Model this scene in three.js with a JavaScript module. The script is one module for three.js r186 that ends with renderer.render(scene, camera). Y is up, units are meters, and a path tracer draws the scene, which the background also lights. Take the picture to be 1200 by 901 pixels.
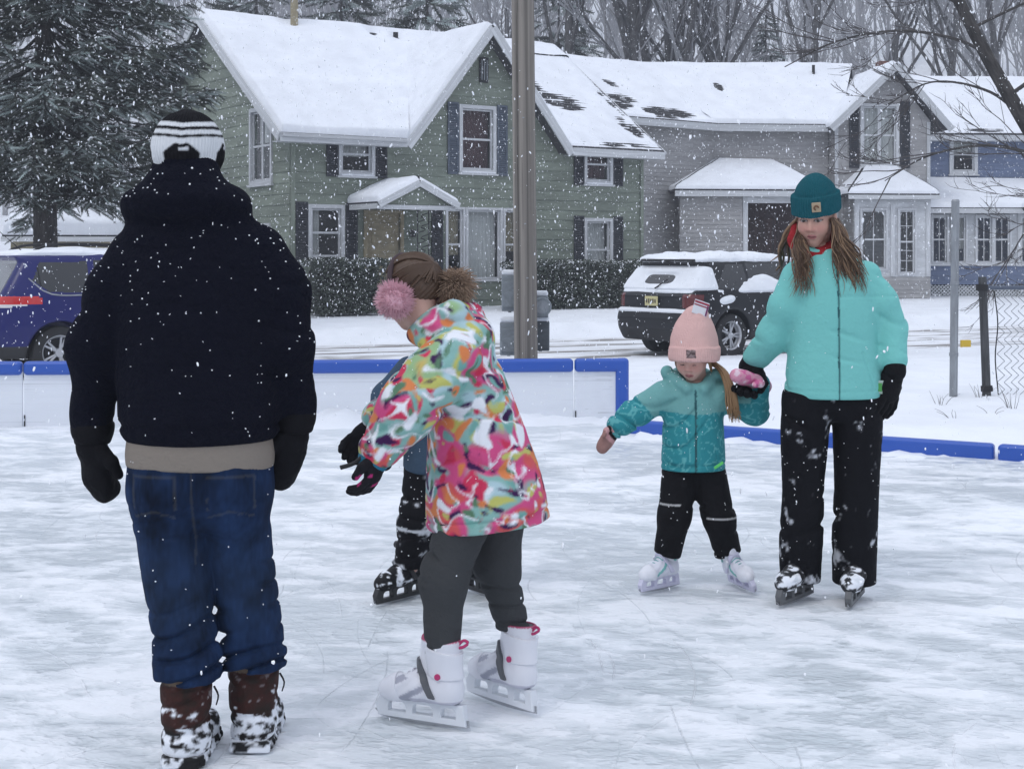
import * as THREE from 'three';
import { mergeGeometries } from 'three/addons/utils/BufferGeometryUtils.js';
import { RoundedBoxGeometry } from 'three/addons/geometries/RoundedBoxGeometry.js';
import { ImprovedNoise } from 'three/addons/math/ImprovedNoise.js';

// ------------------------------------------------------------------ camera, sky, sun, exposure
const scene = new THREE.Scene();
const EYE = 1.42;
const camera = new THREE.PerspectiveCamera(2 * Math.atan(601 / 1700) * 180 / Math.PI, 1200 / 1202, 0.1, 1500);
camera.position.set(0, EYE, 0);
camera.lookAt(0, EYE, -10);
camera.setViewOffset(1200, 1202, 0, 301, 1200, 901);      // level lens, shifted down
scene.add(camera);

const SKYW = 64, SKYH = 32, skyData = new Float32Array(SKYW * SKYH * 4);
for (let j = 0; j < SKYH; j++) for (let i = 0; i < SKYW; i++) {
  const el = ((j + 0.5) / SKYH - 0.5) * Math.PI, s = Math.max(0, Math.sin(el));
  const L = 0.62 * (1 + 1.1 * s), o = (j * SKYW + i) * 4;
  skyData[o] = L * 0.90; skyData[o + 1] = L * 0.965; skyData[o + 2] = L * 1.12; skyData[o + 3] = 1;
}
const sky = new THREE.DataTexture(skyData, SKYW, SKYH, THREE.RGBAFormat, THREE.FloatType);
sky.mapping = THREE.EquirectangularReflectionMapping; sky.magFilter = THREE.LinearFilter; sky.needsUpdate = true;
scene.background = sky; scene.environment = sky;
const sun = new THREE.DirectionalLight(new THREE.Color(1, 0.97, 0.93), 0.75);
sun.position.set(-20, 46, 14); sun.castShadow = true; sun.shadow.radius = 40;
sun.shadow.mapSize.set(2048, 2048);
Object.assign(sun.shadow.camera, { left: -45, right: 45, top: 45, bottom: -60, near: 1, far: 200 });
sun.target.position.set(0, 0, -14); scene.add(sun); scene.add(sun.target);
const renderer = new THREE.WebGLRenderer({ antialias: true });
renderer.toneMapping = THREE.LinearToneMapping;
renderer.toneMappingExposure = 1.10;
renderer.shadowMap.enabled = true;
renderer.setSize(1024, 768);
scene.fog = new THREE.FogExp2(new THREE.Color(0.80, 0.85, 0.95), 0.0027);

// ------------------------------------------------------------------ helpers
let seed = 7;
function rnd() { seed = (seed + 0x6D2B79F5) | 0; let t = Math.imul(seed ^ (seed >>> 15), 1 | seed); t = (t + Math.imul(t ^ (t >>> 7), 61 | t)) ^ t; return ((t ^ (t >>> 14)) >>> 0) / 4294967296; }
const rr = (a, b) => a + (b - a) * rnd();
const IN = new ImprovedNoise();
const noise = (x, y, z) => IN.noise(x + 31.7, y + 17.3, z + 53.1);
const fbm = (x, y, z, o = 4) => { let s = 0, a = 0.5; for (let i = 0; i < o; i++) { s += a * noise(x, y, z); x *= 2.03; y *= 2.03; z *= 2.03; a *= 0.5; } return s; };
const clamp = (v, a = 0, b = 1) => v < a ? a : v > b ? b : v;
const sstep = (a, b, v) => { const t = clamp((v - a) / (b - a)); return t * t * (3 - 2 * t); };
const mix = (a, b, t) => a + (b - a) * t;
const V3 = (x, y, z) => new THREE.Vector3(x, y, z);
const used = {};
function numbered(n) { const k = used[n] = (used[n] ?? -1) + 1; return k ? n + '_' + String(k).padStart(3, '0') : n; }
function shade(m) { m.castShadow = m.receiveShadow = true; return m; }
function part(name, geo, mat, parent) { const m = shade(new THREE.Mesh(geo, mat)); m.name = name; parent.add(m); return m; }
function stuffPart(name, geo, mat, parent) { const m = part(name, geo, mat, parent); m.userData.kind = 'stuff'; return m; }
function sub(name, parent) { const g = new THREE.Group(); g.name = name; parent.add(g); return g; }
function tag(o, label, category, group) { o.userData.label = label; o.userData.category = category; if (group) o.userData.group = group; return o; }
function thing(name, label, category, pos = [0, 0, 0], turn = 0, group) {
  const g = new THREE.Group(); g.name = numbered(name); g.position.set(...pos); g.rotation.y = turn; scene.add(g);
  return tag(g, label, category, group);
}
function single(name, geo, mat, label, category, group) { const m = shade(new THREE.Mesh(geo, mat)); m.name = numbered(name); scene.add(m); return tag(m, label, category, group); }
function structure(name, geo, mat, kind = 'structure') { const m = shade(new THREE.Mesh(geo, mat)); m.name = name; m.userData.kind = kind; scene.add(m); return m; }
function clean(g) { const o = g.index ? g.toNonIndexed() : g; for (const k of Object.keys(o.attributes)) if (!['position', 'normal', 'uv'].includes(k)) o.deleteAttribute(k); return o; }
const merge = list => mergeGeometries(list.map(clean), false);
const at = (g, x, y, z) => { g.translate(x, y, z); return g; };
function bx(w, h, d, x = 0, y = 0, z = 0) { return at(new THREE.BoxGeometry(w, h, d), x, y, z); }
function rbx(w, h, d, x = 0, y = 0, z = 0, r = 0.012, s = 2) { return at(new RoundedBoxGeometry(w, h, d, s, Math.min(r, w / 2.1, h / 2.1, d / 2.1)), x, y, z); }
function cyl(a, b, ra, rb = ra, n = 10) {                 // a rod from a to b
  const A = V3(...a), B = V3(...b), d = B.clone().sub(A), g = new THREE.CylinderGeometry(rb, ra, d.length(), n, 1);
  g.applyQuaternion(new THREE.Quaternion().setFromUnitVectors(V3(0, 1, 0), d.clone().normalize()));
  return at(g, (A.x + B.x) / 2, (A.y + B.y) / 2, (A.z + B.z) / 2);
}
function beam(p, q, w, h) {                               // square bar from p to q; h is the upright size
  const A = V3(...p), B = V3(...q), d = B.clone().sub(A), L = d.length(), X = d.clone().normalize();
  const Z = V3(0, 1, 0).cross(X).negate().normalize(); if (Z.length() < 0.1) Z.set(0, 0, 1); const Y = Z.clone().cross(X);
  const g = new THREE.BoxGeometry(L, h, w); g.applyMatrix4(new THREE.Matrix4().makeBasis(X, Y, Z));
  const c = A.add(B).multiplyScalar(0.5); return at(g, c.x, c.y, c.z);
}
function tube(pts, r0, r1 = r0, n = 6, seg) {             // tapering tube through points
  const c = new THREE.CatmullRomCurve3(pts.map(p => Array.isArray(p) ? V3(...p) : p)), S = seg || pts.length * 3;
  const fr = c.computeFrenetFrames(S, false), pos = [], nor = [], uv = [], idx = [], P = V3(), N = V3();
  const len = c.getLength();
  for (let i = 0; i <= S; i++) {
    c.getPointAt(i / S, P); const r = typeof r0 === 'function' ? r0(i / S) : mix(r0, r1, i / S);
    for (let j = 0; j <= n; j++) {
      const a = j / n * Math.PI * 2; N.copy(fr.normals[i]).multiplyScalar(Math.cos(a)).addScaledVector(fr.binormals[i], Math.sin(a));
      pos.push(P.x + N.x * r, P.y + N.y * r, P.z + N.z * r); nor.push(N.x, N.y, N.z); uv.push(j / n * 6.28 * r, i / S * len);
    }
  }
  for (let i = 0; i < S; i++) for (let j = 0; j < n; j++) { const a = i * (n + 1) + j, b = a + n + 1; idx.push(a, a + 1, b, b, a + 1, b + 1); }
  return geom(pos, nor, uv, idx);
}
function geom(pos, nor, uv, idx, col) {
  const g = new THREE.BufferGeometry();
  g.setAttribute('position', new THREE.Float32BufferAttribute(pos, 3));
  if (uv) g.setAttribute('uv', new THREE.Float32BufferAttribute(uv, 2));
  if (col) g.setAttribute('color', new THREE.Float32BufferAttribute(col, 3));
  if (idx) g.setIndex(idx);
  if (nor) g.setAttribute('normal', new THREE.Float32BufferAttribute(nor, 3)); else g.computeVertexNormals();
  return g;
}

// ------------------------------------------------------------------ textures and materials
function lattice(n, sd) { const a = new Float32Array(n * n); let s = sd * 7919 + 13; for (let i = 0; i < n * n; i++) { s = (Math.imul(s, 1664525) + 1013904223) >>> 0; a[i] = s / 4294967296; } return a; }
function tileNoise(nx, ny, sd) {                           // value noise that wraps
  const N = Math.max(nx, ny), L = lattice(N, sd);
  return (u, v) => {
    const x = u * nx, y = v * ny, xi = Math.floor(x), yi = Math.floor(y); let fx = x - xi, fy = y - yi; fx = fx * fx * (3 - 2 * fx); fy = fy * fy * (3 - 2 * fy);
    const x0 = ((xi % nx) + nx) % nx, x1 = (x0 + 1) % nx, y0 = ((yi % ny) + ny) % ny, y1 = (y0 + 1) % ny;
    return mix(mix(L[y0 * N + x0], L[y0 * N + x1], fx), mix(L[y1 * N + x0], L[y1 * N + x1], fx), fy);
  };
}
function tileFbm(nx, ny, sd, oct = 4, gain = 0.5) {
  const fs = []; for (let i = 0; i < oct; i++) fs.push(tileNoise(nx << i, ny << i, sd + i * 11));
  return (u, v) => { let s = 0, a = 1, t = 0; for (const f of fs) { s += a * f(u, v); t += a; a *= gain; } return s / t; };
}
function texture(n, fn, tile, srgb = false) {              // fn(u, v) -> [r, g, b] 0..1
  const d = new Uint8Array(n * n * 4);
  for (let j = 0; j < n; j++) for (let i = 0; i < n; i++) {
    const c = fn(i / n, j / n), o = (j * n + i) * 4, m = typeof c === 'number' ? [c, c, c] : c;
    d[o] = clamp(m[0]) * 255; d[o + 1] = clamp(m[1]) * 255; d[o + 2] = clamp(m[2]) * 255; d[o + 3] = 255;
  }
  const t = new THREE.DataTexture(d, n, n, THREE.RGBAFormat); t.wrapS = t.wrapT = THREE.RepeatWrapping; t.magFilter = THREE.LinearFilter; t.minFilter = THREE.LinearMipmapLinearFilter; t.generateMipmaps = true;
  t.repeat.set(1 / tile, 1 / tile); if (srgb) t.colorSpace = THREE.SRGBColorSpace; t.needsUpdate = true; return t;
}
const std = (r, g, b, rough = 0.8, o = {}) => new THREE.MeshStandardMaterial({ color: new THREE.Color().setRGB(r, g, b), roughness: rough, ...o });
const phys = (r, g, b, rough = 0.8, o = {}) => new THREE.MeshPhysicalMaterial({ color: new THREE.Color().setRGB(r, g, b), roughness: rough, ...o });

const weave = texture(128, (u, v) => { const a = Math.sin(u * 128 * Math.PI / 2) * 0.5 + 0.5, b = Math.sin(v * 128 * Math.PI / 2) * 0.5 + 0.5; return (Math.floor(u * 32) + Math.floor(v * 32)) % 2 ? a : b; }, 0.06);
const fGrain = tileFbm(8, 8, 3, 5, 0.65);
const cloth = texture(256, (u, v) => fGrain(u, v), 0.12);
const fSnow = tileFbm(6, 6, 5, 6, 0.6);
const snowBump = texture(512, (u, v) => fSnow(u, v), 1.6);
const snowTint = texture(512, (u, v) => { const k = 0.93 + 0.07 * fSnow(u, v); return [k, k, k]; }, 2.7, true);
const fWoodA = tileFbm(24, 1, 9, 5, 0.7), fWoodB = tileFbm(3, 2, 19, 4);
const woodTone = texture(512, (u, v) => { const k = 0.45 + 0.62 * fWoodA(u, v) * (0.7 + 0.5 * fWoodB(u, v)) + (fWoodA(u * 2, v) > 0.72 ? -0.25 : 0); return [k, k * 0.97, k * 0.93]; }, 1, true);
const woodBump = texture(512, (u, v) => fWoodA(u, v), 1);
const fBark = tileFbm(10, 3, 23, 5, 0.7);
const barkBump = texture(256, (u, v) => fBark(u, v), 0.5);
const barkTone = texture(256, (u, v) => { const k = 0.35 + 0.75 * fBark(u, v); return [k, k, k]; }, 0.5, true);
const fPaint = tileFbm(5, 14, 31, 5, 0.6);
const paintTone = texture(512, (u, v) => { const k = 0.80 + 0.26 * fPaint(u, v); return [k, k, k]; }, 1.3, true);
const paintBump = texture(256, (u, v) => fPaint(u, v), 0.8);

const fSc = tileNoise(2, 70, 201), fSc2 = tileNoise(5, 130, 211), fSc3 = tileFbm(4, 4, 223, 5, 0.6);
const scuff = texture(512, (u, v) => { const q = Math.max(0, fSc(u, v) - 0.80) * 1.6 + Math.max(0, fSc2(u, v + u * 0.0) - 0.86) * 2.4, k = 0.95 + 0.06 * fSc3(u, v) - q * (fSc3(v, u) > 0.55 ? 0.35 : 0.04); return [k, k, k * 1.01]; }, 1.1, true);
const M = {
  snow: std(0.86, 0.89, 0.93, 0.92, { bumpMap: snowBump, bumpScale: 0.012, map: snowTint }),
  roofSnow: std(0.86, 0.89, 0.94, 0.92, { bumpMap: snowBump, bumpScale: 0.02, map: snowTint }),
  flake: std(0.90, 0.92, 0.95, 0.9),
  shingle: std(0.06, 0.06, 0.065, 0.9, { bumpMap: paintBump, bumpScale: 0.004 }),
  white: std(0.66, 0.68, 0.70, 0.6, { map: paintTone }),
  trim: std(0.58, 0.60, 0.62, 0.6, { map: paintTone }),
  shutterDark: std(0.028, 0.031, 0.04, 0.6, { map: paintTone }),
  shutterBlue: std(0.10, 0.125, 0.165, 0.6, { map: paintTone }),
  glass: phys(0.92, 0.95, 0.96, 0.03, { transmission: 1, thickness: 0, ior: 1.5 }),
  curtain: std(0.50, 0.50, 0.48, 0.95, { side: THREE.DoubleSide }),
  curtainRed: std(0.065, 0.028, 0.03, 0.95, { side: THREE.DoubleSide }),
  iron: std(0.015, 0.015, 0.017, 0.5),
  galv: std(0.34, 0.36, 0.38, 0.5, { metalness: 0.5, map: paintTone }),
  boxGrey: std(0.25, 0.28, 0.30, 0.6, { map: paintTone }),
  boxDark: std(0.10, 0.115, 0.125, 0.6, { map: paintTone }),
  pole: std(0.36, 0.35, 0.34, 0.9, { map: woodTone, bumpMap: woodBump, bumpScale: 0.012 }),
  bark: std(0.10, 0.092, 0.088, 0.95, { map: barkTone, bumpMap: barkBump, bumpScale: 0.02 }),
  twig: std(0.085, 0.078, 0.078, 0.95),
  hazeTwig: std(0.32, 0.32, 0.335, 0.95),  // snow-dusted twigs paled further: distance haze put into the colour
  dark: std(0.02, 0.02, 0.022, 0.8),
  tyre: std(0.018, 0.018, 0.019, 0.85),
  blue: phys(0.016, 0.085, 0.42, 0.38, { clearcoat: 0.2 }),
  board: std(0.78, 0.81, 0.84, 0.35, { map: scuff }),
  brick: std(0.16, 0.075, 0.06, 0.9, { bumpMap: paintBump, bumpScale: 0.006 }),
  tan: std(0.36, 0.31, 0.20, 0.7, { map: paintTone }),
  doorBrown: std(0.08, 0.035, 0.03, 0.6, { map: woodTone }),
};

// ------------------------------------------------------------------ solid fields (for people, cars, boots) and their meshing
const smin = (a, b, k) => { const h = Math.max(k - Math.abs(a - b), 0) / k; return Math.min(a, b) - h * h * k * 0.25; };
const smax = (a, b, k) => -smin(-a, -b, k);
function cap(a, b, ra, rb = ra) {
  const [ax, ay, az] = a, dx = b[0] - ax, dy = b[1] - ay, dz = b[2] - az, L = dx * dx + dy * dy + dz * dz || 1e-9;
  return (x, y, z) => { x -= ax; y -= ay; z -= az; const t = clamp((x * dx + y * dy + z * dz) / L); return Math.hypot(x - t * dx, y - t * dy, z - t * dz) - (ra + (rb - ra) * t); };
}
function chain(pts, rs, k = 0.03) { const f = []; for (let i = 0; i + 1 < pts.length; i++) f.push(cap(pts[i], pts[i + 1], rs[i], rs[i + 1])); return join(f, k); }
function ell(c, r) {
  const [cx, cy, cz] = c, [rx, ry, rz] = r;
  return (x, y, z) => { x -= cx; y -= cy; z -= cz; const k0 = Math.hypot(x / rx, y / ry, z / rz), k1 = Math.hypot(x / rx / rx, y / ry / ry, z / rz / rz); return k1 < 1e-6 ? -Math.min(rx, ry, rz) : k0 * (k0 - 1) / k1; };
}
function join(fs, k = 0.03) { return (x, y, z) => { let d = fs[0](x, y, z); for (let i = 1; i < fs.length; i++) { const e = fs[i](x, y, z); d = e - d > k ? d : smin(d, e, k); } return d; }; }
function cr(T, i, t, c) { const a = T[Math.max(i - 1, 0)][c], b = T[i][c], d = T[i + 1][c], e = T[Math.min(i + 2, T.length - 1)][c]; return 0.5 * (2 * b + (d - a) * t + (2 * a - 5 * b + 4 * d - e) * t * t + (3 * b - a - 3 * d + e) * t * t * t); }
function loft(T, k = 0.02, ex = 2) {                      // rows [y, cx, cz, rx, rz] rising in y
  const n = T.length, y0 = T[0][0], y1 = T[n - 1][0];
  return (x, y, z) => {
    const yc = clamp(y, y0, y1); let i = 0; while (i < n - 2 && yc > T[i + 1][0]) i++;
    const t = (yc - T[i][0]) / (T[i + 1][0] - T[i][0]);
    const rx = Math.max(0.004, cr(T, i, t, 3)), rz = Math.max(0.004, cr(T, i, t, 4)), qx = Math.abs(x - cr(T, i, t, 1)) / rx, qz = Math.abs(z - cr(T, i, t, 2)) / rz;
    const q = ex === 2 ? Math.hypot(qx, qz) : Math.pow(Math.pow(qx, ex) + Math.pow(qz, ex), 1 / ex);
    return smax((q - 1) * Math.min(rx, rz), Math.max(y0 - y, y - y1), k);
  };
}
function nets(f, lo, hi, h, opt = {}) {
  const nx = Math.ceil((hi[0] - lo[0]) / h) + 1, ny = Math.ceil((hi[1] - lo[1]) / h) + 1, nz = Math.ceil((hi[2] - lo[2]) / h) + 1, nxy = nx * ny;
  const F = new Float32Array(nxy * nz);
  const fill = (x0, y0, z0, B) => {                        // coarse blocks first, cells only near the surface
    const v = f(lo[0] + (x0 + B / 2) * h, lo[1] + (y0 + B / 2) * h, lo[2] + (z0 + B / 2) * h), x1 = Math.min(x0 + B, nx), y1 = Math.min(y0 + B, ny), z1 = Math.min(z0 + B, nz);
    if (Math.abs(v) > B * h * 0.87 * 1.5 + 0.01 + h * 2) { for (let k = z0; k < z1; k++) for (let j = y0; j < y1; j++) F.fill(v, x0 + j * nx + k * nxy, x1 + j * nx + k * nxy); return; }
    if (B > 4) { const c = B / 4; for (let k = z0; k < z1; k += c) for (let j = y0; j < y1; j += c) for (let i = x0; i < x1; i += c) fill(i, j, k, c); return; }
    for (let k = z0; k < z1; k++) for (let j = y0; j < y1; j++) for (let i = x0; i < x1; i++) F[i + j * nx + k * nxy] = f(lo[0] + i * h, lo[1] + j * h, lo[2] + k * h);
  };
  for (let k = 0; k < nz; k += 16) for (let j = 0; j < ny; j += 16) for (let i = 0; i < nx; i += 16) fill(i, j, k, 16);
  const id = new Int32Array(nxy * nz).fill(-1), P = [], N = [], e = h * 0.4;
  const off = [0, 1, nx, nx + 1, nxy, nxy + 1, nxy + nx, nxy + nx + 1], E = [[0, 1], [2, 3], [4, 5], [6, 7], [0, 2], [1, 3], [4, 6], [5, 7], [0, 4], [1, 5], [2, 6], [3, 7]];
  for (let k = 0; k < nz - 1; k++) for (let j = 0; j < ny - 1; j++) for (let i = 0; i < nx - 1; i++) {
    const o = i + j * nx + k * nxy; let m = 0; for (let c = 0; c < 8; c++) if (F[o + off[c]] < 0) m |= 1 << c;
    if (m === 0 || m === 255) continue;
    let sx = 0, sy = 0, sz = 0, n = 0;
    for (const [a, b] of E) { if (((m >> a) & 1) === ((m >> b) & 1)) continue; const va = F[o + off[a]], vb = F[o + off[b]], t = va / (va - vb); sx += mix(a & 1, b & 1, t); sy += mix((a >> 1) & 1, (b >> 1) & 1, t); sz += mix(a >> 2, b >> 2, t); n++; }
    let x = lo[0] + (i + sx / n) * h, y = lo[1] + (j + sy / n) * h, z = lo[2] + (k + sz / n) * h;
    let gx, gy, gz, L;
    for (let it = 0; it < 2; it++) {
      const a = f(x + e, y - e, z - e), b = f(x - e, y - e, z + e), c = f(x - e, y + e, z - e), w = f(x + e, y + e, z + e); gx = a - b - c + w; gy = c + w - a - b; gz = b + w - a - c; L = Math.hypot(gx, gy, gz) || 1e-9;
      if (it === 0) { const d = clamp((a + b + c + w) * e / L, -h * 0.7, h * 0.7); x -= d * gx / L; y -= d * gy / L; z -= d * gz / L; }
    }
    id[o] = P.length / 3; P.push(x, y, z); N.push(gx / L, gy / L, gz / L);
  }
  const col = opt.color ? new Float32Array(P.length) : null;
  if (col) for (let v = 0; v < P.length / 3; v++) { const c = opt.color(P[v * 3], P[v * 3 + 1], P[v * 3 + 2], N[v * 3], N[v * 3 + 1], N[v * 3 + 2]); col[v * 3] = c[0]; col[v * 3 + 1] = c[1]; col[v * 3 + 2] = c[2]; }
  const outs = [];
  const quad = (a, b, c, d, flip) => {
    if (a < 0 || b < 0 || c < 0 || d < 0) return;
    const q = flip ? [a, d, c, b] : [a, b, c, d];
    let mx = 0, my = 0, mz = 0, X = 0, Y = 0, Z = 0; for (const v of q) { mx += N[v * 3]; my += N[v * 3 + 1]; mz += N[v * 3 + 2]; X += P[v * 3] / 4; Y += P[v * 3 + 1] / 4; Z += P[v * 3 + 2] / 4; }
    const ax = Math.abs(mx), ay = Math.abs(my), az = Math.abs(mz), cls = opt.split ? opt.split(X, Y, Z, mx / 4, my / 4, mz / 4) : 0;
    const O = outs[cls] || (outs[cls] = { p: [], n: [], u: [], c: [], i: [] }), s = O.p.length / 3;
    for (const v of q) {
      const x = P[v * 3], y = P[v * 3 + 1], z = P[v * 3 + 2];
      O.p.push(x, y, z); O.n.push(N[v * 3], N[v * 3 + 1], N[v * 3 + 2]); if (col) O.c.push(col[v * 3], col[v * 3 + 1], col[v * 3 + 2]);
      if (ax >= ay && ax >= az) O.u.push(z, y); else if (ay >= az) O.u.push(x, z); else O.u.push(x, y);
    }
    O.i.push(s, s + 1, s + 2, s, s + 2, s + 3);
  };
  for (let k = 1; k < nz - 1; k++) for (let j = 1; j < ny - 1; j++) for (let i = 1; i < nx - 1; i++) {
    const o = i + j * nx + k * nxy, s = F[o] < 0;
    if (s !== F[o + 1] < 0) quad(id[o - nx - nxy], id[o - nxy], id[o], id[o - nx], !s);
    if (s !== F[o + nx] < 0) quad(id[o - 1 - nxy], id[o - 1], id[o], id[o - nxy], !s);
    if (s !== F[o + nxy] < 0) quad(id[o - 1 - nx], id[o - nx], id[o], id[o - 1], !s);
  }
  const g = outs.map(O => O && geom(O.p, O.n, O.u, O.i, col ? O.c : null));
  return opt.split ? g : g[0];
}

// ------------------------------------------------------------------ ground, ice, road, hill
const RD = { x: 1.5, z: -25.5, a: 26 * Math.PI / 180, w: 2.7 };
const roadAcross = (x, z) => (x - RD.x) * Math.sin(RD.a) + (z - RD.z) * Math.cos(RD.a);   // positive on the rink side
const roadAlong = (x, z) => (x - RD.x) * Math.cos(RD.a) - (z - RD.z) * Math.sin(RD.a);
const sideOf = (x, z, ax, az, bx_, bz) => { const dx = bx_ - ax, dz = bz - az, L = Math.hypot(dx, dz); return (-(x - ax) * dz + (z - az) * dx) / L; };
function inRink(x, z) { const l = sideOf(x, z, -12, -11.62, 0.97, -12.57); return x > 0.93 ? Math.min(l, sideOf(x, z, 0.93, -11.66, 6, -8.57)) : l; }
function groundY(x, z) {
  const r = inRink(x, z), s = roadAcross(x, z), far = Math.hypot(x, z);
  const lump = 0.05 * fbm(x * 0.7, 0, z * 0.7, 3) + 0.03 * fbm(x * 2.6, 5, z * 2.6, 3);
  if (r > -0.02) {                                          // under the ice, with shaved snow heaped at the foot of the boards
    const heap = 0.055 + 0.30 * fbm(x * 1.5, 2, z * 1.5, 3) + 0.10 * noise(x * 7, 1, z * 7);
    return -0.06 + Math.max(0, heap + 0.05) * sstep(0.75, 0.02, r) * (x > 0.9 ? 0.6 : 0.9);
  }
  let y = mix(0.02, 0.13, sstep(0, 0.5, -r)) + lump * sstep(0, 0.6, -r);
  if (x < 1.2) y = mix(y, 0.05 + lump, 0.6);
  if (s < 9) y = mix(y, -0.17, sstep(9, RD.w + 0.3, s)) ;
  if (s < RD.w + 0.2 && s > -RD.w - 0.2) y = -0.215;
  if (s <= -RD.w - 0.2) {                                   // ploughed ridge, then lawns rising to the houses
    const q = -s - RD.w - 0.2, ridge = 0.13 * Math.exp(-((q - 0.6) * (q - 0.6)) / 0.35) * (0.7 + fbm(x, 3, z, 3));
    y = mix(-0.215, 0.0, sstep(0, 1.0, q)) + ridge + mix(0, 0.2, sstep(1, 9, q)) + mix(0, 0.22, sstep(8, 18, q)) + lump * 0.7;
  }
  if (far > 70) y += 46 * sstep(70, 230, far) * sstep(20, -60, z) + 2.2 * fbm(x * 0.02, 1, z * 0.02, 3) * sstep(70, 110, far);
  return y;
}
function axis(a, b, step, lo, hi, grow) { const v = []; for (let t = a; t <= b; t += step) v.push(t); let s = step, t = v[v.length - 1]; while (t < hi) { s *= grow; t += s; v.push(t); } s = step; t = a; while (t > lo) { s *= grow; t -= s; v.unshift(t); } return v; }
function sheet(xs, zs, hf, colf) {
  const p = [], u = [], ix = [], c = [], n = xs.length;
  for (const z of zs) for (const x of xs) { p.push(x, hf(x, z), z); u.push(x, z); if (colf) c.push(...colf(x, z)); }
  for (let j = 0; j + 1 < zs.length; j++) for (let i = 0; i + 1 < n; i++) { const a = j * n + i; ix.push(a, a + n, a + 1, a + 1, a + n, a + n + 1); }
  return geom(p, null, u, ix, colf ? c : null);
}
structure('snow_ground', sheet(axis(-9, 13, 0.11, -620, 620, 1.11), axis(-32, -8, 0.11, -620, 120, 1.1), groundY), M.snow);

{ // ice: grey-blue wet ice showing between scuffed patches of snow
  const a = tileFbm(5, 7, 41, 6, 0.58), b = tileFbm(13, 22, 57, 5, 0.6), c = tileFbm(3, 3, 71, 5, 0.55), s = tileNoise(3, 90, 83), s2 = tileNoise(5, 150, 97), w = tileFbm(4, 4, 111, 3), h = tileFbm(40, 60, 127, 4, 0.65), h2 = tileFbm(6, 9, 139, 4, 0.5);
  const cover = (u, v) => {
    const wu = u + 0.06 * w(v, u), wv = v + 0.05 * w(u, v);
    const k = 0.30 * a(wu, wv) + 0.42 * b(wu, wv) + 0.28 * c(u, v);
    const cut = Math.max(0, s(u, v + 0.07 * w(u, v)) - 0.74) * 1.1 + Math.max(0, s2(u + 0.3, v + 0.1 * w(v, u)) - 0.8) * 1.3;
    return 0.10 + 0.62 * sstep(0.42, 0.58, k) + 0.30 * sstep(0.46, 0.56, h(wu, wv) * 0.6 + k * 0.4) + 0.35 * (h(u, v) - 0.5) + 0.22 * Math.max(0, 1 - 9 * Math.abs(h2(wu, wv) - 0.5)) - cut * 0.5;
  };
  const N = 1152, K = new Float32Array(N * N); for (let j = 0; j < N; j++) for (let i = 0; i < N; i++) K[j * N + i] = clamp(cover(i / N, j / N));
  let cs = 5; const cr_ = () => (cs = (cs * 16807) % 2147483647) / 2147483647;   // curved blade cuts
  for (let q = 0; q < 170; q++) { let x = cr_() * N, y = cr_() * N, a = cr_() * 6.283, da = (cr_() - 0.5) * 0.008; const len = 90 + 330 * cr_(), s = cr_() < 0.6 ? 0.2 : -0.16, wd = cr_() < 0.3 ? 2 : 1; for (let i = 0; i < len; i++) { x += Math.cos(a); y += Math.sin(a); a += da; const t = s * Math.min(1, i / 30, (len - i) / 30); for (let e = 0; e < wd; e++) { const o = ((Math.round(y + e) % N + N) % N) * N + (Math.round(x) % N + N) % N; K[o] = clamp(K[o] + t); } } }
  const get = (u, v) => K[Math.round(v * N) % N * N + Math.round(u * N) % N];
  const T = 3.4;
  const tone = texture(N, (u, v) => { const k = get(u, v), g = 0.97 + 0.06 * a(v, u); return [mix(0.785, 0.925, k) * g, mix(0.815, 0.937, k) * g, mix(0.832, 0.953, k) * g]; }, T, true);
  const ro = texture(N, (u, v) => { const k = get(u, v); return [1, mix(0.30, 0.92, sstep(0.15, 0.7, k)), 0]; }, T);
  const bu = texture(N, (u, v) => get(u, v) * 0.6 + 0.4 * h(u, v), T);
  for (const t of [tone, ro, bu]) t.rotation = 0.12;
  const ice = std(1, 1, 1, 1, { map: tone, roughnessMap: ro, bumpMap: bu, bumpScale: 0.02, vertexColors: true });
  const xs = [], zs = []; for (let x = -10; x <= 7.5; x += 0.1) xs.push(x); for (let z = -12.75; z <= 5; z += 0.1) zs.push(z);
  structure('ice', sheet(xs, zs, (x, z) => 0.006 * fbm(x * 1.3, 0, z * 2.6, 3) + 0.004 * noise(x * 4, 1, z * 9), (x, z) => { const k = 0.95 + 0.16 * fbm(x * 0.5, 7, z * 0.8, 4); return [k, k, k]; }), ice);
}
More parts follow.
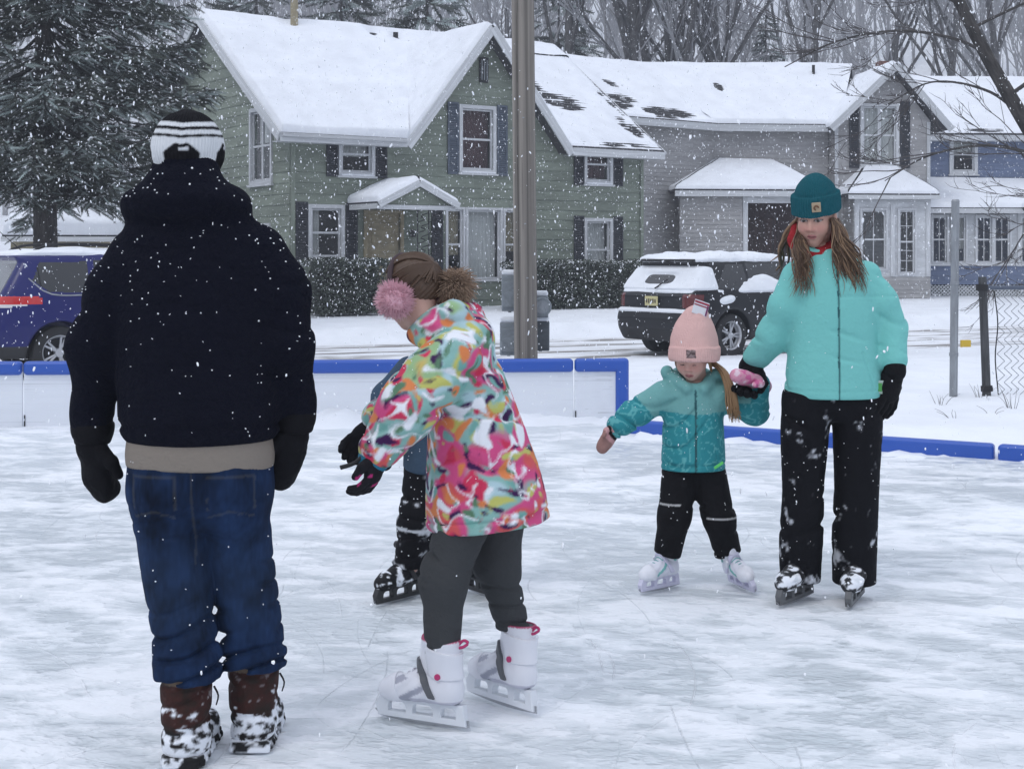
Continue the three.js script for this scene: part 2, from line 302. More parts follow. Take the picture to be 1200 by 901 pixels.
{ // slushy street with tyre ruts
  const p = [], u = [], ix = [], c = [], cs = 46, ls = 320, W = RD.w + 0.35;
  for (let j = 0; j <= ls; j++) for (let i = 0; i <= cs; i++) {
    const al = (j / ls - 0.5) * 90, ac = (i / cs - 0.5) * 2 * W, x = RD.x + al * Math.cos(RD.a) + ac * Math.sin(RD.a), z = RD.z - al * Math.sin(RD.a) + ac * Math.cos(RD.a);
    let rut = 0; for (const q of [-1.9, -0.55, 0.75, 1.95]) rut = Math.max(rut, Math.exp(-Math.pow((ac - q - 0.12 * noise(al * 0.15, q, 0)) / 0.24, 2)));
    const grit = clamp(rut * 0.9 + 0.9 * fbm(al * 0.35, 4, ac * 3, 4) + 0.25);
    p.push(x, -0.195 - rut * 0.03 + 0.035 * fbm(al * 0.8, 1, ac * 3, 3), z); u.push(x, z);
    const g = sstep(0.22, 0.72, grit + 0.35 * noise(al * 2.2, 9, ac * 6)); c.push(mix(0.80, 0.20, g), mix(0.82, 0.185, g), mix(0.85, 0.17, g));
  }
  for (let j = 0; j < ls; j++) for (let i = 0; i < cs; i++) { const a = j * (cs + 1) + i; ix.push(a, a + 1, a + cs + 1, a + 1, a + cs + 2, a + cs + 1); }
  structure('road', geom(p, null, u, ix, c), std(1, 1, 1, 0.75, { vertexColors: true, bumpMap: snowBump, bumpScale: 0.02 }));
}

// ------------------------------------------------------------------ rink boards
function rinkBoard(a, b, label, end) {
  const dx = b[0] - a[0], dz = b[1] - a[1], L = Math.hypot(dx, dz), t = thing('rink_board', label, 'rink board', [a[0], 0, a[1]], Math.atan2(-dz, dx), 'white rink boards with blue caps');
  const g = 0.006; part('panel', rbx(L - 2 * g, 0.47, 0.03, L / 2, 0.225, 0, 0.006), M.board, t);
  part('cap', rbx(L - 2 * g, 0.115, 0.10, L / 2, 0.485, 0, 0.034, 4), M.blue, t);
  if (end) part('end_post', rbx(0.115, 0.60, 0.094, L - 0.055, 0.245, 0.002, 0.034, 4), M.blue, t);
  part('bracket', rbx(0.03, 0.30, 0.07, L * 0.5, 0.15, -0.055, 0.006), M.galv, t);
  part('joint_strip', bx(0.010, 0.10, 0.006, 0.014, 0.045, 0.019), M.dark, t);
  return t;
}
{
  const P = x => [x, -12.09 - 0.072 * (x + 4.24)];
  rinkBoard(P(-6.9), P(-4.08), 'white rink board with blue cap in front of the blue car');
  rinkBoard(P(-4.08), P(-1.80), 'white rink board with blue cap behind the man in jeans');
  rinkBoard(P(-1.80), P(0.53), 'white rink board with blue cap in front of the utility pole');
  rinkBoard(P(0.53), P(1.00), 'short white rink board with a blue end post', true);
  const bumper = (a, b, label) => { const dx = b[0] - a[0], dz = b[1] - a[1], L = Math.hypot(dx, dz), t = thing('rink_bumper', label, 'rink bumper', [a[0], 0, a[1]], Math.atan2(-dz, dx), 'low blue rink bumpers'); part('bumper_tube', rbx(L - 0.012, 0.135, 0.09, L / 2, 0.040, 0, 0.03, 4), M.blue, t); return t; };
  const Q = s => [0.86 + 2.69 * s, -11.70 + 1.64 * s];
  bumper(Q(0), Q(0.94), 'low blue rink bumper running behind the skating woman'); bumper(Q(0.945), Q(1.9), 'low blue rink bumper section past the metal post');
}

// ------------------------------------------------------------------ utility pole, meter boxes, posts, fence
{
  const t = thing('utility_pole', 'weathered grey wooden utility pole behind the rink boards', 'utility pole', [0.13, 0.03, -12.95]);
  const g = new THREE.CylinderGeometry(0.096, 0.105, 9, 28, 40); const p = g.attributes.position, uv = g.attributes.uv;
  for (let i = 0; i < p.count; i++) { const a = Math.atan2(p.getZ(i), p.getX(i)), y = p.getY(i), k = 1 + 0.03 * noise(Math.cos(a) * 3, y * 0.4, Math.sin(a) * 3) + 0.02 * noise(Math.cos(a) * 9, y * 0.3, Math.sin(a) * 9); p.setX(i, p.getX(i) * k); p.setZ(i, p.getZ(i) * k); uv.setXY(i, uv.getX(i), uv.getY(i) * 2.2); }
  g.translate(0, 4.5, 0); g.computeVertexNormals(); const m = part('pole', g, M.pole, t); m.rotation.z = 0.009;
  for (let k = 0; k < 6; k++) { const a = rr(0.2, 2.8), y = rr(0.5, 3.4); part('staple', rbx(0.02, 0.012, 0.012, Math.cos(a) * 0.102 - y * 0.009, y, Math.sin(a) * 0.102, 0.004), M.galv, t); }
}
function meterBox(label, x, y, w, h, meter, mat) {
  const t = thing('meter_box', label, 'meter box', [x, y, -13.2], 0, 'meter boxes fixed behind the utility pole');
  part('case', rbx(w, h, 0.14, 0, h / 2, 0, 0.012), mat, t); part('lid', rbx(w * 0.86, h * 0.72, 0.012, 0, h * 0.46, 0.075, 0.004), mat, t);
  part('snow_cap', rbx(w * 0.98, 0.05, 0.14, 0, h + 0.02, 0, 0.025, 4), M.snow, t);
  part('bracket', bx(0.03, h * 1.1, 0.03, 0, h / 2, -0.08), M.galv, t);
  if (meter) { const s = part('meter', at(new THREE.CylinderGeometry(0.085, 0.09, 0.09, 24).rotateX(Math.PI / 2), 0.02, h * 0.5, 0.11), mat, t); part('dial', at(new THREE.CylinderGeometry(0.06, 0.06, 0.01, 20).rotateX(Math.PI / 2), 0.02, h * 0.5, 0.158), M.galv, s); }
}
meterBox('tall grey metal box fixed above another left of the pole', -0.02, 0.92, 0.15, 0.33, false, M.boxGrey);
meterBox('grey metal box low on the left of the pole', -0.03, 0.52, 0.16, 0.30, false, M.boxGrey);
meterBox('round meter box at head height right of the pole', 0.25, 0.86, 0.16, 0.2, true, M.boxGrey);
meterBox('dark grey box below the round meter', 0.26, 0.56, 0.16, 0.27, false, M.boxDark);
{
  const t = thing('metal_post', 'bare galvanised metal post standing in the snow', 'post', [4.02, 0.06, -13.2]);
  const m = part('post', merge([cyl([0, 0, 0], [0.02, 1.86, 0], 0.036, 0.036, 20), cyl([0.02, 1.855, 0], [0.02, 1.875, 0], 0.039, 0.03, 20)]), M.galv, t);
  part('clip', cyl([0.012, 1.1, 0.0], [0.012, 1.13, 0], 0.041, 0.041, 20), M.galv, t); part('clip', cyl([0.004, 0.45, 0.0], [0.004, 0.48, 0], 0.041, 0.041, 20), M.galv, t);
}
{
  const t = thing('chain_link_fence', 'grey chain link fence with a leaning dark post', 'fence', [4.36, 0.1, -13.3], 0.12);
  part('post', cyl([0.0, -0.05, 0], [-0.045, 1.13, 0], 0.040, 0.037, 14), std(0.10, 0.105, 0.11, 0.7, { map: barkTone }), t);
  part('post', cyl([2.6, -0.05, 0], [2.6, 1.1, 0], 0.035, 0.035, 12), M.galv, t);
  part('top_rail', cyl([-0.03, 1.03, 0], [2.6, 1.03, 0], 0.02, 0.02, 10), std(0.10, 0.12, 0.16, 0.5, { metalness: 0.4 }), t);
  part('clamp', cyl([-0.05, 1.0, 0], [-0.046, 1.06, 0], 0.055, 0.055, 14), M.dark, t); part('clamp', cyl([0.0, 0.08, 0], [-0.003, 0.13, 0], 0.055, 0.055, 14), M.dark, t);
  part('tension_bar', tube([[0.06, 1.0, 0.02], [0.09, 0.7, 0.03], [0.07, 0.4, 0.02], [0.1, 0.05, 0.02]], 0.006, 0.006, 5, 12), M.dark, t);
  const wires = [], st = 0.068;
  for (let k = 0; k < 38; k++) { const pts = []; for (let i = 0; i <= 15; i++) pts.push([0.10 + k * st + (i % 2) * st, 0.03 + i * st * 0.96, (i % 2 ? 0.006 : -0.006)]); for (let i = 0; i < 15; i++) wires.push(cyl(pts[i], pts[i + 1], 0.0032, 0.0032, 4)); }
  stuffPart('wire_mesh', merge(wires), M.galv, t);
}
{
  const t = thing('road_marker', 'small yellow marker block at the edge of the street', 'marker', [7.95, -0.25, -25.4], 0.2);
  part('marker_plate', rbx(0.18, 0.14, 0.06, 0, 0.13, 0, 0.01), std(0.62, 0.42, 0.03, 0.6), t); part('stake', bx(0.03, 0.2, 0.03, 0, 0.06, -0.045), M.pole, t);
}
function weed(x, z, n, h, label) {
  const t = thing('dry_weed', label, 'weed', [x, groundY(x, z) - 0.01, z], 0, 'dry weeds poking out of the snow behind the blue bumper');
  for (let i = 0; i < n; i++) { const a = rr(0, 6.28), r = rr(0.02, 0.1), H = h * rr(0.5, 1); part('stem', tube([[r * Math.cos(a) * 0.5, 0, r * Math.sin(a) * 0.5], [r * Math.cos(a), H * 0.6, r * Math.sin(a)], [r * Math.cos(a) * 1.8 + rr(-0.03, 0.03), H, r * Math.sin(a) * 1.6]], 0.0024, 0.001, 4, 4), M.twig, t); }
}
weed(3.72, -12.6, 7, 0.14, 'faint clump of dry stems nearest the bare metal post'); weed(4.25, -12.3, 8, 0.2, 'tallest clump of dry stems in front of the fence');
weed(3.55, -11.6, 4, 0.08, 'small tuft of dry stems close behind the blue bumper'); weed(4.22, -13.05, 6, 0.16, 'dark tuft of stems at the foot of the fence post'); weed(3.95, -11.9, 3, 0.07, 'very short tuft of stems alone in smooth snow');

// ------------------------------------------------------------------ house building kit
function spanAt(poly, y) { const xs = []; for (let i = 0; i < poly.length; i++) { const a = poly[i], b = poly[(i + 1) % poly.length]; if ((a[1] <= y) !== (b[1] <= y)) xs.push(a[0] + (b[0] - a[0]) * (y - a[1]) / (b[1] - a[1])); } xs.sort((p, q) => p - q); return xs.length >= 2 ? [xs[0], xs[xs.length - 1]] : null; }
function wedge(a0, b0, y0, a1, b1, y1, th) {              // one lapped board: thick at its lower edge
  const t = 0.004, p = [[a0, y0, 0], [b0, y0, 0], [b1, y1, 0], [a1, y1, 0], [a0, y0, th], [b0, y0, th], [b1, y1, t], [a1, y1, t]];
  const F = [[4, 5, 6, 7], [0, 1, 5, 4], [3, 7, 6, 2], [0, 4, 7, 3], [1, 2, 6, 5]], pos = [], uv = [], ix = []; const off = a0 * 3.7 + y0 * 1.3;
  for (const f of F) { const s = pos.length / 3; for (const v of f) { pos.push(...p[v]); uv.push(p[v][0] * 0.5 + off, p[v][1] + p[v][2] + off); } ix.push(s, s + 1, s + 2, s, s + 2, s + 3); }
  return geom(pos, null, uv, ix).toNonIndexed();
}
// wall slab with openings, clad in lapped boards; x runs along the wall, z points out
function wall(parent, pos, turn, poly, holes, mats, row, th, len, single_) {
  const sh = new THREE.Shape(poly.map(p => new THREE.Vector2(...p)));
  for (const [x0, y0, x1, y1] of holes) sh.holes.push(new THREE.Path([[x0, y0], [x0, y1], [x1, y1], [x1, y0]].map(p => new THREE.Vector2(...p))));
  const slab = new THREE.ExtrudeGeometry(sh, { depth: 0.12, bevelEnabled: false }); slab.translate(0, 0, -0.125);
  const w = part('wall', slab, mats[0], parent); w.position.set(...pos); w.rotation.y = turn;
  const ys = poly.map(p => p[1]), y0 = Math.min(...ys), y1 = Math.max(...ys), joined = [];
  const put = (a0, b0, ya, a1, b1, yb) => { if (Math.max(b0 - a0, b1 - a1) < 0.03 || yb - ya < 0.02) return; const g = wedge(a0, b0, ya, a1, b1, yb, th * rr(0.8, 1.15)); if (single_) part('siding_board', g, mats[Math.floor(rnd() * mats.length)], w); else joined.push(g); };
  for (let y = y0; y < y1 - 0.02; y += row) {
    const yb = Math.min(y + row, y1), s0 = spanAt(poly, y + 1e-4), s1 = spanAt(poly, yb - 1e-4); if (!s0) continue; const S1 = s1 || [(s0[0] + s0[1]) / 2, (s0[0] + s0[1]) / 2];
    const cuts = [Math.min(s0[0], S1[0]), Math.max(s0[1], S1[1])]; for (const [hx0, hy0, hx1, hy1] of holes) if (hy1 > y && hy0 < yb) cuts.push(hx0, hx1);
    const jo = rr(0, len); for (let x = cuts[0] + jo; x < cuts[1]; x += len * rr(0.75, 1.1)) cuts.push(x);
    const cs = cuts.filter(c => c >= cuts[0] - 1e-6 && c <= cuts[1] + 1e-6).sort((p, q) => p - q);
    for (let i = 0; i + 1 < cs.length; i++) {
      const a = cs[i], b = cs[i + 1] - 0.003, m = (a + b) / 2; let segs = [[y, yb - 0.001]];
      for (const [hx0, hy0, hx1, hy1] of holes) if (m > hx0 && m < hx1) segs = segs.flatMap(([p, q]) => hy1 <= p || hy0 >= q ? [[p, q]] : [[p, Math.max(p, hy0)], [Math.min(q, hy1), q]]);
      for (const [p, q] of segs) { const e0 = spanAt(poly, p + 1e-4) || s0, e1 = spanAt(poly, q - 1e-4) || S1; put(clamp(a, e0[0], e0[1]), clamp(b, e0[0], e0[1]), p, clamp(a, e1[0], e1[1]), clamp(b, e1[0], e1[1]), q); }
    }
  }
  if (joined.length) stuffPart('siding', merge(joined), mats[1] || mats[0], w);
  return w;
}
// sash window whose parts sit in wall coordinates of `parent` moved by pos/turn
function win(parent, pos, turn, [x0, y0, x1, y1], o = {}) {
  const g = sub('window', parent); g.position.set(...pos); g.rotation.y = turn; const w = x1 - x0, h = y1 - y0, cx = (x0 + x1) / 2, cy = (y0 + y1) / 2, f = o.f || 0.09, T = o.trim || M.white;
  part('frame', merge([bx(f, h + 2 * f, 0.07, x0 - f / 2, cy, 0.02), bx(f, h + 2 * f, 0.07, x1 + f / 2, cy, 0.02), bx(w - 0.002, f, 0.066, cx, y1 + f / 2, 0.02), bx(w - 0.002, f, 0.066, cx, y0 - f / 2, 0.02)]), T, g);
  if (o.sill !== false) part('sill', bx(w + 2 * f + 0.08, 0.045, 0.12, cx, y0 - f - 0.0235, 0.03), T, g);
  const n = o.cols || 1, sw = w / n;
  for (let i = 0; i < n; i++) {
    const a = x0 + i * sw, b = a + sw, m = (a + b) / 2, r = 0.045, bars = [bx(r, h - 0.004, 0.04, a + r / 2 + 0.002, cy, -0.03), bx(r, h - 0.004, 0.04, b - r / 2 - 0.002, cy, -0.03), bx(sw - 2 * r - 0.006, r, 0.038, m, y1 - r / 2 - 0.003, -0.03), bx(sw - 2 * r - 0.006, r, 0.038, m, y0 + r / 2 + 0.003, -0.03)];
    if (o.fixed !== true) bars.push(bx(sw - 2 * r - 0.006, 0.05, 0.042, m, y0 + h * (o.rail || 0.5), -0.03));
    for (let q = 1; q < (o.mx || 1); q++) bars.push(bx(0.02, h - 2 * r, 0.03, a + sw * q / o.mx, cy, -0.031)); for (const q of o.my || []) bars.push(bx(sw - 2 * r - 0.01, 0.02, 0.029, m, y0 + h * q, -0.0315));
    part('sash', merge(bars), T, g); part('pane', new THREE.PlaneGeometry(sw - r, h - r).translate(m, cy, -0.033), M.glass, g);
  }
  if (o.curtain) { // pleated cloth hanging inside
    const pos = [], ix = [], N = 28, bot = o.drop ?? 0.0; for (let i = 0; i <= N; i++) for (const k of [0, 1]) pos.push(x0 + w * i / N * (o.cw || 1), k ? y1 : y0 + h * bot, -0.2 + 0.018 * Math.sin(i * 1.7));
    for (let i = 0; i < N; i++) ix.push(i * 2, i * 2 + 2, i * 2 + 1, i * 2 + 1, i * 2 + 2, i * 2 + 3); part('curtain', geom(pos, null, null, ix), o.curtain, g);
  }
  if (o.snow) part('sill_snow', rbx(w + 0.1, 0.05, 0.09, cx, y0 - f + 0.022, 0.055, 0.022, 3), M.snow, g);
  return g;
}
function shutter(parent, pos, turn, x, y0, y1, w, mat) {
  const s = sub('shutter', parent); s.position.set(...pos); s.rotation.y = turn; const h = y1 - y0, b = 0.045;
  part('stile_frame', merge([bx(b, h, 0.03, x - w / 2 + b / 2, y0 + h / 2, 0.045), bx(b, h, 0.03, x + w / 2 - b / 2, y0 + h / 2, 0.045), bx(w - 2 * b, b, 0.028, x, y0 + b / 2, 0.045), bx(w - 2 * b, b, 0.028, x, y1 - b / 2, 0.045), bx(w - 2 * b, b, 0.028, x, y0 + h * 0.5, 0.045)]), mat, s);
  const sl = []; for (let y = y0 + b + 0.02; y < y1 - b; y += 0.055) sl.push(at(new THREE.BoxGeometry(w - 2 * b, 0.05, 0.008).rotateX(-0.5), x, y, 0.043)); sl.push(bx(w - 0.02, h - 0.02, 0.004, x, y0 + h / 2, 0.03)); part('louvres', merge(sl), mat, s);
}
const lerp3 = (a, b, t) => [mix(a[0], b[0], t), mix(a[1], b[1], t), mix(a[2], b[2], t)];
// roof plane from four corners (p00 p10 along the eave, p11 p01 along the ridge): slab, shingle courses, snow
function roofPlane(parent, p00, p10, p11, p01, o = {}) {
  const A = V3(...p00), U = V3(...p10).sub(A), W = V3(...p01).sub(A); let N = U.clone().cross(W).normalize(); if (N.y < 0) N.negate();
  const at2 = (u, v, h) => { const q = lerp3(lerp3(p00, p10, u), lerp3(p01, p11, u), v); return [q[0] + N.x * h, q[1] + N.y * h, q[2] + N.z * h]; };
  const c = [[0, 0], [1, 0], [1, 1], [0, 1]], pos = [], ix = []; for (const h of [0, -0.12]) for (const [u, v] of c) pos.push(...at2(u, v, h));
  ix.push(0, 1, 2, 0, 2, 3, 4, 6, 5, 4, 7, 6); for (let i = 0; i < 4; i++) { const j = (i + 1) % 4; ix.push(i, i + 4, j, j, i + 4, j + 4); }
  const r = part('roof', geom(pos, null, pos.filter((_, i) => i % 3 < 2), ix).toNonIndexed(), o.base || M.shingle, parent); r.geometry.computeVertexNormals();
  const Lv = Math.max(W.length(), V3(...p11).sub(V3(...p10)).length()), Lu = Math.max(U.length(), V3(...p11).sub(V3(...p01)).length());
  if (o.bare) { const gs = [], rows = Math.round(Lv / 0.15); for (let k = 0; k < rows; k++) { const nn = Math.max(1, Math.round(Lu / 0.32)), sh = (k % 2) * 0.5; for (let i = 0; i < nn; i++) { const u0 = clamp((i + sh) / nn), u1 = clamp((i + sh + 0.97) / nn), a = at2(u0, k / rows, 0.028), b = at2(u1, k / rows, 0.028), d = at2(u1, (k + 1) / rows, 0.004), e = at2(u0, (k + 1) / rows, 0.004), f0 = at2(u0, k / rows, 0), f1 = at2(u1, k / rows, 0); gs.push(geom([...a, ...b, ...d, ...e, ...f0, ...f1], null, [0, 0, .3, 0, .3, .15, 0, .15, 0, 0, .3, 0], [0, 1, 2, 0, 2, 3, 4, 5, 1, 4, 1, 0]).toNonIndexed()); } } stuffPart('shingles', merge(gs), M.shingle, r); }
  const nu = Math.max(8, Math.round(Lu / (o.cell || 0.09))), nv = Math.max(8, Math.round(Lv / (o.cell || 0.09))), E = o.edge || [1, 1, 1, 1], T = o.snow ?? 0.13, P = [], uv = [], I = [];
  for (let j = 0; j <= nv; j++) for (let i = 0; i <= nu; i++) {
    const u = i / nu, v = j / nv, q = at2(u, v, 0); let ed = 1; const rd = (m, on) => on ? Math.sqrt(clamp(1 - Math.pow(1 - clamp(m / 0.2), 2))) : 1;
    ed = Math.min(rd(u * Lu, E[0]), rd((1 - u) * Lu, E[1]), rd(v * Lv, E[2]), rd((1 - v) * Lv, E[3]));
    let h = T * (1 + 0.7 * fbm(q[0] * 0.5, q[1], q[2] * 0.5, 3)) + 0.02 * fbm(q[0] * 2.5, q[1] * 2.5, q[2] * 2.5, 3);
    let bare = 0; for (const [bu, bv, ru, rv, k] of o.bare || []) bare = Math.max(bare, k * Math.exp(-Math.pow((u - bu) / ru, 2) - Math.pow((v - bv) / rv, 2)));
    if (bare > 0.02) h = mix(h, 0.002 + 0.08 * fbm(q[0] * 1.9, q[1] * 6, q[2] * 1.9, 4), clamp(bare * 1.25));
    const lip = j === 0 && E[2] ? 0.0 : 0; P.push(...at2(u, v - lip, h * ed - (ed < 0.01 ? 0.01 : 0))); uv.push(u * Lu, v * Lv);
  }
  for (let j = 0; j < nv; j++) for (let i = 0; i < nu; i++) { const a = j * (nu + 1) + i; I.push(a, a + 1, a + nu + 2, a, a + nu + 2, a + nu + 1); }
  part('snow_cover', geom(P, null, uv, I), M.roofSnow, r);
  return r;
}
const D = Math.PI / 180;

// ------------------------------------------------------------------ green house
{
  const H = thing('green_house', 'green clapboard house with dark shutters and steep snowy roof', 'house', [-5.05, 0.1, -33], 34 * D), G = [std(0.236, 0.272, 0.22, 0.75, { map: paintTone }), std(0.225, 0.26, 0.21, 0.75, { map: paintTone }), std(0.247, 0.284, 0.23, 0.75, { map: paintTone }), std(0.214, 0.247, 0.201, 0.75, { map: paintTone })];
  const W = 10.3, EV = 4.4, DP = 9.0, RY = 7.45, CX = 5.24, CW = 2.1, CY = 7.0, Z = [0, 0, 0];
  const holes = { ul: [1.30, 3.28, 2.08, 4.12], ur: [8.42, 3.28, 9.18, 4.15], cg: [4.6, 3.45, 5.5, 4.95], ll: [0.52, 1.30, 1.28, 2.42], pw: [4.18, 0.75, 6.3, 2.46], lr: [8.42, 0.75, 9.18, 2.22], door: [1.96, 0.12, 2.86, 2.35] };
  wall(H, Z, 0, [[0, 0], [W, 0], [W, EV], [CX + CW, EV], [CX, CY - 0.1], [CX - CW, EV], [0, EV]], Object.values(holes), G, 0.25, 0.022, 3.2, true);
  const L = { up: [6.9, 3.1, 8.0, 4.75], lo: [7.2, 0.9, 7.9, 2.0] };
  wall(H, [0, 0, -DP], -Math.PI / 2, [[0, 0], [DP, 0], [DP, EV], [DP / 2, RY - 0.12], [0, EV]], Object.values(L), G, 0.25, 0.022, 3.2, true);
  part('wall', bx(0.12, EV, DP - 0.3, W - 0.07, EV / 2, -DP / 2 - 0.0), G[0], H); part('wall', bx(W - 0.3, EV, 0.12, W / 2, EV / 2, -DP + 0.07), G[0], H);
  part('gable_end', (() => { const s = new THREE.Shape([[-DP, EV], [0, EV], [-DP / 2, RY - 0.12]].map(p => new THREE.Vector2(...p))); return new THREE.ExtrudeGeometry(s, { depth: 0.1, bevelEnabled: false }).rotateY(-Math.PI / 2).translate(W - 0.01, 0, 0); })(), G[0], H);
  part('corner_board', bx(0.10, EV - 0.02, 0.03, 0.05, EV / 2, 0.04), G[2], H); part('corner_board', bx(0.10, EV - 0.02, 0.03, W - 0.05, EV / 2, 0.04), G[2], H);
  win(H, Z, 0, holes.ul, { curtain: M.curtain, drop: 0.45, snow: 1 }); for (const x of [1.05, 2.34]) shutter(H, Z, 0, x, 3.16, 4.26, 0.30, M.shutterDark);
  win(H, Z, 0, holes.ur, { curtain: M.curtainRed, drop: 0.1, snow: 1 }); for (const x of [8.16, 9.44]) shutter(H, Z, 0, x, 3.16, 4.26, 0.32, M.shutterDark);
  win(H, Z, 0, holes.cg, { curtain: M.curtainRed, drop: 0.0, snow: 1 }); for (const x of [4.33, 5.77]) shutter(H, Z, 0, x, 3.32, 5.08, 0.31, M.shutterBlue);
  win(H, Z, 0, holes.ll, { curtain: M.curtain, cw: 0.4, drop: 0 }); for (const x of [0.27, 1.55]) shutter(H, Z, 0, x, 1.18, 2.56, 0.30, M.shutterDark);
  win(H, Z, 0, holes.lr, { curtain: M.curtain, drop: 0.2 }); for (const x of [8.16, 9.44]) shutter(H, Z, 0, x, 0.65, 2.36, 0.32, M.shutterDark);
  win(H, Z, 0, [4.18, 0.75, 4.62, 2.46], { f: 0.06, curtain: M.tan, drop: 0.35, sill: false }); win(H, Z, 0, [4.76, 0.75, 5.72, 2.46], { f: 0.06, fixed: true, curtain: M.curtain, sill: false }); win(H, Z, 0, [5.86, 0.75, 6.3, 2.46], { f: 0.06, curtain: M.tan, drop: 0.4, sill: false });
  shutter(H, Z, 0, 3.88, 0.65, 2.56, 0.32, M.shutterDark);
  win(H, [0, 0, -DP], -Math.PI / 2, L.up, { cols: 2, trim: M.trim, curtain: M.curtain, drop: 0.55 }); win(H, [0, 0, -DP], -Math.PI / 2, L.lo, { trim: M.trim });
  // door with tan storm door and scrolled iron post
  const d = sub('door', H); part('door_leaf', bx(0.86, 2.18, 0.05, 2.41, 1.22, -0.04), M.tan, d); part('door_frame', merge([bx(0.09, 2.3, 0.07, 1.92, 1.25, 0.02), bx(0.09, 2.3, 0.07, 2.90, 1.25, 0.02), bx(0.886, 0.09, 0.066, 2.41, 2.36, 0.02)]), M.tan, d);
  for (let i = 0; i < 3; i++) part('door_panel', rbx(0.6, 0.5, 0.02, 2.41, 0.5 + i * 0.68, -0.012, 0.008), M.tan, d); part('handle', rbx(0.03, 0.14, 0.05, 2.74, 1.15, 0.01, 0.01), M.iron, d);
  const tre = [], px = 2.62, pz = 1.25; for (const dx of [0, 0.3, 0.62]) tre.push(cyl([px + dx, 0.15, pz], [px + dx, 2.5, pz], 0.014, 0.014, 6));
  for (let k = 0; k < 9; k++) for (const dx of [0, 0.31]) { const y = 0.35 + k * 0.25; tre.push(tube([[px + dx, y, pz], [px + dx + 0.22, y + 0.08, pz], [px + dx + 0.08, y + 0.14, pz], [px + dx + 0.3, y + 0.22, pz]], 0.011, 0.011, 4, 10)); }
  part('iron_post', merge(tre), M.iron, H);
  const rail = []; for (let i = 0; i < 8; i++) rail.push(cyl([1.85 + i * 0.11, 0.2, 1.3], [1.85 + i * 0.11, 1.0, 1.3], 0.009, 0.009, 5)); rail.push(cyl([1.8, 1.0, 1.3], [2.65, 1.0, 1.3], 0.013, 0.013, 5)); part('railing', merge(rail), M.iron, H);
  part('mail_box', rbx(0.36, 0.20, 0.12, 3.3, 1.28, 0.09, 0.02), M.iron, H); part('wall_lantern', rbx(0.11, 0.17, 0.11, 3.18, 1.86, 0.09, 0.02), M.iron, H);
  part('porch_step', bx(2.0, 0.16, 1.5, 2.6, 0.08, 0.77), M.boxGrey, H);
  // porch hood
  const hz = 1.55, hx = 2.50, hw = 1.06, hy = 2.55, hp = 3.06;
  roofPlane(H, [hx - hw, hy, 0.03], [hx - hw, hy, hz], [hx, hp, hz], [hx, hp, 0.03], { snow: 0.12, edge: [0, 1, 1, 0], cell: 0.05 });
  roofPlane(H, [hx + hw, hy, hz], [hx + hw, hy, 0.03], [hx, hp, 0.03], [hx, hp, hz], { snow: 0.12, edge: [1, 0, 1, 0], cell: 0.05 });
  part('pediment', new THREE.ExtrudeGeometry(new THREE.Shape([[hx - hw + 0.1, hy - 0.06], [hx + hw - 0.1, hy - 0.06], [hx, hp - 0.1]].map(p => new THREE.Vector2(...p))), { depth: 0.06, bevelEnabled: false }).translate(0, 0, hz - 0.16), G[0], H);
  part('rake_board', merge([beam([hx - hw, hy - 0.07, hz + 0.015], [hx, hp - 0.07, hz + 0.015], 0.04, 0.15)]), M.white, H); part('rake_board', beam([hx + hw, hy - 0.07, hz + 0.02], [hx, hp - 0.07, hz + 0.02], 0.04, 0.15), M.white, H);
  part('hood_beam', bx(hw * 2 - 0.1, 0.10, 0.1, hx, hy - 0.12, hz - 0.12), M.white, H); part('hood_beam', bx(0.08, 0.12, hz - 0.2, hx - hw + 0.05, hy - 0.10, hz / 2), M.white, H);
  // roof
  const o = 0.42, slope = (RY - EV) / (DP / 2), e0 = EV - 0.02 - o * slope, zz = y => -(y - EV) / slope, vA = (CY - e0) / (RY - e0), zA = zz(CY);
  const lx = CX - CW - 0.05, rx = CX + CW + 0.05, oh = -0.45, rh = W + 0.4;
  roofPlane(H, [oh, e0, o], [lx - 0.28, e0, o], [CX, CY, zA], [oh, CY, zA], { edge: [1, 0, 1, 0], snow: 0.16 });
  roofPlane(H, [rx + 0.28, e0, o], [rh, e0, o], [rh, CY, zA], [CX, CY, zA], { edge: [0, 1, 1, 0], snow: 0.10, bare: [[0.36, 0.66, 0.28, 0.15, 1], [0.58, 0.48, 0.24, 0.15, 1], [0.9, 0.22, 0.12, 0.2, 0.9], [0.6, 0.04, 0.6, 0.05, 0.75], [0.96, 0.5, 0.04, 0.3, 0.75]] });
  roofPlane(H, [oh, CY, zA], [rh, CY, zA], [rh, RY, -DP / 2], [oh, RY, -DP / 2], { edge: [1, 1, 0, 0], snow: 0.14, bare: [[0.44, 0.6, 0.02, 0.3, 0.9], [0.5, 0.5, 0.015, 0.25, 0.8], [0.215, 0.75, 0.02, 0.3, 0.8]] });
  roofPlane(H, [rh, e0, -DP - o], [oh, e0, -DP - o], [oh, RY, -DP / 2], [rh, RY, -DP / 2], { edge: [1, 1, 1, 0], cell: 0.2 });
  const cs = (CY - EV) / CW, fe = EV - 0.02 - 0.30 * cs;
  roofPlane(H, [CX - CW - 0.3, fe, 0.0], [CX - CW - 0.3, fe, 0.42], [CX, CY, 0.42], [CX, CY, zA], { edge: [0, 1, 1, 0], snow: 0.13 });
  roofPlane(H, [CX + CW + 0.3, fe, 0.42], [CX + CW + 0.3, fe, 0.0], [CX, CY, zA], [CX, CY, 0.42], { edge: [1, 0, 1, 0], snow: 0.13 });
  part('rake_board', beam([CX - CW - 0.3, fe - 0.09, 0.435], [CX, CY - 0.09, 0.435], 0.04, 0.22), M.white, H); part('rake_board', beam([CX + CW + 0.3, fe - 0.09, 0.44], [CX, CY - 0.09, 0.44], 0.04, 0.22), M.white, H);
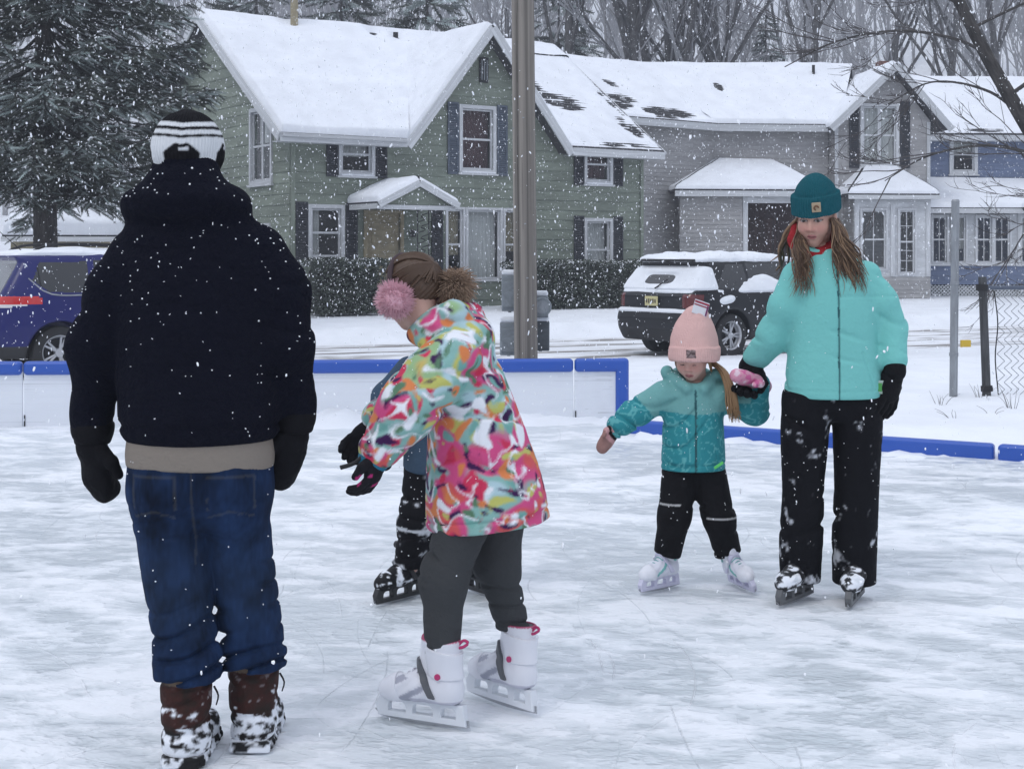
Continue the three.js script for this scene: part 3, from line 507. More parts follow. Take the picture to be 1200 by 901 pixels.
  part('fascia', bx(lx - 0.28 - oh, 0.20, 0.04, (oh + lx - 0.28) / 2, e0 - 0.11, o + 0.025), M.white, H); part('fascia', bx(rh - rx - 0.28, 0.20, 0.04, (rh + rx + 0.28) / 2, e0 - 0.11, o + 0.025), M.white, H);
  part('soffit', bx(lx - oh - 0.3, 0.02, o, (oh + lx - 0.28) / 2, e0 - 0.19, o / 2), M.trim, H); part('soffit', bx(rh - rx - 0.3, 0.02, o, (rh + rx + 0.28) / 2, e0 - 0.19, o / 2), M.trim, H);
  for (const zs of [[o, -DP / 2], [-DP - o, -DP / 2]]) part('rake_board', beam([oh - 0.02, e0 - 0.1, zs[0]], [oh - 0.02, RY - 0.1, zs[1]], 0.04, 0.24), M.white, H);
  part('rake_board', beam([rh + 0.02, e0 - 0.1, o], [rh + 0.02, RY - 0.1, -DP / 2], 0.04, 0.2), M.white, H);
  part('gutter', bx(lx - oh - 0.35, 0.07, 0.07, (oh + lx - 0.3) / 2, e0 - 0.06, o + 0.08), M.trim, H);
  part('vent_stack', merge([cyl([2.1, RY - 0.3, -DP / 2 + 0.3], [2.1, RY + 0.75, -DP / 2 + 0.3], 0.1, 0.1, 10), bx(0.7, 0.06, 0.12, 2.1, RY + 0.62, -DP / 2 + 0.3)]), M.tan, H); part('vent_pipe', cyl([5.0, RY - 0.5, -DP / 2 + 0.5], [5.0, RY - 0.1, -DP / 2 + 0.5], 0.07, 0.07, 10), M.dark, H);
  // gable vent
  const gv = sub('gable_vent', H); part('vent_frame', rbx(0.26, 0.62, 0.04, CX - 0.02, 5.92, 0.045, 0.01), M.iron, gv); for (let i = -1; i <= 1; i++) part('vent_slat', rbx(0.03, 0.5, 0.02, CX - 0.02 + i * 0.075, 5.92, 0.075, 0.006), M.boxGrey, gv);
}
// ------------------------------------------------------------------ pale grey house
{
  const H = thing('grey_house', 'pale grey sided house with bay window and porch', 'house', [9.49, 0.2, -43.4], 5 * D), G = [std(0.34, 0.335, 0.335, 0.75, { map: paintTone }), std(0.40, 0.395, 0.395, 0.75, { map: paintTone })], Z = [0, 0, 0];
  const EV = 5.3, B = -3.5, row = 0.125;
  wall(H, Z, 0, [[B, 0], [-0.02, 0], [-0.02, EV], [B, EV]], [], G, row, 0.016, 4);
  const gz = 0.55, gw = 2.9, gh = [0.86, 3.95, 1.86, 5.65];
  wall(H, [0, 0, gz], 0, [[0, 0], [gw, 0], [gw, 5.25], [1.72, 6.72], [0, 5.25]], [gh], G, row, 0.016, 4);
  wall(H, [0, 0, 0], -Math.PI / 2, [[0, 0], [gz - 0.13, 0], [gz - 0.13, 5.25], [0, 5.25]], [], G, row, 0.016, 4);
  part('corner_board', bx(0.10, 5.2, 0.03, 0.05, 2.6, gz + 0.035), M.trim, H); part('corner_board', bx(0.10, 5.2, 0.03, gw - 0.05, 2.6, gz + 0.035), M.trim, H);
  part('wall', bx(0.12, EV, 7.4, gw - 0.07, EV / 2, -3.3), G[0], H); part('wall', bx(9, EV, 0.12, -1.6, EV / 2, -7.1), G[0], H);
  win(H, [0, 0, gz], 0, gh, { cols: 2, curtain: M.curtain, drop: 0.0 }); for (const x of [0.58, 2.13]) shutter(H, [0, 0, gz], 0, x, 3.82, 5.8, 0.30, M.shutterDark);
  // left wing, turned towards the street
  const a = 33 * D, wl = sub('wing', H); wl.position.set(B, 0, 0); wl.rotation.y = a;
  wall(wl, Z, 0, [[-6.4, 0], [0.1, 0], [0.1, EV], [-6.4, EV]], [], G, row, 0.016, 4);
  roofPlane(wl, [-6.6, EV - 0.2, 0.35], [0.35, EV - 0.2, 0.35], [2.0, 7.25, -3.4], [-6.6, 7.25, -3.4], { edge: [0, 0, 1, 0], snow: 0.12, bare: [[0.66, 0.12, 0.22, 0.14, 1], [0.42, 0.25, 0.2, 0.2, 1], [0.52, 0.55, 0.06, 0.2, 0.8]] });
  part('fascia', bx(7.0, 0.2, 0.04, -3.1, EV - 0.30, 0.38), M.trim, wl);
  part('vent_pipe', cyl([0.25, 6.4, -2.4], [0.25, 7.25, -2.4], 0.05, 0.05, 8), M.dark, H);
  // main roof and front gable
  roofPlane(H, [B - 0.1, EV - 0.2, 0.38], [0.2, EV - 0.2, 0.38], [1.75, 7.3, -3.2], [B - 1.9, 7.3, -3.2], { edge: [0, 0, 1, 0], snow: 0.14, bare: [[0.3, 0.62, 0.035, 0.12, 1], [0.26, 0.75, 0.02, 0.05, 0.9]] });
  roofPlane(H, [1.75 + 1.3, EV - 0.2, -7], [B - 1.9, EV - 0.2, -7], [B - 1.9, 7.3, -3.2], [1.75, 7.3, -3.2], { cell: 0.25 });
  const pk = [1.75, 6.9];
  roofPlane(H, [-0.22, 5.02, -0.4], [-0.22, 5.02, gz + 0.4], [pk[0], pk[1], gz + 0.4], [pk[0], pk[1], -2.6], { edge: [0, 1, 1, 0], snow: 0.11 });
  roofPlane(H, [3.42, 5.02, gz + 0.4], [3.42, 5.02, -6.9], [pk[0], pk[1], -4.6], [pk[0], pk[1], gz + 0.4], { edge: [1, 0, 1, 0], snow: 0.11 });
  part('rake_board', beam([-0.22, 4.94, gz + 0.42], [pk[0], pk[1] - 0.09, gz + 0.42], 0.04, 0.2), M.trim, H); part('rake_board', beam([3.42, 4.94, gz + 0.425], [pk[0], pk[1] - 0.09, gz + 0.425], 0.04, 0.2), M.trim, H);
  part('fascia', bx(3.6, 0.2, 0.04, -1.85, EV - 0.3, 0.405), M.trim, H);
  part('chimney', bx(0.45, 1.3, 0.45, 2.5, 6.7, -2.2), M.brick, H);
  // porch with a closed siding wall and a dark open bay
  const pz = 1.8, p0 = -4.9, p1 = -0.9, pe = 3.12;
  wall(H, [0, 0, pz], 0, [[p0, 0], [-3.08, 0], [-3.08, pe - 0.02], [p0, pe - 0.02]], [], G, row, 0.016, 4);
  part('porch_post', bx(0.14, pe, 0.14, -3.0, pe / 2, pz - 0.05), M.white, H); part('porch_post', bx(0.14, pe, 0.14, -0.98, pe / 2, pz - 0.05), M.white, H);
  part('porch_header', bx(1.88, 0.38, 0.1, -1.99, pe - 0.2, pz - 0.04), M.white, H); part('porch_floor', bx(4, 0.2, 1.7, -2.9, 0.1, 0.92), M.boxGrey, H);
  const dr = sub('door', H); part('door_leaf', bx(0.95, 2.1, 0.06, -2.1, 1.3, 0.05), M.doorBrown, dr); part('door_frame', merge([bx(0.1, 2.2, 0.08, -2.63, 1.3, 0.06), bx(0.1, 2.2, 0.08, -1.57, 1.3, 0.06)]), M.doorBrown, dr); part('handle', rbx(0.04, 0.16, 0.05, -1.72, 1.25, 0.1, 0.01), M.galv, dr);
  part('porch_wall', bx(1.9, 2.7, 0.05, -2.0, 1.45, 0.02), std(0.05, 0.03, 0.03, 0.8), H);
  for (let i = 0; i < 2; i++) part('porch_rail', cyl([-2.9, 0.95 - i * 0.35, pz - 0.05], [-1.05, 0.95 - i * 0.35, pz - 0.05], 0.03, 0.03, 6), M.doorBrown, H);
  const pt = 4.05, q = 0.18;
  roofPlane(H, [p0 - q, pe, pz + q], [p1 + q, pe, pz + q], [p1 - 0.9, pt, 0.05], [p0 + 1.55, pt, 0.05], { edge: [0, 0, 1, 0], snow: 0.1, cell: 0.06 }); roofPlane(H, [p0 - q, pe, 0.0], [p0 - q, pe, pz + q], [p0 + 1.55, pt, 0.05], [p0 + 1.5, pt, 0.04], { edge: [0, 0, 1, 0], snow: 0.1 }); roofPlane(H, [p1 + q, pe, pz + q], [p1 + q, pe, 0], [p1 - 0.85, pt, 0.04], [p1 - 0.9, pt, 0.05], { edge: [0, 0, 1, 0], snow: 0.1 });
  part('porch_fascia', bx(p1 - p0 + 2 * q, 0.16, 0.05, (p0 + p1) / 2, pe - 0.13, pz + q + 0.03), M.white, H);
  // bay window
  const bz = gz + 0.95, b0 = 0.28, b1 = 2.55, be = 3.02, wA = [0.50, 0.85, 1.22, 2.55], wB = [1.62, 0.72, 2.08, 2.55];
  wall(H, [0, 0, bz], 0, [[b0, 0], [b1, 0], [b1, 0.62], [b0, 0.62]], [], G, row, 0.016, 3);
  wall(H, [b0, 0, gz], -Math.PI / 2, [[0.01, 0], [0.93, 0], [0.93, be - 0.02], [0.01, be - 0.02]], [], G, row, 0.016, 3);
  const sh = new THREE.Shape([[b0, 0.62], [b1, 0.62], [b1, be], [b0, be]].map(p => new THREE.Vector2(...p))); for (const w of [wA, wB]) sh.holes.push(new THREE.Path([[w[0], w[1]], [w[0], w[3]], [w[2], w[3]], [w[2], w[1]]].map(p => new THREE.Vector2(...p))));
  part('bay_front', new THREE.ExtrudeGeometry(sh, { depth: 0.1, bevelEnabled: false }).translate(0, 0, bz - 0.1), M.white, H); part('wall', bx(0.1, be, 0.92, b1 - 0.05, be / 2, gz + 0.42), G[0], H);
  for (const x of [b0 + 0.07, 1.42, b1 - 0.07]) part('pilaster', bx(0.13, 2.38, 0.04, x, 1.82, bz + 0.022), M.white, H); part('bay_frieze', bx(b1 - b0, 0.24, 0.045, (b0 + b1) / 2, be - 0.13, bz + 0.025), M.trim, H);
  win(H, [0, 0, bz], 0, wA, { f: 0.05, mx: 2, sill: false }); win(H, [0, 0, bz], 0, wB, { f: 0.05, mx: 2, my: [0.2, 0.36, 0.75], sill: false });
  roofPlane(H, [b0 - 0.25, be, bz + 0.22], [b1 + 0.2, be, bz + 0.22], [b1 - 0.7, 3.82, gz + 0.02], [b0 + 0.65, 3.82, gz + 0.02], { edge: [0, 0, 1, 0], snow: 0.09, cell: 0.05 }); roofPlane(H, [b0 - 0.25, be, gz], [b0 - 0.25, be, bz + 0.22], [b0 + 0.65, 3.82, gz + 0.03], [b0 + 0.62, 3.82, gz + 0.02], { edge: [0, 0, 1, 0], snow: 0.09 }); roofPlane(H, [b1 + 0.2, be, bz + 0.22], [b1 + 0.2, be, gz], [b1 - 0.67, 3.82, gz + 0.02], [b1 - 0.7, 3.82, gz + 0.03], { edge: [0, 0, 1, 0], snow: 0.09 });
  part('bay_fascia', bx(b1 - b0 + 0.45, 0.12, 0.04, (b0 + b1) / 2 - 0.02, be - 0.10, bz + 0.24), M.white, H);
}
// ------------------------------------------------------------------ blue house
{
  const H = thing('blue_house', 'blue sided house with enclosed white porch', 'house', [12.9, 0.2, -46.5], 2 * D), G = [std(0.155, 0.20, 0.31, 0.75, { map: paintTone }), std(0.165, 0.21, 0.325, 0.75, { map: paintTone })], Z = [0, 0, 0];
  const W = 8, EV = 5.15; const up = [1.25, 3.95, 1.95, 5.0], up2 = [4.5, 3.95, 5.2, 5.0];
  wall(H, Z, 0, [[0, 0], [W, 0], [W, EV], [0, EV]], [up, up2], G, 0.125, 0.016, 4);
  win(H, Z, 0, up, { curtain: M.curtain, drop: 0.5, f: 0.11 }); win(H, Z, 0, up2, { f: 0.11 });
  part('wall', bx(0.12, EV, 6.6, 0.07, EV / 2, -3.5), G[0], H); part('wall', bx(0.12, EV, 6.6, W - 0.07, EV / 2, -3.5), G[0], H); part('wall', bx(W, EV, 0.12, W / 2, EV / 2, -6.9), G[0], H);
  roofPlane(H, [-0.4, EV - 0.05, 0.4], [W + 0.4, EV - 0.05, 0.4], [W + 0.4, 7.3, -3.4], [-0.4, 7.3, -3.4], { edge: [1, 1, 1, 0], snow: 0.14, bare: [[0.3, 0.06, 0.12, 0.06, 0.9]] }); roofPlane(H, [W + 0.4, EV - 0.05, -7.2], [-0.4, EV - 0.05, -7.2], [-0.4, 7.3, -3.4], [W + 0.4, 7.3, -3.4], { cell: 0.25 });
  for (const x of [-0.37, W + 0.37]) part('gable_end', new THREE.ExtrudeGeometry(new THREE.Shape([[-7.0, EV - 0.05], [0.2, EV - 0.05], [-3.4, 7.16]].map(p => new THREE.Vector2(...p))), { depth: 0.1, bevelEnabled: false }).rotateY(-Math.PI / 2).translate(x > 0 ? W : 0.1, 0, 0), G[0], H);
  part('fascia', bx(W + 0.8, 0.18, 0.04, W / 2, EV - 0.17, 0.43), M.trim, H); part('soffit', bx(W + 0.8, 0.02, 0.4, W / 2, EV - 0.25, 0.2), M.trim, H);
  const pz = 2.6, P0 = -0.7, P1 = 7.6, pe = 2.66, ws = []; for (const [c, w] of [[0.02, 0.44], [0.62, 0.42], [1.38, 0.46], [1.93, 0.46], [2.72, 0.46], [3.4, 0.46], [4.1, 0.46], [4.8, 0.46]]) ws.push([c - 0.28, 1.02, c - 0.28 + w, 2.42]);
  const sh = new THREE.Shape([[P0, 1.0], [P1, 1.0], [P1, pe], [P0, pe]].map(p => new THREE.Vector2(...p))); for (const w of ws) sh.holes.push(new THREE.Path([[w[0], w[1]], [w[0], w[3]], [w[2], w[3]], [w[2], w[1]]].map(p => new THREE.Vector2(...p))));
  part('porch_wall', new THREE.ExtrudeGeometry(sh, { depth: 0.1, bevelEnabled: false }).translate(0, 0, pz - 0.1), M.trim, H);
  ws.forEach((w, i) => win(H, [0, 0, pz], 0, w, { f: 0.05, mx: 2, sill: false, curtain: i % 3 === 1 ? M.curtain : null, drop: 0.3 }));
  wall(H, [0, 0, pz], 0, [[P0, 0.36], [P1, 0.36], [P1, 0.94], [P0, 0.94]], [], G, 0.14, 0.016, 4); part('porch_rail', bx(P1 - P0, 0.09, 0.08, (P0 + P1) / 2, 0.97, pz + 0.03), M.white, H); part('porch_wall', bx(0.1, pe, pz - 0.1, P0 + 0.05, pe / 2, pz / 2), M.trim, H); part('porch_post', bx(0.13, 1.75, 0.05, 2.42, 1.78, pz + 0.02), M.white, H);
  const la = []; for (let k = 0; k < 62; k++) { const x = P0 + 0.1 + k * 0.11; la.push(beam([x, 0.0, pz - 0.03], [x + 0.34, 0.34, pz - 0.03], 0.012, 0.035), beam([x + 0.34, 0.0, pz - 0.045], [x, 0.34, pz - 0.045], 0.012, 0.035)); } stuffPart('lattice', merge(la), M.white, H); part('skirt_back', bx(P1 - P0 - 0.3, 0.36, 0.03, (P0 + P1) / 2, 0.18, pz - 0.3), M.dark, H);
  roofPlane(H, [P0 - 0.2, pe + 0.02, pz + 0.3], [P1 + 0.2, pe + 0.02, pz + 0.3], [P1 + 0.2, 3.62, 0.03], [P0 + 0.4, 3.62, 0.03], { edge: [1, 1, 1, 0], snow: 0.12 });
  part('porch_fascia', bx(P1 - P0 + 0.4, 0.14, 0.04, (P0 + P1) / 2, pe - 0.08, pz + 0.32), M.white, H);
  roofPlane(H, [2.35, pe + 0.02, 1.2], [2.35, pe + 0.02, pz + 0.55], [3.3, 3.2, pz + 0.55], [3.3, 3.2, 1.0], { edge: [0, 1, 1, 0], snow: 0.1, cell: 0.06 }); roofPlane(H, [4.25, pe + 0.02, pz + 0.55], [4.25, pe + 0.02, 1.2], [3.3, 3.2, 1.0], [3.3, 3.2, pz + 0.55], { edge: [1, 0, 1, 0], snow: 0.1, cell: 0.06 });
  part('pediment', new THREE.ExtrudeGeometry(new THREE.Shape([[2.45, pe], [4.15, pe], [3.3, 3.1]].map(p => new THREE.Vector2(...p))), { depth: 0.06, bevelEnabled: false }).translate(0, 0, pz + 0.4), G[0], H);
}
// ------------------------------------------------------------------ small tan garage behind the spruce
{
  const H = thing('garage', 'low tan garage with thick snow on its roof behind the spruce', 'garage', [-11.9, 0.2, -34.4], 8 * D), G = [M.tan, std(0.42, 0.37, 0.25, 0.75, { map: paintTone })];
  wall(H, [0, 0, 0], 0, [[0, 0], [2.6, 0], [2.6, 1.75], [0, 1.75]], [], G, 0.14, 0.016, 3); part('wall', bx(0.1, 1.75, 3, 2.55, 0.875, -1.62), M.tan, H); part('wall', bx(0.1, 1.75, 3, 0.05, 0.875, -1.62), M.tan, H); part('wall', bx(2.6, 1.75, 0.1, 1.3, 0.875, -3.2), M.tan, H);
  roofPlane(H, [-0.15, 1.72, 0.25], [2.72, 1.72, 0.25], [2.5, 2.75, -1.5], [0.0, 2.75, -1.5], { edge: [1, 1, 1, 0], snow: 0.32, cell: 0.06 }); roofPlane(H, [2.72, 1.72, -3.4], [-0.15, 1.72, -3.4], [0, 2.75, -1.5], [2.5, 2.75, -1.5], { edge: [1, 1, 1, 0], snow: 0.3 });
  part('gable_end', new THREE.ExtrudeGeometry(new THREE.Shape([[-3.25, 1.7], [0.05, 1.7], [-1.55, 2.62]].map(p => new THREE.Vector2(...p))), { depth: 0.1, bevelEnabled: false }).rotateY(-Math.PI / 2).translate(2.6, 0, 0), M.tan, H); part('fascia', bx(2.9, 0.12, 0.04, 1.28, 1.62, 0.28), M.white, H);
}

// ------------------------------------------------------------------ vegetation
function instanced(name, geo, mat, mats, parent, colors) {
  const m = shade(new THREE.InstancedMesh(geo, mat, mats.length)); m.name = name; m.userData.kind = 'stuff';
  mats.forEach((q, i) => { m.setMatrixAt(i, q); if (colors) m.setColorAt(i, colors[i]); }); m.instanceMatrix.needsUpdate = true; parent.add(m); return m;
}
const QA = new THREE.Quaternion(), up3 = V3(0, 1, 0);
function place(p, dir, scale, roll = 0) { QA.setFromUnitVectors(V3(1, 0, 0), dir.clone().normalize()); QA.multiply(new THREE.Quaternion().setFromAxisAngle(V3(1, 0, 0), roll)); return new THREE.Matrix4().compose(p, QA.clone(), Array.isArray(scale) ? V3(...scale) : V3(scale, scale, scale)); }
function clump(n, r, sx = 1, sy = 1, sz = 1) { const g = new THREE.IcosahedronGeometry(r, n), p = g.attributes.position; for (let i = 0; i < p.count; i++) { const k = 1 + 0.5 * noise(p.getX(i) / r * 1.7, p.getY(i) / r * 1.7, p.getZ(i) / r * 1.7); p.setXYZ(i, p.getX(i) * k * sx, p.getY(i) * k * sy, p.getZ(i) * k * sz); } g.computeVertexNormals(); return g; }
function sprayGeo(n, L, nl, w) {                           // a fir twig: stem and needles along +x
  const p = [], ix = []; let s = 0;
  for (let i = 0; i < n; i++) { const x = L * i / n, a = i * 2.4, l = nl * (1 - 0.45 * i / n) * rr(0.8, 1.2), dx = l * 0.7, r = l * 0.72, cy = Math.cos(a) * r * 0.7, cz = Math.sin(a) * r; p.push(x - w, 0, 0, x + w, 0, 0, x + dx, cy, cz); p.push(x, 0, -w, x, 0, w, x + dx, cy, cz); ix.push(s, s + 1, s + 2, s + 3, s + 4, s + 5); s += 6; }
  const st = [0, -0.004, 0, 0, 0.004, 0.004, L, 0, 0]; p.push(...st); ix.push(s, s + 1, s + 2); return geom(p, null, null, ix).toNonIndexed();
}
const needle = std(0.075, 0.086, 0.075, 0.9, { side: THREE.DoubleSide }), spray = sprayGeo(46, 0.30, 0.062, 0.0065), bigSpray = sprayGeo(34, 0.62, 0.15, 0.018), puff = clump(1, 0.05, 1.5, 0.5, 1.1);
function spruce(x, z, h, R, y0, label, o = {}) {
  const t = thing('spruce_tree', label, 'spruce', [x, groundY(x, z) - 0.1, z], rr(0, 6), o.group), lim = [], mats = [], cols = [], sn = [];
  part('trunk', tube([[0, 0, 0], [0.04, h * 0.4, 0.02], [0, h, 0]], h * 0.0165, 0.02, 12, 18), M.bark, t);
  const step = o.step || 0.26;
  for (let y = y0; y < Math.min(h - 0.2, o.top || 99); y += step * rr(0.8, 1.2)) {
    const f = (y - y0) / (h - y0), len0 = R * Math.pow(1 - f, 0.75) * (f < 0.06 ? 0.8 : 1), nb = o.nb || 7;
    for (let b = 0; b < nb; b++) {
      const a = rr(0, 6.283), len = len0 * rr(0.6, 1.08), c = Math.cos(a), s = Math.sin(a), drop = len * rr(0.16, 0.34), pts = [];
      for (let k = 0; k <= 5; k++) { const q = k / 5; pts.push(V3(c * len * q, y - drop * Math.sin(q * 2.3) + 0.05 * len * q * q, s * len * q)); }
      lim.push(tube(pts, 0.012 + len * 0.008, 0.005, 4, 6)); const cv = new THREE.CatmullRomCurve3(pts), n = Math.ceil(len * (o.dens || 17));
      for (let k = 0; k < n; k++) {
        const q = Math.pow(rr(0.04, 1), 0.75), p = cv.getPoint(q), side = rnd() < 0.5 ? 1 : -1, fan = rr(0.1, 1.15) * side, away = (1 - q) * len * 0.30 * rnd();
        const dir = V3(c * Math.cos(fan) - s * Math.sin(fan), rr(-0.75, 0.12), s * Math.cos(fan) + c * Math.sin(fan)); p.addScaledVector(dir, away);
        mats.push(place(p, dir, rr(0.7, 1.35) * (o.ss || 1), rr(0, 6))); const g = rr(0.55, 1.5), w = rnd() < 0.33 ? rr(2, 7) : 1; cols.push(new THREE.Color().setRGB(g * w, g * w, g * (w > 1 ? w * 1.12 : 0.95)));
        if (rnd() < (o.snow ?? 0.10)) sn.push(place(p.clone().addScaledVector(dir, rr(0, 0.2)).add(V3(0, 0.02, 0)), dir, rr(0.4, 1.3) * (o.ps || o.ss || 1), 0));
      }
    }
  }
  stuffPart('branches', merge(lim), M.bark, t); instanced('crown', o.geo || spray, needle, mats, t, cols); if (sn.length) instanced('branch_snow', puff, M.flake, sn, t);
}
spruce(-8.65, -26.9, 15, 3.7, 3.0, 'big dark spruce dusted with snow beside the green house', { top: 7.6, nb: 9, dens: 34, snow: 0.34, step: 0.22, ps: 0.42 });
const eg = 'dark evergreens behind the green house';
for (const [px, d, h, l] of [[300, 58, 14.0, 'dark evergreen rising behind the chimney of the green house'], [400, 61, 14.6, 'dark evergreen behind the middle of the green roof'], [500, 57, 13.4, 'dark evergreen behind the front gable of the green house'], [655, 66, 13.6, 'snowy evergreen just right of the utility pole top']])
  spruce((px - 600) / 1700 * d, -d, h, 3.6, 3, l, { nb: 6, step: 0.6, dens: 6, geo: bigSpray, ss: 1.5, group: eg, snow: 0.07 });
spruce(298 / 1700 * 62, -62, 11.6, 1.5, 2, 'narrow pointed evergreen above the grey house roof', { nb: 8, step: 0.3, dens: 9, geo: bigSpray, ss: 0.8, snow: 0.03 });

function limb(out, p, dir, len, r, lev, o) {               // grows a branch and its children
  const pts = [p.clone()], n = 4, d = dir.clone(); let q = p.clone();
  for (let i = 0; i < n; i++) { d.add(V3(rr(-1, 1), rr(-0.6, 0.9) + o.lift * (lev ? 1 : 0.3), rr(-1, 1)).multiplyScalar(0.13 + 0.05 * lev)).normalize(); q = q.clone().addScaledVector(d, len / n); pts.push(q); }
  const r1 = lev >= o.max ? r * 0.35 : r * 0.55;
  (lev < o.thick ? out.trunk : out.crown).push(tube(pts, r, r1, lev === 0 ? 10 : lev === 1 ? 6 : lev === 2 ? 4 : 3, lev < 2 ? 8 : 4));
  if (lev >= o.max) return; const kids = o.kids[lev], cv = new THREE.CatmullRomCurve3(pts);
  for (let k = 0; k < kids; k++) {
    const t = lev === 0 ? rr(o.from, 1) : rr(0.25, 1), a = rr(0, 6.283), tan = cv.getTangent(t), s = V3(Math.cos(a), rr(-0.2, 0.5), Math.sin(a)), nd = tan.clone().multiplyScalar(o.straight).add(s.multiplyScalar(o.spread)).normalize();
    limb(out, cv.getPoint(t), nd, len * o.shrink * rr(0.65, 1.15), Math.max(o.minr, mix(r, r1, t) * (lev === 0 ? 0.5 : 0.55)), lev + 1, o);
  }
}
const hazeBark = std(0.19, 0.185, 0.185, 0.95, { map: barkTone });  // trunks behind the houses, bark lightened to carry painted haze
function bareTree(x, z, h, r, label, o = {}) {
  const t = thing('bare_tree', label, 'tree', [x, groundY(x, z) - 0.1, z], 0, o.group), out = { trunk: [], crown: [] };
  const opt = { lift: 0.35, max: 4, thick: 2, kids: [9, 5, 4, 4], from: 0.3, straight: 0.85, spread: 0.62, shrink: 0.55, minr: 0.012, ...o };
  for (const [dx, dz, k] of o.stems || [[0, 0, 1]]) limb(out, V3(dx * 0.3, 0, dz * 0.3), V3(dx * 0.16, 1, dz * 0.16).normalize(), h * k, r * k, 0, opt);
  part('trunk', merge(out.trunk), o.barkMat || hazeBark, t); stuffPart('crown', merge(out.crown), M.hazeTwig, t);
}
const bt = 'bare trees behind the houses';
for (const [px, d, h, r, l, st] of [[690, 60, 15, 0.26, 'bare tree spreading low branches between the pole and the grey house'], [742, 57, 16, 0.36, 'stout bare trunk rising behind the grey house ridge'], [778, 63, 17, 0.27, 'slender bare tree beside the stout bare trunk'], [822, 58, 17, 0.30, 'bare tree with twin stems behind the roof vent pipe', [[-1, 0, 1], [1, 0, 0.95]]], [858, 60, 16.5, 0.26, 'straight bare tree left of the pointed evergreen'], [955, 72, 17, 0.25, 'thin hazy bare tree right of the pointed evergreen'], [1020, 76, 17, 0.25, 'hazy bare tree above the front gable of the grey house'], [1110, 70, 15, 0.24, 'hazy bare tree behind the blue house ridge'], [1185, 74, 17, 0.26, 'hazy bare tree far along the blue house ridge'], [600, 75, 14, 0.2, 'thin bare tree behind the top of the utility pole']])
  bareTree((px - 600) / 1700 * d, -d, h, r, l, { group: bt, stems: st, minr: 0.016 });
{ // leaning tree whose base is past the right edge of the view
  const x0 = 9.35, z0 = -21.5, t = thing('leaning_tree', 'leaning bare tree with long arching twigs in front of the blue house', 'tree', [x0, groundY(x0, z0) - 0.1, z0]), out = { trunk: [], crown: [] };
  const tr = [[0, 0, 0], [-0.35, 1.2, 0.05], [-1.0, 2.2, 0.1], [-1.75, 3.4, 0.1], [-2.55, 4.9, 0], [-3.1, 6.4, -0.2], [-3.3, 8, -0.3]].map(p => V3(...p)), cv = new THREE.CatmullRomCurve3(tr);
  out.trunk.push(tube(tr, 0.16, 0.05, 12, 36));
  const o = { lift: 0.05, max: 3, thick: 1, kids: [6, 5, 4], from: 0.2, straight: 0.9, spread: 0.5, shrink: 0.5, minr: 0.005 };
  const arch = (tt, pts, r) => { const p = cv.getPoint(tt), P = [p, ...pts.map(q => p.clone().add(V3(...q)))], c2 = new THREE.CatmullRomCurve3(P); out.trunk.push(tube(P, r, 0.007, 6, 20)); for (let k = 0; k < 13; k++) { const q = rr(0.15, 1), tg = c2.getTangent(q); limb(out, c2.getPoint(q), tg.multiplyScalar(0.8).add(V3(rr(-0.5, 0.3), rr(-0.55, 0.6), rr(-0.6, 0.6))).normalize(), rr(0.5, 1.3), Math.max(0.007, r * 0.28), 1, { ...o, kids: [0, 4, 3] }); } };
  arch(0.40, [[-0.4, 0.28, 0.1], [-1.1, 0.42, 0.15], [-2.0, 0.25, 0.2], [-2.6, -0.1, 0.2]], 0.036); arch(0.52, [[-0.4, 0.35, -0.2], [-1.2, 0.5, -0.3], [-1.9, 0.15, -0.3]], 0.026); arch(0.62, [[-0.5, 0.15, 0.3], [-1.4, 0.25, 0.5], [-2.4, 0.05, 0.7], [-3.1, -0.3, 0.7]], 0.03);
  arch(0.70, [[-0.6, 0.3, 0], [-1.6, 0.5, 0.1], [-2.5, 0.6, 0.2]], 0.026); arch(0.36, [[-0.3, -0.1, 0.1], [-0.75, -0.6, 0.2], [-1.1, -1.2, 0.25]], 0.02); arch(0.55, [[0.35, 0.3, 0.2], [0.8, 0.9, 0.3], [1.3, 1.6, 0.3]], 0.035); arch(0.66, [[0.4, 0.2, 0], [1.1, 0.5, 0.2], [1.8, 0.7, 0.2]], 0.03); arch(0.78, [[-0.5, 0.6, 0.2], [-1.4, 1.1, 0.3], [-2.4, 1.2, 0.4]], 0.028);
  part('trunk', merge(out.trunk), M.bark, t); stuffPart('crown', merge(out.crown), M.twig, t);
}
{ // far wooded hillside
  const kinds = [0, 1, 2].map(() => { const out = { trunk: [], crown: [] }; limb(out, V3(0, 0, 0), V3(0, 1, 0), 15, 0.16, 0, { lift: 0.4, max: 2, thick: 9, kids: [16, 5], from: 0.2, straight: 0.9, spread: 0.6, shrink: 0.34, minr: 0.04 }); return merge(out.trunk); });
  kinds.forEach((g, k) => { const ms = []; for (let i = 0; i < 380; i++) { const d = 92 + 170 * Math.pow(rnd(), 0.8), x = rr(-0.62, 0.62) * d; ms.push(new THREE.Matrix4().compose(V3(x, groundY(x, -d) - 0.3, -d), new THREE.Quaternion().setFromAxisAngle(up3, rr(0, 6.28)), V3(1, 1, 1).multiplyScalar(rr(0.6, 1.2)))); } const m = instanced('distant_woods' + (k ? '_00' + k : ''), g, M.hazeTwig, ms, scene); tag(m, ['grey leafless woods on the far hillside', 'more leafless woods filling the far hillside', 'thin leafless woods between others on the far hillside'][k], 'woods', 'leafless woods on the hill'); });
}
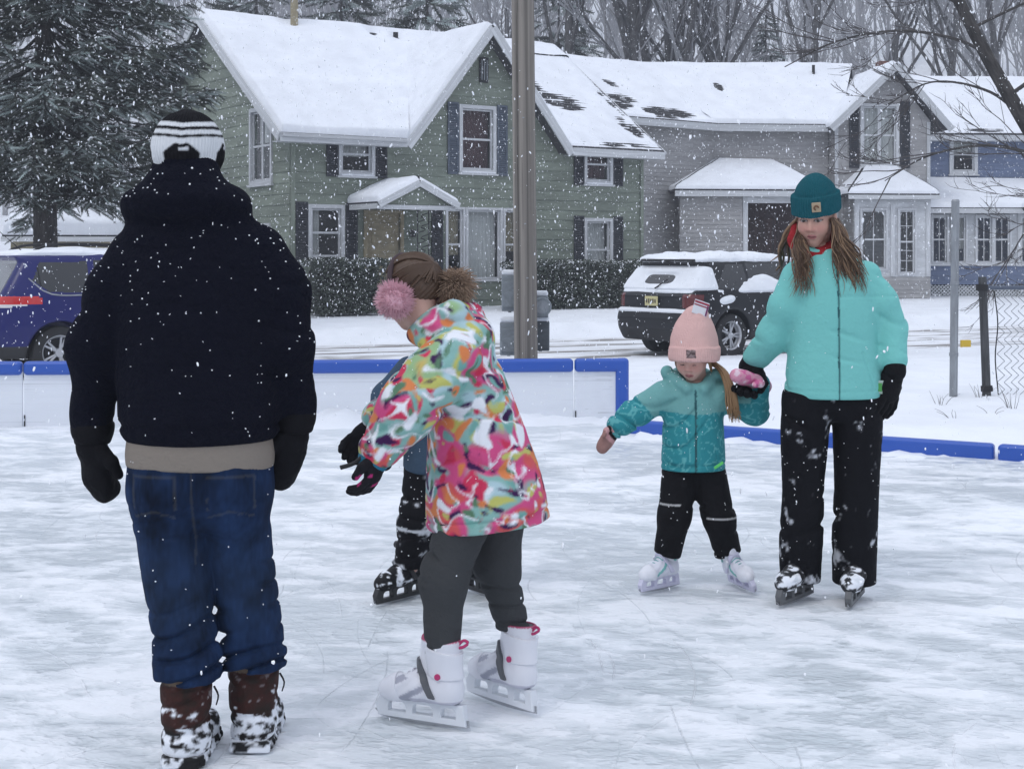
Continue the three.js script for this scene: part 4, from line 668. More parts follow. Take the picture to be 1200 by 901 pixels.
function hedge(hx, hz, len, h, w, label) {                  // in the green house's line
  const a = 34 * D, t = thing('hedge', label, 'hedge', [0, 0, 0], 0, 'clipped hedges before the green house'); t.position.set(-5.05 + hx * Math.cos(a) + hz * Math.sin(a), 0.12, -33 - hx * Math.sin(a) + hz * Math.cos(a)); t.rotation.y = a;
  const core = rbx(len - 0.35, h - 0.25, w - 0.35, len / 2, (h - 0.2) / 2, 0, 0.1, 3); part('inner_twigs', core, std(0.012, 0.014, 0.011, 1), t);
  const lp = [-0.03, 0, 0, 0, 0.012, 0.017, 0.035, 0.004, 0, 0, 0.012, -0.017], leaf = geom(lp, null, null, [0, 1, 2, 0, 2, 3]).toNonIndexed(), ms = [], sn = [], cs = [];
  const N = Math.round(len * h * 2600); for (let i = 0; i < N; i++) {
    const x = rr(-0.05, len + 0.05), top = rnd() < 0.3, bump = 0.12 * fbm(x * 1.6, hx, 0, 3), y = top ? h + bump - rr(0, 0.14) : rr(0.03, h + bump), f = rnd() < 0.85 ? 1 : -1, z = top ? rr(-w / 2, w / 2) : f * (w / 2 - Math.pow(rnd(), 1.5) * 0.25 + 0.1 * fbm(x * 2.2, y * 2.2, 4, 3));
    const p = V3(x, y, z), d = V3(rr(-1, 1), rr(-0.4, 0.9), rr(-0.3, 1) * f); ms.push(place(p, d, rr(0.7, 1.6), rr(0, 6))); const g = rr(0.6, 1.6); cs.push(new THREE.Color().setRGB(g, g, g));
    if (rnd() < (top ? 0.34 : 0.03)) sn.push(place(p, d, [rr(0.25, 0.9), rr(0.2, 0.5), rr(0.25, 0.9)], rr(0, 6)));
  }
  instanced('foliage', leaf, std(0.055, 0.068, 0.052, 0.7, { side: THREE.DoubleSide }), ms, t, cs); instanced('leaf_snow', clump(1, 0.032), M.flake, sn, t);
}
hedge(-0.35, 1.5, 1.85, 1.25, 0.9, 'snow flecked hedge left of the green house door'); hedge(5.05, 1.5, 5.6, 1.18, 0.9, 'long snow flecked hedge under the picture window');

// ------------------------------------------------------------------ cars
function poly2(P) { return (x, y) => { let d = Infinity, s = 1; for (let i = 0, j = P.length - 1; i < P.length; j = i++) { const ex = P[j][0] - P[i][0], ey = P[j][1] - P[i][1], wx = x - P[i][0], wy = y - P[i][1], t = clamp((wx * ex + wy * ey) / (ex * ex + ey * ey)), bx_ = wx - ex * t, by = wy - ey * t; d = Math.min(d, bx_ * bx_ + by * by); const a = y >= P[i][1], b = y < P[j][1], c = ex * wy > ey * wx; if ((a && b && c) || (!a && !b && !c)) s = -s; } return s * Math.sqrt(d); }; }
function wheelPart(car, x, y, z, R, rimMat) {
  const w = sub('wheel', car); w.position.set(x, y, z); const s = Math.sign(z);
  part('tyre', new THREE.LatheGeometry([[R * 0.66, -0.1], [R * 0.94, -0.11], [R, -0.08], [R, 0.08], [R * 0.94, 0.11], [R * 0.66, 0.1]].map(p => new THREE.Vector2(...p)), 36).rotateX(Math.PI / 2), M.tyre, w);
  const g = [new THREE.LatheGeometry([[R * 0.55, 0.02], [R * 0.68, 0.08], [R * 0.66, 0.1], [R * 0.6, 0.07], [R * 0.57, 0.0]].map(p => new THREE.Vector2(...p)), 36).rotateX(s * Math.PI / 2), new THREE.CylinderGeometry(R * 0.16, R * 0.18, 0.06, 16).rotateX(Math.PI / 2).translate(0, 0, s * 0.05)];
  for (let k = 0; k < 5; k++) for (const e of [-0.16, 0.16]) { const a = k * 1.2566 + e; g.push(cyl([Math.cos(a - e * 0.5) * R * 0.12, Math.sin(a - e * 0.5) * R * 0.12, s * 0.055], [Math.cos(a) * R * 0.61, Math.sin(a) * R * 0.61, s * 0.045], R * 0.055, R * 0.05, 6)); }
  part('rim', merge(g), rimMat, w); part('brake_disc', at(new THREE.CylinderGeometry(R * 0.5, R * 0.5, 0.02, 24).rotateX(Math.PI / 2), 0, 0, s * -0.02), M.dark, w);
}
function suv(t, S) {
  const P = poly2(S.prof), L = S.L, hw = (x, y) => S.hw - Math.pow(clamp((y - S.belt) / 0.62), 1.15) * S.tumble - 0.15 * Math.pow(clamp(1 - x / 0.75), 2.2) - 0.20 * Math.pow(clamp((x - L + 1.0) / 1.0), 2.2) + 0.02 * Math.exp(-Math.pow((y - 0.72) / 0.16, 2)) - 0.05 * clamp((0.42 - y) / 0.2);
  const f = (x, y, z) => { let d = smax(P(x, y), Math.abs(z) - hw(x, y), 0.13); for (const wx of S.wheels) d = smax(d, -Math.max(Math.hypot(x - wx, y - S.R) - S.R - 0.065, 0.62 - Math.abs(z)), 0.03); return d; };
  // window outlines in the side view; the rear pane by height
  const side = S.panes.map(poly2), gR = S.rear;
  const cls = (x, y, z, nx, ny, nz) => {
    const az = Math.abs(z);
    if (Math.abs(nz) > 0.45 && y > S.belt - 0.04) for (let i = 0; i < side.length; i++) if (side[i](x, y) < 0) return 1 + i;
    if (nx < -0.25 && y > gR[0] && y < gR[1] && az < hw(x, y) - 0.10) return 5;
    if (nx > 0.2 && y > S.belt + 0.03 && x > L * 0.5 && az < hw(x, y) - 0.08 && y < 1.5) return 6;
    if (S.lamp(x, y, az, nx)) return z > 0 ? 7 : 10;
    if (S.lampLow(x, y, az, nx)) return z > 0 ? 9 : 11;
    if (y < S.clad || (ny < -0.5 && y < 0.5)) return 8;
    return 0;
  };
  const gs = nets(f, [-0.1, 0.1, -1.05], [L + 0.1, 1.75, 1.05], 0.021, { split: cls });
  const names = ['body', 'side_window', 'side_window', 'side_window', 'side_window', 'rear_window', 'windscreen', 'tail_light', 'lower_cladding', 'lamp_lens', 'tail_light', 'lamp_lens'], carGlass = phys(0.012, 0.014, 0.017, 0.06, { clearcoat: 0.5 });
  const mats = [S.paint, carGlass, carGlass, carGlass, carGlass, carGlass, carGlass, S.lampMat, std(0.022, 0.022, 0.024, 0.75), S.lensMat, S.lampMat, S.lensMat];
  gs.forEach((g, i) => g && part(names[i], g, mats[i], t));
  const fs = (x, y, z) => f(x, y, z) - S.snow(x, y, z), sg = nets(fs, [-0.15, 0.2, -1.1], [L + 0.1, 1.85, 1.1], 0.024); if (sg) part('snow_cover', sg, M.snow, t);
  for (const wx of S.wheels) for (const s of [-1, 1]) wheelPart(t, wx, S.R, s * (S.hw - 0.13), S.R, S.rim);
  part('underbody', bx(L - 1.0, 0.18, 1.3, L / 2, 0.36, 0), M.dark, t);
  return f;
}
const rimSilver = std(0.45, 0.46, 0.48, 0.4, { metalness: 0.6 });
{
  const t = thing('black_suv', 'snow covered black suv parked on the street behind the skaters', 'car', [2.2, -0.205, -23.4], 37 * D);
  suv(t, { L: 4.78, hw: 0.935, tumble: 0.24, belt: 1.04, R: 0.35, wheels: [0.98, 3.76], clad: 0.40, rim: rimSilver, rear: [1.09, 1.44],
    prof: [[0.12, 0.26], [0.0, 0.46], [-0.02, 0.62], [0.04, 0.73], [0.10, 0.80], [0.10, 0.98], [0.16, 1.06], [0.50, 1.46], [0.46, 1.54], [0.60, 1.60], [1.3, 1.645], [2.1, 1.63], [2.7, 1.54], [3.5, 1.12], [3.7, 1.06], [4.4, 0.96], [4.68, 0.82], [4.76, 0.6], [4.72, 0.36], [4.5, 0.24]],
    panes: [[[0.62, 1.10], [1.36, 1.08], [1.36, 1.50], [0.98, 1.50]], [[1.43, 1.08], [2.32, 1.07], [2.32, 1.51], [1.43, 1.51]], [[2.39, 1.07], [3.22, 1.08], [2.66, 1.47], [2.39, 1.50]]],
    lamp: (x, y, z, nx) => y > 0.80 && y < 1.02 && z > 0.68 && x < 0.36, lampLow: () => false,
    lampMat: phys(0.10, 0.006, 0.006, 0.2, { clearcoat: 0.6 }), lensMat: M.board, paint: phys(0.008, 0.009, 0.012, 0.4, { clearcoat: 0.25, clearcoatRoughness: 0.2, specularIntensity: 0.5 }),
    snow: (x, y, z) => {
      const n = fbm(x * 2, y * 2, z * 2, 4), roof = sstep(1.50, 1.60, y) * 0.05 * (1 + n) + (y > 1.54 ? 0.01 : 0);
      const rear = 0.055 * sstep(1.06, 1.12, y) * sstep(1.49, 1.42, y) * sstep(0.75, 0.45, x + 0.15 * n) * (1 - 0.95 * Math.exp(-Math.pow((z + 0.05) / 0.46, 4) - Math.pow((y - 1.25) / 0.11, 4)));
      const ledge = 0.04 * Math.exp(-Math.pow((y - 0.755) / 0.035, 2)) * sstep(0.25, 0.0, x - 0.02), bel = 0.035 * Math.exp(-Math.pow((y - 1.06) / 0.03, 2)) * sstep(0.3, 0.1, x);
      const sd = 0.06 * sstep(0.12, -0.12, y - 1.17 - 0.16 * Math.sin(x * 4.2 + 0.4) - 0.25 * n) * sstep(1.02, 1.07, y) * (z > 0 ? 1 : 0.7) * sstep(0.55, 0.75, x);
      const flank = 0.05 * Math.exp(-Math.pow((x - 0.86) / 0.20, 2) - Math.pow((y - 0.93 - 0.1 * (x - 0.86)) / 0.075, 2)) * 1.2 * (1 + n) - 0.01, hood = x > 3.5 ? 0.05 * sstep(0.85, 1.0, y) : 0;
      return Math.max(roof, rear, ledge, bel, sd, flank, hood) * (1 + 0.6 * n) - 0.016;
    } });
  const pl = sub('licence_plate', t); part('plate', rbx(0.02, 0.155, 0.30, 0.068, 0.90, 0.0, 0.008), std(0.55, 0.50, 0.26, 0.5), pl); for (let i = 0; i < 5; i++) part('plate_mark', bx(0.006, 0.06 + 0.01 * (i % 2), 0.026, 0.056, 0.90, -0.10 + i * 0.05), std(0.06, 0.05, 0.04, 0.6), pl);
  part('wiper', cyl([0.12, 1.1, 0.02], [0.28, 1.25, 0.16], 0.012, 0.01, 6), M.dark, t); for (const s of [-1, 1]) part('mirror', rbx(0.14, 0.15, 0.2, 3.1, 1.1, s * 1.0, 0.05, 3), M.dark, t);
  part('tailgate_spoiler', rbx(0.22, 0.04, 1.24, 0.50, 1.555, 0, 0.018, 3), M.dark, t);
}
{
  const t = thing('blue_suv', 'dark blue suv with red tail lights parked behind the boards', 'car', [-7.15, -0.2, -19.3], 34 * D);
  suv(t, { L: 4.52, hw: 0.92, tumble: 0.22, belt: 1.08, R: 0.35, wheels: [0.86, 3.55], clad: 0.44, rim: rimSilver, rear: [1.13, 1.55],
    prof: [[0.10, 0.28], [0.0, 0.44], [-0.02, 0.62], [0.05, 0.74], [0.07, 0.98], [0.12, 1.10], [0.38, 1.54], [0.34, 1.62], [0.52, 1.66], [1.2, 1.70], [1.9, 1.68], [2.5, 1.58], [3.25, 1.14], [3.45, 1.08], [4.15, 0.98], [4.42, 0.84], [4.5, 0.6], [4.46, 0.36], [4.25, 0.26]],
    panes: [[[0.52, 1.30], [0.72, 1.15], [1.26, 1.13], [1.26, 1.55], [0.62, 1.53]], [[1.33, 1.13], [2.12, 1.12], [2.12, 1.56], [1.33, 1.56]], [[2.19, 1.12], [2.98, 1.12], [2.45, 1.50], [2.19, 1.55]]],
    lamp: (x, y, z, nx) => x < 0.62 && z > 0.42 && y > 0.985 - 0.0 * x && y < 1.09 - 0.04 * x + (z > 0.7 ? 0.02 : 0), lampLow: (x, y, z, nx) => x < 0.5 && z > 0.42 && y > 0.93 + 0.12 * x && y <= 0.985,
    lampMat: phys(0.52, 0.012, 0.012, 0.15, { clearcoat: 1 }), lensMat: phys(0.62, 0.60, 0.60, 0.15, { clearcoat: 1 }), paint: phys(0.005, 0.008, 0.105, 0.4, { clearcoat: 0.3, clearcoatRoughness: 0.15, specularIntensity: 0.5 }),
    snow: (x, y, z) => { const n = fbm(x * 2, y * 2, z * 2, 4); return Math.max(sstep(1.60, 1.68, y) * 0.05 * (1 + n), x > 3.3 ? 0.05 * sstep(0.9, 1.02, y) : 0, 0.03 * Math.exp(-Math.pow((y - 1.14) / 0.05, 2) - Math.pow((z - 0.55) / 0.12, 2)) * sstep(0.3, 0.1, x)) - 0.014; } });
  for (const s of [-1, 1]) { part('roof_rail', tube([[0.55, 1.66, s * 0.62], [0.75, 1.755, s * 0.60], [1.6, 1.775, s * 0.59], [2.3, 1.73, s * 0.60], [2.5, 1.63, s * 0.62]], 0.02, 0.02, 6, 16), M.dark, t); part('mirror', rbx(0.13, 0.15, 0.2, 2.9, 1.15, s * 0.98, 0.05, 3), M.dark, t); }
  part('antenna', cyl([0.62, 1.68, 0], [0.28, 1.98, 0], 0.008, 0.004, 5), M.dark, t); part('reflector', rbx(0.05, 0.06, 0.26, 0.02, 0.55, 0.62, 0.015), phys(0.5, 0.01, 0.015, 0.2), t); part('licence_plate', rbx(0.02, 0.155, 0.30, 0.03, 0.88, 0, 0.008), M.board, t);
  part('window_trim', tube([[0.47, 1.33, 0.82], [0.70, 1.135, 0.905], [1.3, 1.105, 0.915], [2.1, 1.095, 0.92]], 0.012, 0.012, 5, 14), M.galv, t);
}

// ------------------------------------------------------------------ people
const add = (a, b, k = 1) => [a[0] + b[0] * k, a[1] + b[1] * k, a[2] + b[2] * k];
const V = (x, y, z) => [x, y, z];
function basis(dir, hint) { const Y = V3(...dir).normalize(), Z = V3(...hint); Z.addScaledVector(Y, -Z.dot(Y)).normalize(); const X = Y.clone().cross(Z); return { X, Y, Z }; }
// local field in a frame: origin o, axes from basis, size k
function framed(f, o, B, k = 1) { const { X, Y, Z } = B; return (x, y, z) => { x -= o[0]; y -= o[1]; z -= o[2]; return k * f((x * X.x + y * X.y + z * X.z) / k, (x * Y.x + y * Y.y + z * Y.z) / k, (x * Z.x + y * Z.y + z * Z.z) / k); }; }
const local = (p, o, B, k = 1) => { const x = p[0] - o[0], y = p[1] - o[1], z = p[2] - o[2]; return [(x * B.X.x + y * B.X.y + z * B.X.z) / k, (x * B.Y.x + y * B.Y.y + z * B.Y.z) / k, (x * B.Z.x + y * B.Z.y + z * B.Z.z) / k]; };
// head frame: z is the way the face looks, x the wearer's own left-right, y up
function headFrame(c, look, k = 1) { const Z = V3(...look).normalize(), X = V3(0, 1, 0).cross(Z).normalize(), Y = Z.clone().cross(X); return { c, B: { X, Y, Z }, k }; }
const inHead = (h, p) => { const { X, Y, Z } = h.B, k = h.k; return [h.c[0] + k * (X.x * p[0] + Y.x * p[1] + Z.x * p[2]), h.c[1] + k * (X.y * p[0] + Y.y * p[1] + Z.y * p[2]), h.c[2] + k * (X.z * p[0] + Y.z * p[1] + Z.z * p[2])]; };
function headField(child) {
  const j = child ? 0.012 : 0, base = join([ell([0, 0.045, -0.012], [0.076, 0.092, 0.096]), ell([0, -0.028 + j, 0.018], [0.060 + j * 0.5, 0.085 - j, 0.076]), ell([0, -0.100 + 2 * j, 0.062], [0.024, 0.020, 0.020]), ell([0.034, -0.035 + j, 0.060], [0.025, 0.028, 0.022]), ell([-0.034, -0.035 + j, 0.060], [0.025, 0.028, 0.022])], 0.035);
  const brow = cap([-0.036, 0.020, 0.074], [0.036, 0.020, 0.074], 0.010), nose = join([cap([0, 0.006, 0.088], [0, -0.032 + j, 0.104 - j * 0.6], 0.0075, 0.0115), ell([0.0115, -0.036 + j, 0.092], [0.008, 0.007, 0.010]), ell([-0.0115, -0.036 + j, 0.092], [0.008, 0.007, 0.010])], 0.008);
  const lips = join([cap([-0.019, -0.0665 + j, 0.082], [0, -0.064 + j, 0.090], 0.0035, 0.0055), cap([0.019, -0.0665 + j, 0.082], [0, -0.064 + j, 0.090], 0.0035, 0.0055), cap([-0.013, -0.0755 + j, 0.083], [0.013, -0.0755 + j, 0.083], 0.0065)], 0.006), slit = cap([-0.020, -0.0700 + j, 0.089], [0.020, -0.0700 + j, 0.089], 0.0022);
  const sock = [ell([0.031, 0.0, 0.096], [0.018, 0.011, 0.014]), ell([-0.031, 0.0, 0.096], [0.018, 0.011, 0.014])], eyes = [ell([0.031, -0.001, 0.0735], [0.0135, 0.0125, 0.0125]), ell([-0.031, -0.001, 0.0735], [0.0135, 0.0125, 0.0125])], ears = [ell([0.078, -0.012, -0.008], [0.010, 0.030, 0.018]), ell([-0.078, -0.012, -0.008], [0.010, 0.030, 0.018])];
  const neck = cap([0, -0.07, -0.012], [0, -0.20, -0.03], 0.050);
  return (x, y, z) => {
    let d = smin(base(x, y, z), brow(x, y, z), 0.02); d = smin(d, neck(x, y, z), 0.03); if (d > 0.06) return d;
    d = smin(d, nose(x, y, z), 0.012); d = smax(d, -sock[0](x, y, z), 0.014); d = smax(d, -sock[1](x, y, z), 0.014); d = Math.min(d, eyes[0](x, y, z), eyes[1](x, y, z)); d = smin(d, lips(x, y, z), 0.008); d = smax(d, -slit(x, y, z), 0.003); d = smin(d, ears[0](x, y, z), 0.01); return smin(d, ears[1](x, y, z), 0.01);
  };
}
function headColor(h, skin, child, hairC) {
  const j = child ? 0.012 : 0;
  return (X, Y, Z) => {
    const [x, y, z] = local([X, Y, Z], h.c, h.B, h.k), ax = Math.abs(x); let c = [...skin]; const set = (q, t) => { c = [mix(c[0], q[0], t), mix(c[1], q[1], t), mix(c[2], q[2], t)]; };
    if (z > 0.03) {
      set([0.52, 0.20, 0.17], 0.5 * Math.exp(-Math.pow((ax - 0.038) / 0.022, 2) - Math.pow((y + 0.035 - j) / 0.02, 2)) + (ax < 0.02 && y < 0 ? 0.35 * Math.exp(-Math.pow((y + 0.034 - j) / 0.014, 2)) : 0));
      if (Math.hypot(ax / 0.021, (y + 0.069 - j) / 0.0105) < 1 && z > 0.07) set([0.36, 0.12, 0.12], 0.85); if (ax < 0.02 && Math.abs(y + 0.07 - j) < 0.0018 && z > 0.07) set([0.10, 0.03, 0.03], 0.8);
      const br = Math.hypot((ax - 0.032) / 0.021, (y - 0.0215 + 5 * (ax - 0.03) * (ax - 0.03)) / 0.0045); if (br < 1) set(hairC, 0.8);
      const e = Math.hypot((ax - 0.031) / 0.0145, y / 0.0062); if (e < 1 && z > 0.06) { set([0.30, 0.27, 0.26], child ? 0 : 1); if (child ? y < -0.001 && y > -0.0045 : Math.hypot(ax - 0.031, y + 0.0015) < 0.0066) set([0.03, 0.025, 0.02], 1); } else if (e < 1.4 && z > 0.06 && y > -0.003 && !child) set([0.05, 0.03, 0.025], 0.85);
    }
    return c;
  };
}
const skinMat = phys(1, 1, 1, 0.55, { vertexColors: true, sheen: 0.1 });
function bodyMesh(t, o) { // whole figure in one mesh: trunk and limbs inside the clothes, plus the finer head
  const f = join([loft(o.trunk, 0.03), ...o.limbs], 0.035), g1 = nets(f, o.lo, o.hi, 0.02, { color: () => o.skin }), h = o.head, hf = framed(headField(o.child), h.c, h.B, h.k), r = 0.15 * h.k, lowY = h.c[1] - 0.19 * h.k;
  const g2 = nets((x, y, z) => Math.max(hf(x, y, z), lowY - y), [h.c[0] - r, h.c[1] - 0.2 * h.k, h.c[2] - r], [h.c[0] + r, h.c[1] + 0.16 * h.k, h.c[2] + r], 0.0036, { color: headColor(h, o.skin, o.child, o.hair) });
  const g = mergeGeometries([g1, g2], false); return part('body', g, skinMat, t);
}
function gloveField(o, dir, palm, side, k = 1, curl = 0.5, mitt = false) { // y to the fingertips, z out of the palm, thumb towards side*x
  const B = basis(dir, palm), fs = [cap([0, -0.035, 0], [0, 0.02, 0], 0.034, 0.036), ell([0, 0.055, 0.002], [0.046, 0.055, 0.026])];
  if (mitt) { const a = curl; fs.push(ell([-0.002, 0.10, 0.012 * a * 2], [0.044, 0.06, 0.026]), cap([-0.01, 0.10, 0.01], [-0.008, 0.125 + 0.02 * (1 - a), 0.05 * a], 0.03, 0.028)); }
  else for (let i = 0; i < 4; i++) { const x = -0.034 + i * 0.0228, L = [0.026, 0.033, 0.035, 0.030][i], c1 = curl * 0.9, c2 = curl * 1.9, a = [x, 0.092, 0.004], b = [x * 1.1, 0.092 + L * Math.cos(c1), 0.004 + L * Math.sin(c1)], c = [x * 1.12, b[1] + L * 0.8 * Math.cos(c2), b[2] + L * 0.8 * Math.sin(c2)], e = [x * 1.1, c[1] + L * 0.6 * Math.cos(c2 * 1.25), c[2] + L * 0.6 * Math.sin(c2 * 1.25)]; fs.push(chain([a, b, c, e], [0.0125, 0.012, 0.0115, 0.0105], 0.004)); }
  const th = chain([[side * 0.034, 0.025, 0.006], [side * 0.058, 0.055, 0.02], [side * 0.056, 0.088, 0.034]], [0.018, 0.0155, 0.0125], 0.006);
  const palmF = join(fs.slice(0, 2), 0.02), fing = mitt ? join(fs, 0.02) : null;
  const f = (x, y, z) => { let d = palmF(x, y, z); if (d > 0.15) return d; if (mitt) d = fing(x, y, z); else for (let i = 2; i < fs.length; i++) d = smin(d, fs[i](x, y, z), 0.006); return smin(d, th(x, y, z), 0.010) + 0.0012 * noise(x * 90, y * 90, z * 90); };
  return framed(f, o, B, k);
}
function glove(t, name, mat, o, dir, palm, side, k, curl, mitt, color) { const f = gloveField(o, dir, palm, side, k, curl, mitt), r = 0.2 * k; return part(name, nets(f, add(o, [-r, -r, -r]), add(o, [r, r, r]), 0.005, { color }), mat, t); }
const fab = (r, g, b, rough = 0.9, o = {}) => phys(r, g, b, rough, { bumpMap: cloth, bumpScale: 0.004, specularIntensity: 0.25, ...o });
const vfab = (rough = 0.85, o = {}) => phys(1, 1, 1, rough, { vertexColors: true, bumpMap: cloth, bumpScale: 0.003, specularIntensity: 0.25, ...o });
// cloth folds: runs of slanting creases that come and go, over broad soft swells
const wrinkle = (amp, fx, fy, fz, s = 0) => (x, y, z) => {
  const w = noise(x * fx * 0.55 + s, y * fy * 0.3, z * fz * 0.55), tilt = 0.9 * noise(x * 1.3 + s, y * 2.1, z * 1.3 - s), ph = (y + x * tilt) * fy * 5 + 4.5 * w + s, c = 0.5 + 0.5 * Math.sin(ph + 0.5 * Math.sin(ph)), c3 = c * c * c, m = sstep(-0.12, 0.25, noise(x * fx * 0.6, y * fy * 0.28 + s * 1.7, z * fz * 0.6 + 5));
  return amp * (1.0 * c3 * c3 * m + 0.45 * w - 0.2 * m) + amp * 0.10 * noise(x * 34, y * 34, z * 34);
};
const soft = (c, e) => (x, y, z) => { const a = c(x + e, y + e, z + e), b = c(x - e, y - e, z + e), d = c(x + e, y - e, z - e), g = c(x - e, y + e, z - e); return [0, 1, 2].map(i => (a[i] + b[i] + d[i] + g[i]) / 4); };
const near = (f, w, band = 0.05, hem) => (x, y, z) => { let d = f(x, y, z); if (Math.abs(d) < band) d += w(x, y, z); return hem ? smax(d, hem(x, z) - y, 0.007) : d; };
function flecks(t, geo, n, rmin, rmax, minUp) {            // snowflakes caught on the cloth
  const p = geo.attributes.position, q = geo.attributes.normal, ms = []; let tries = 0;
  while (ms.length < n && tries++ < n * 40) { const i = Math.floor(rnd() * p.count); if (q.getY(i) + rr(-0.5, 0.3) < minUp) continue; const d = V3(q.getX(i), q.getY(i), q.getZ(i)); ms.push(place(V3(p.getX(i), p.getY(i), p.getZ(i)).addScaledVector(d, 0.001), d, [rr(0.5, 1), rr(rmin, rmax) / 0.003, rr(rmin, rmax) / 0.003], rr(0, 6))); }
  instanced('snow_flecks', new THREE.IcosahedronGeometry(0.003, 0), M.flake, ms, t);
}
// ---- ice skate: toe towards +x, blade on y = 0
function skate(t, pos, yaw, o) {
  const s = sub('skate', t); s.position.set(...pos); s.rotation.set(o.roll || 0, yaw, o.pitch || 0, 'YXZ'); s.scale.setScalar(o.k || 1);
  const shaft = loft([[0.095, -0.035, 0, 0.052, 0.042], [0.15, -0.035, 0, 0.054, 0.041], [0.20, -0.03, 0, 0.053, 0.042], [0.25, -0.026, 0, 0.058, 0.050], [0.29, -0.022, 0, 0.064, 0.056]], 0.01), foot = chain([[-0.045, 0.122, 0], [0.06, 0.128, 0], [0.135, 0.112, 0], [0.175, 0.106, 0]], [0.042, 0.045, 0.040, 0.030], 0.03), tongue = cap([0.03, 0.19, 0], [0.026, 0.285, 0], 0.030, 0.024), hole = loft([[0.262, -0.022, 0, 0.046, 0.042], [0.32, -0.02, 0, 0.052, 0.046]], 0.004);
  const rib = (x, y, z) => 0.0022 * Math.sin((x * 0.8 + y) * 130) * sstep(0.0, 0.06, x) * sstep(0.2, 0.16, y);
  const boot = (x, y, z) => { let d = smin(shaft(x, y, z), foot(x, y, z), 0.035); d = smin(d, tongue(x, y, z), 0.015); d = smax(d, 0.078 - y, 0.008); d = smax(d, -hole(x, y, z), 0.006); return Math.abs(d) < 0.03 ? d + rib(x, y, z) : d; };
  part('boot', nets(boot, [-0.13, 0.05, -0.09], [0.25, 0.36, 0.09], 0.0052, { color: o.color }), o.mat, s);
  part('cuff_shell', nets((x, y, z) => Math.max(shaft(x, y, z) - 0.008, 0.165 + 0.35 * Math.max(0, x + 0.02) - y, y - 0.262 - 0.2 * (x + 0.02), x - 0.018), [-0.12, 0.14, -0.08], [0.08, 0.3, 0.08], 0.005), o.shell, s);
  part('toe_cap', nets((x, y, z) => Math.max(foot(x, y, z) - 0.004, 0.115 - x + (y - 0.1) * 0.35, 0.075 - y), [0.06, 0.05, -0.08], [0.25, 0.2, 0.08], 0.005, { color: o.capColor }), o.capColor ? o.mat : o.shell, s);
  part('strap', nets((x, y, z) => Math.max(Math.abs((boot(x, y, z) - 0.004)) - 0.005, Math.abs((x - 0.025) * 0.86 - (y - 0.165) * 0.50) - 0.011, 0.105 - y, y - 0.222), [-0.06, 0.08, -0.09], [0.13, 0.27, 0.09], 0.004), o.strap, s);
  part('buckle', merge([rbx(0.05, 0.022, 0.014, 0, 0, 0, 0.004).rotateZ(1.05).translate(0.028, 0.168, 0.05)]), o.buckle, s);
  part('dial', at(new THREE.CylinderGeometry(0.017, 0.019, 0.018, 18).rotateX(Math.PI / 2), 0.012, 0.262, 0.052), o.shell, s);
  part('badge', at(new THREE.CylinderGeometry(0.010, 0.010, 0.006, 18).rotateX(Math.PI / 2), -0.03, 0.178, 0.051), o.accent, s); part('badge', at(new THREE.CylinderGeometry(0.010, 0.010, 0.006, 18).rotateX(Math.PI / 2), -0.03, 0.178, -0.051), o.accent, s);
  for (let i = 0; i < 5; i++) { const x = 0.052 + i * 0.019, y = 0.192 - i * 0.013; part('lace', tube([[x, y - 0.014, -0.030], [x + 0.010, y + 0.002, 0], [x, y - 0.014, 0.030]], 0.0032, 0.0032, 5, 8), o.lace, s); }
  part('pull_loop', tube([[-0.078, 0.272, 0], [-0.098, 0.290, 0.004], [-0.115, 0.284, 0], [-0.098, 0.270, -0.004], [-0.080, 0.265, 0]], 0.005, 0.005, 6, 14), o.accent, s);
  const sh = new THREE.Shape(); [[-0.100, 0.080], [-0.110, 0.019], [0.205, 0.021], [0.214, 0.056], [0.200, 0.084], [0.10, 0.076], [0.02, 0.082]].forEach((p, i) => i ? sh.lineTo(...p) : sh.moveTo(...p));
  for (const [a, b] of [[-0.078, -0.022], [0.004, 0.082], [0.104, 0.172]]) { const h = new THREE.Path(); h.moveTo(a, 0.034); h.lineTo(b, 0.034); h.quadraticCurveTo(b + 0.006, 0.070, b - 0.018, 0.072); h.lineTo(a + 0.014, 0.072); h.quadraticCurveTo(a - 0.006, 0.066, a, 0.034); sh.holes.push(h); }
  part('blade_holder', new THREE.ExtrudeGeometry(sh, { depth: 0.022, bevelEnabled: true, bevelSize: 0.003, bevelThickness: 0.004, bevelSegments: 2 }).translate(0, 0, -0.011), o.holder, s);
  const bl = new THREE.Shape(); bl.moveTo(-0.118, 0.034); bl.lineTo(-0.120, 0.012); bl.quadraticCurveTo(0.04, -0.006, 0.205, 0.014); bl.lineTo(0.226, 0.034); part('blade', new THREE.ExtrudeGeometry(bl, { depth: 0.005, bevelEnabled: false, curveSegments: 16 }).translate(0, 0, -0.0025), o.blade || std(0.42, 0.43, 0.45, 0.3, { metalness: 0.9 }), s);
  return s;
}
const shellWhite = phys(0.74, 0.75, 0.80, 0.4, { clearcoat: 0.3 }), lilac = phys(0.60, 0.59, 0.72, 0.5), pinkA = phys(0.48, 0.03, 0.14, 0.5), greyStrap = std(0.10, 0.105, 0.115, 0.5), laceW = std(0.55, 0.55, 0.6, 0.8);
const holderClear = phys(0.70, 0.73, 0.77, 0.3, { clearcoat: 0.4 });
function hairStrand(pts, r) { return tube(pts, t => r * (t < 0.1 ? 0.5 + 5 * t : 1) * (1 - 0.8 * t * t * t), 0, 5, 14); }
function snowStuck(base, amount, f = 14, s = 0) { return (x, y, z, nx, ny, nz) => { const k = sstep(0.02, 0.16, fbm(x * f + s, y * f * 1.2, z * f, 4) + amount); return [mix(base[0], 0.82, k), mix(base[1], 0.85, k), mix(base[2], 0.90, k)]; }; }

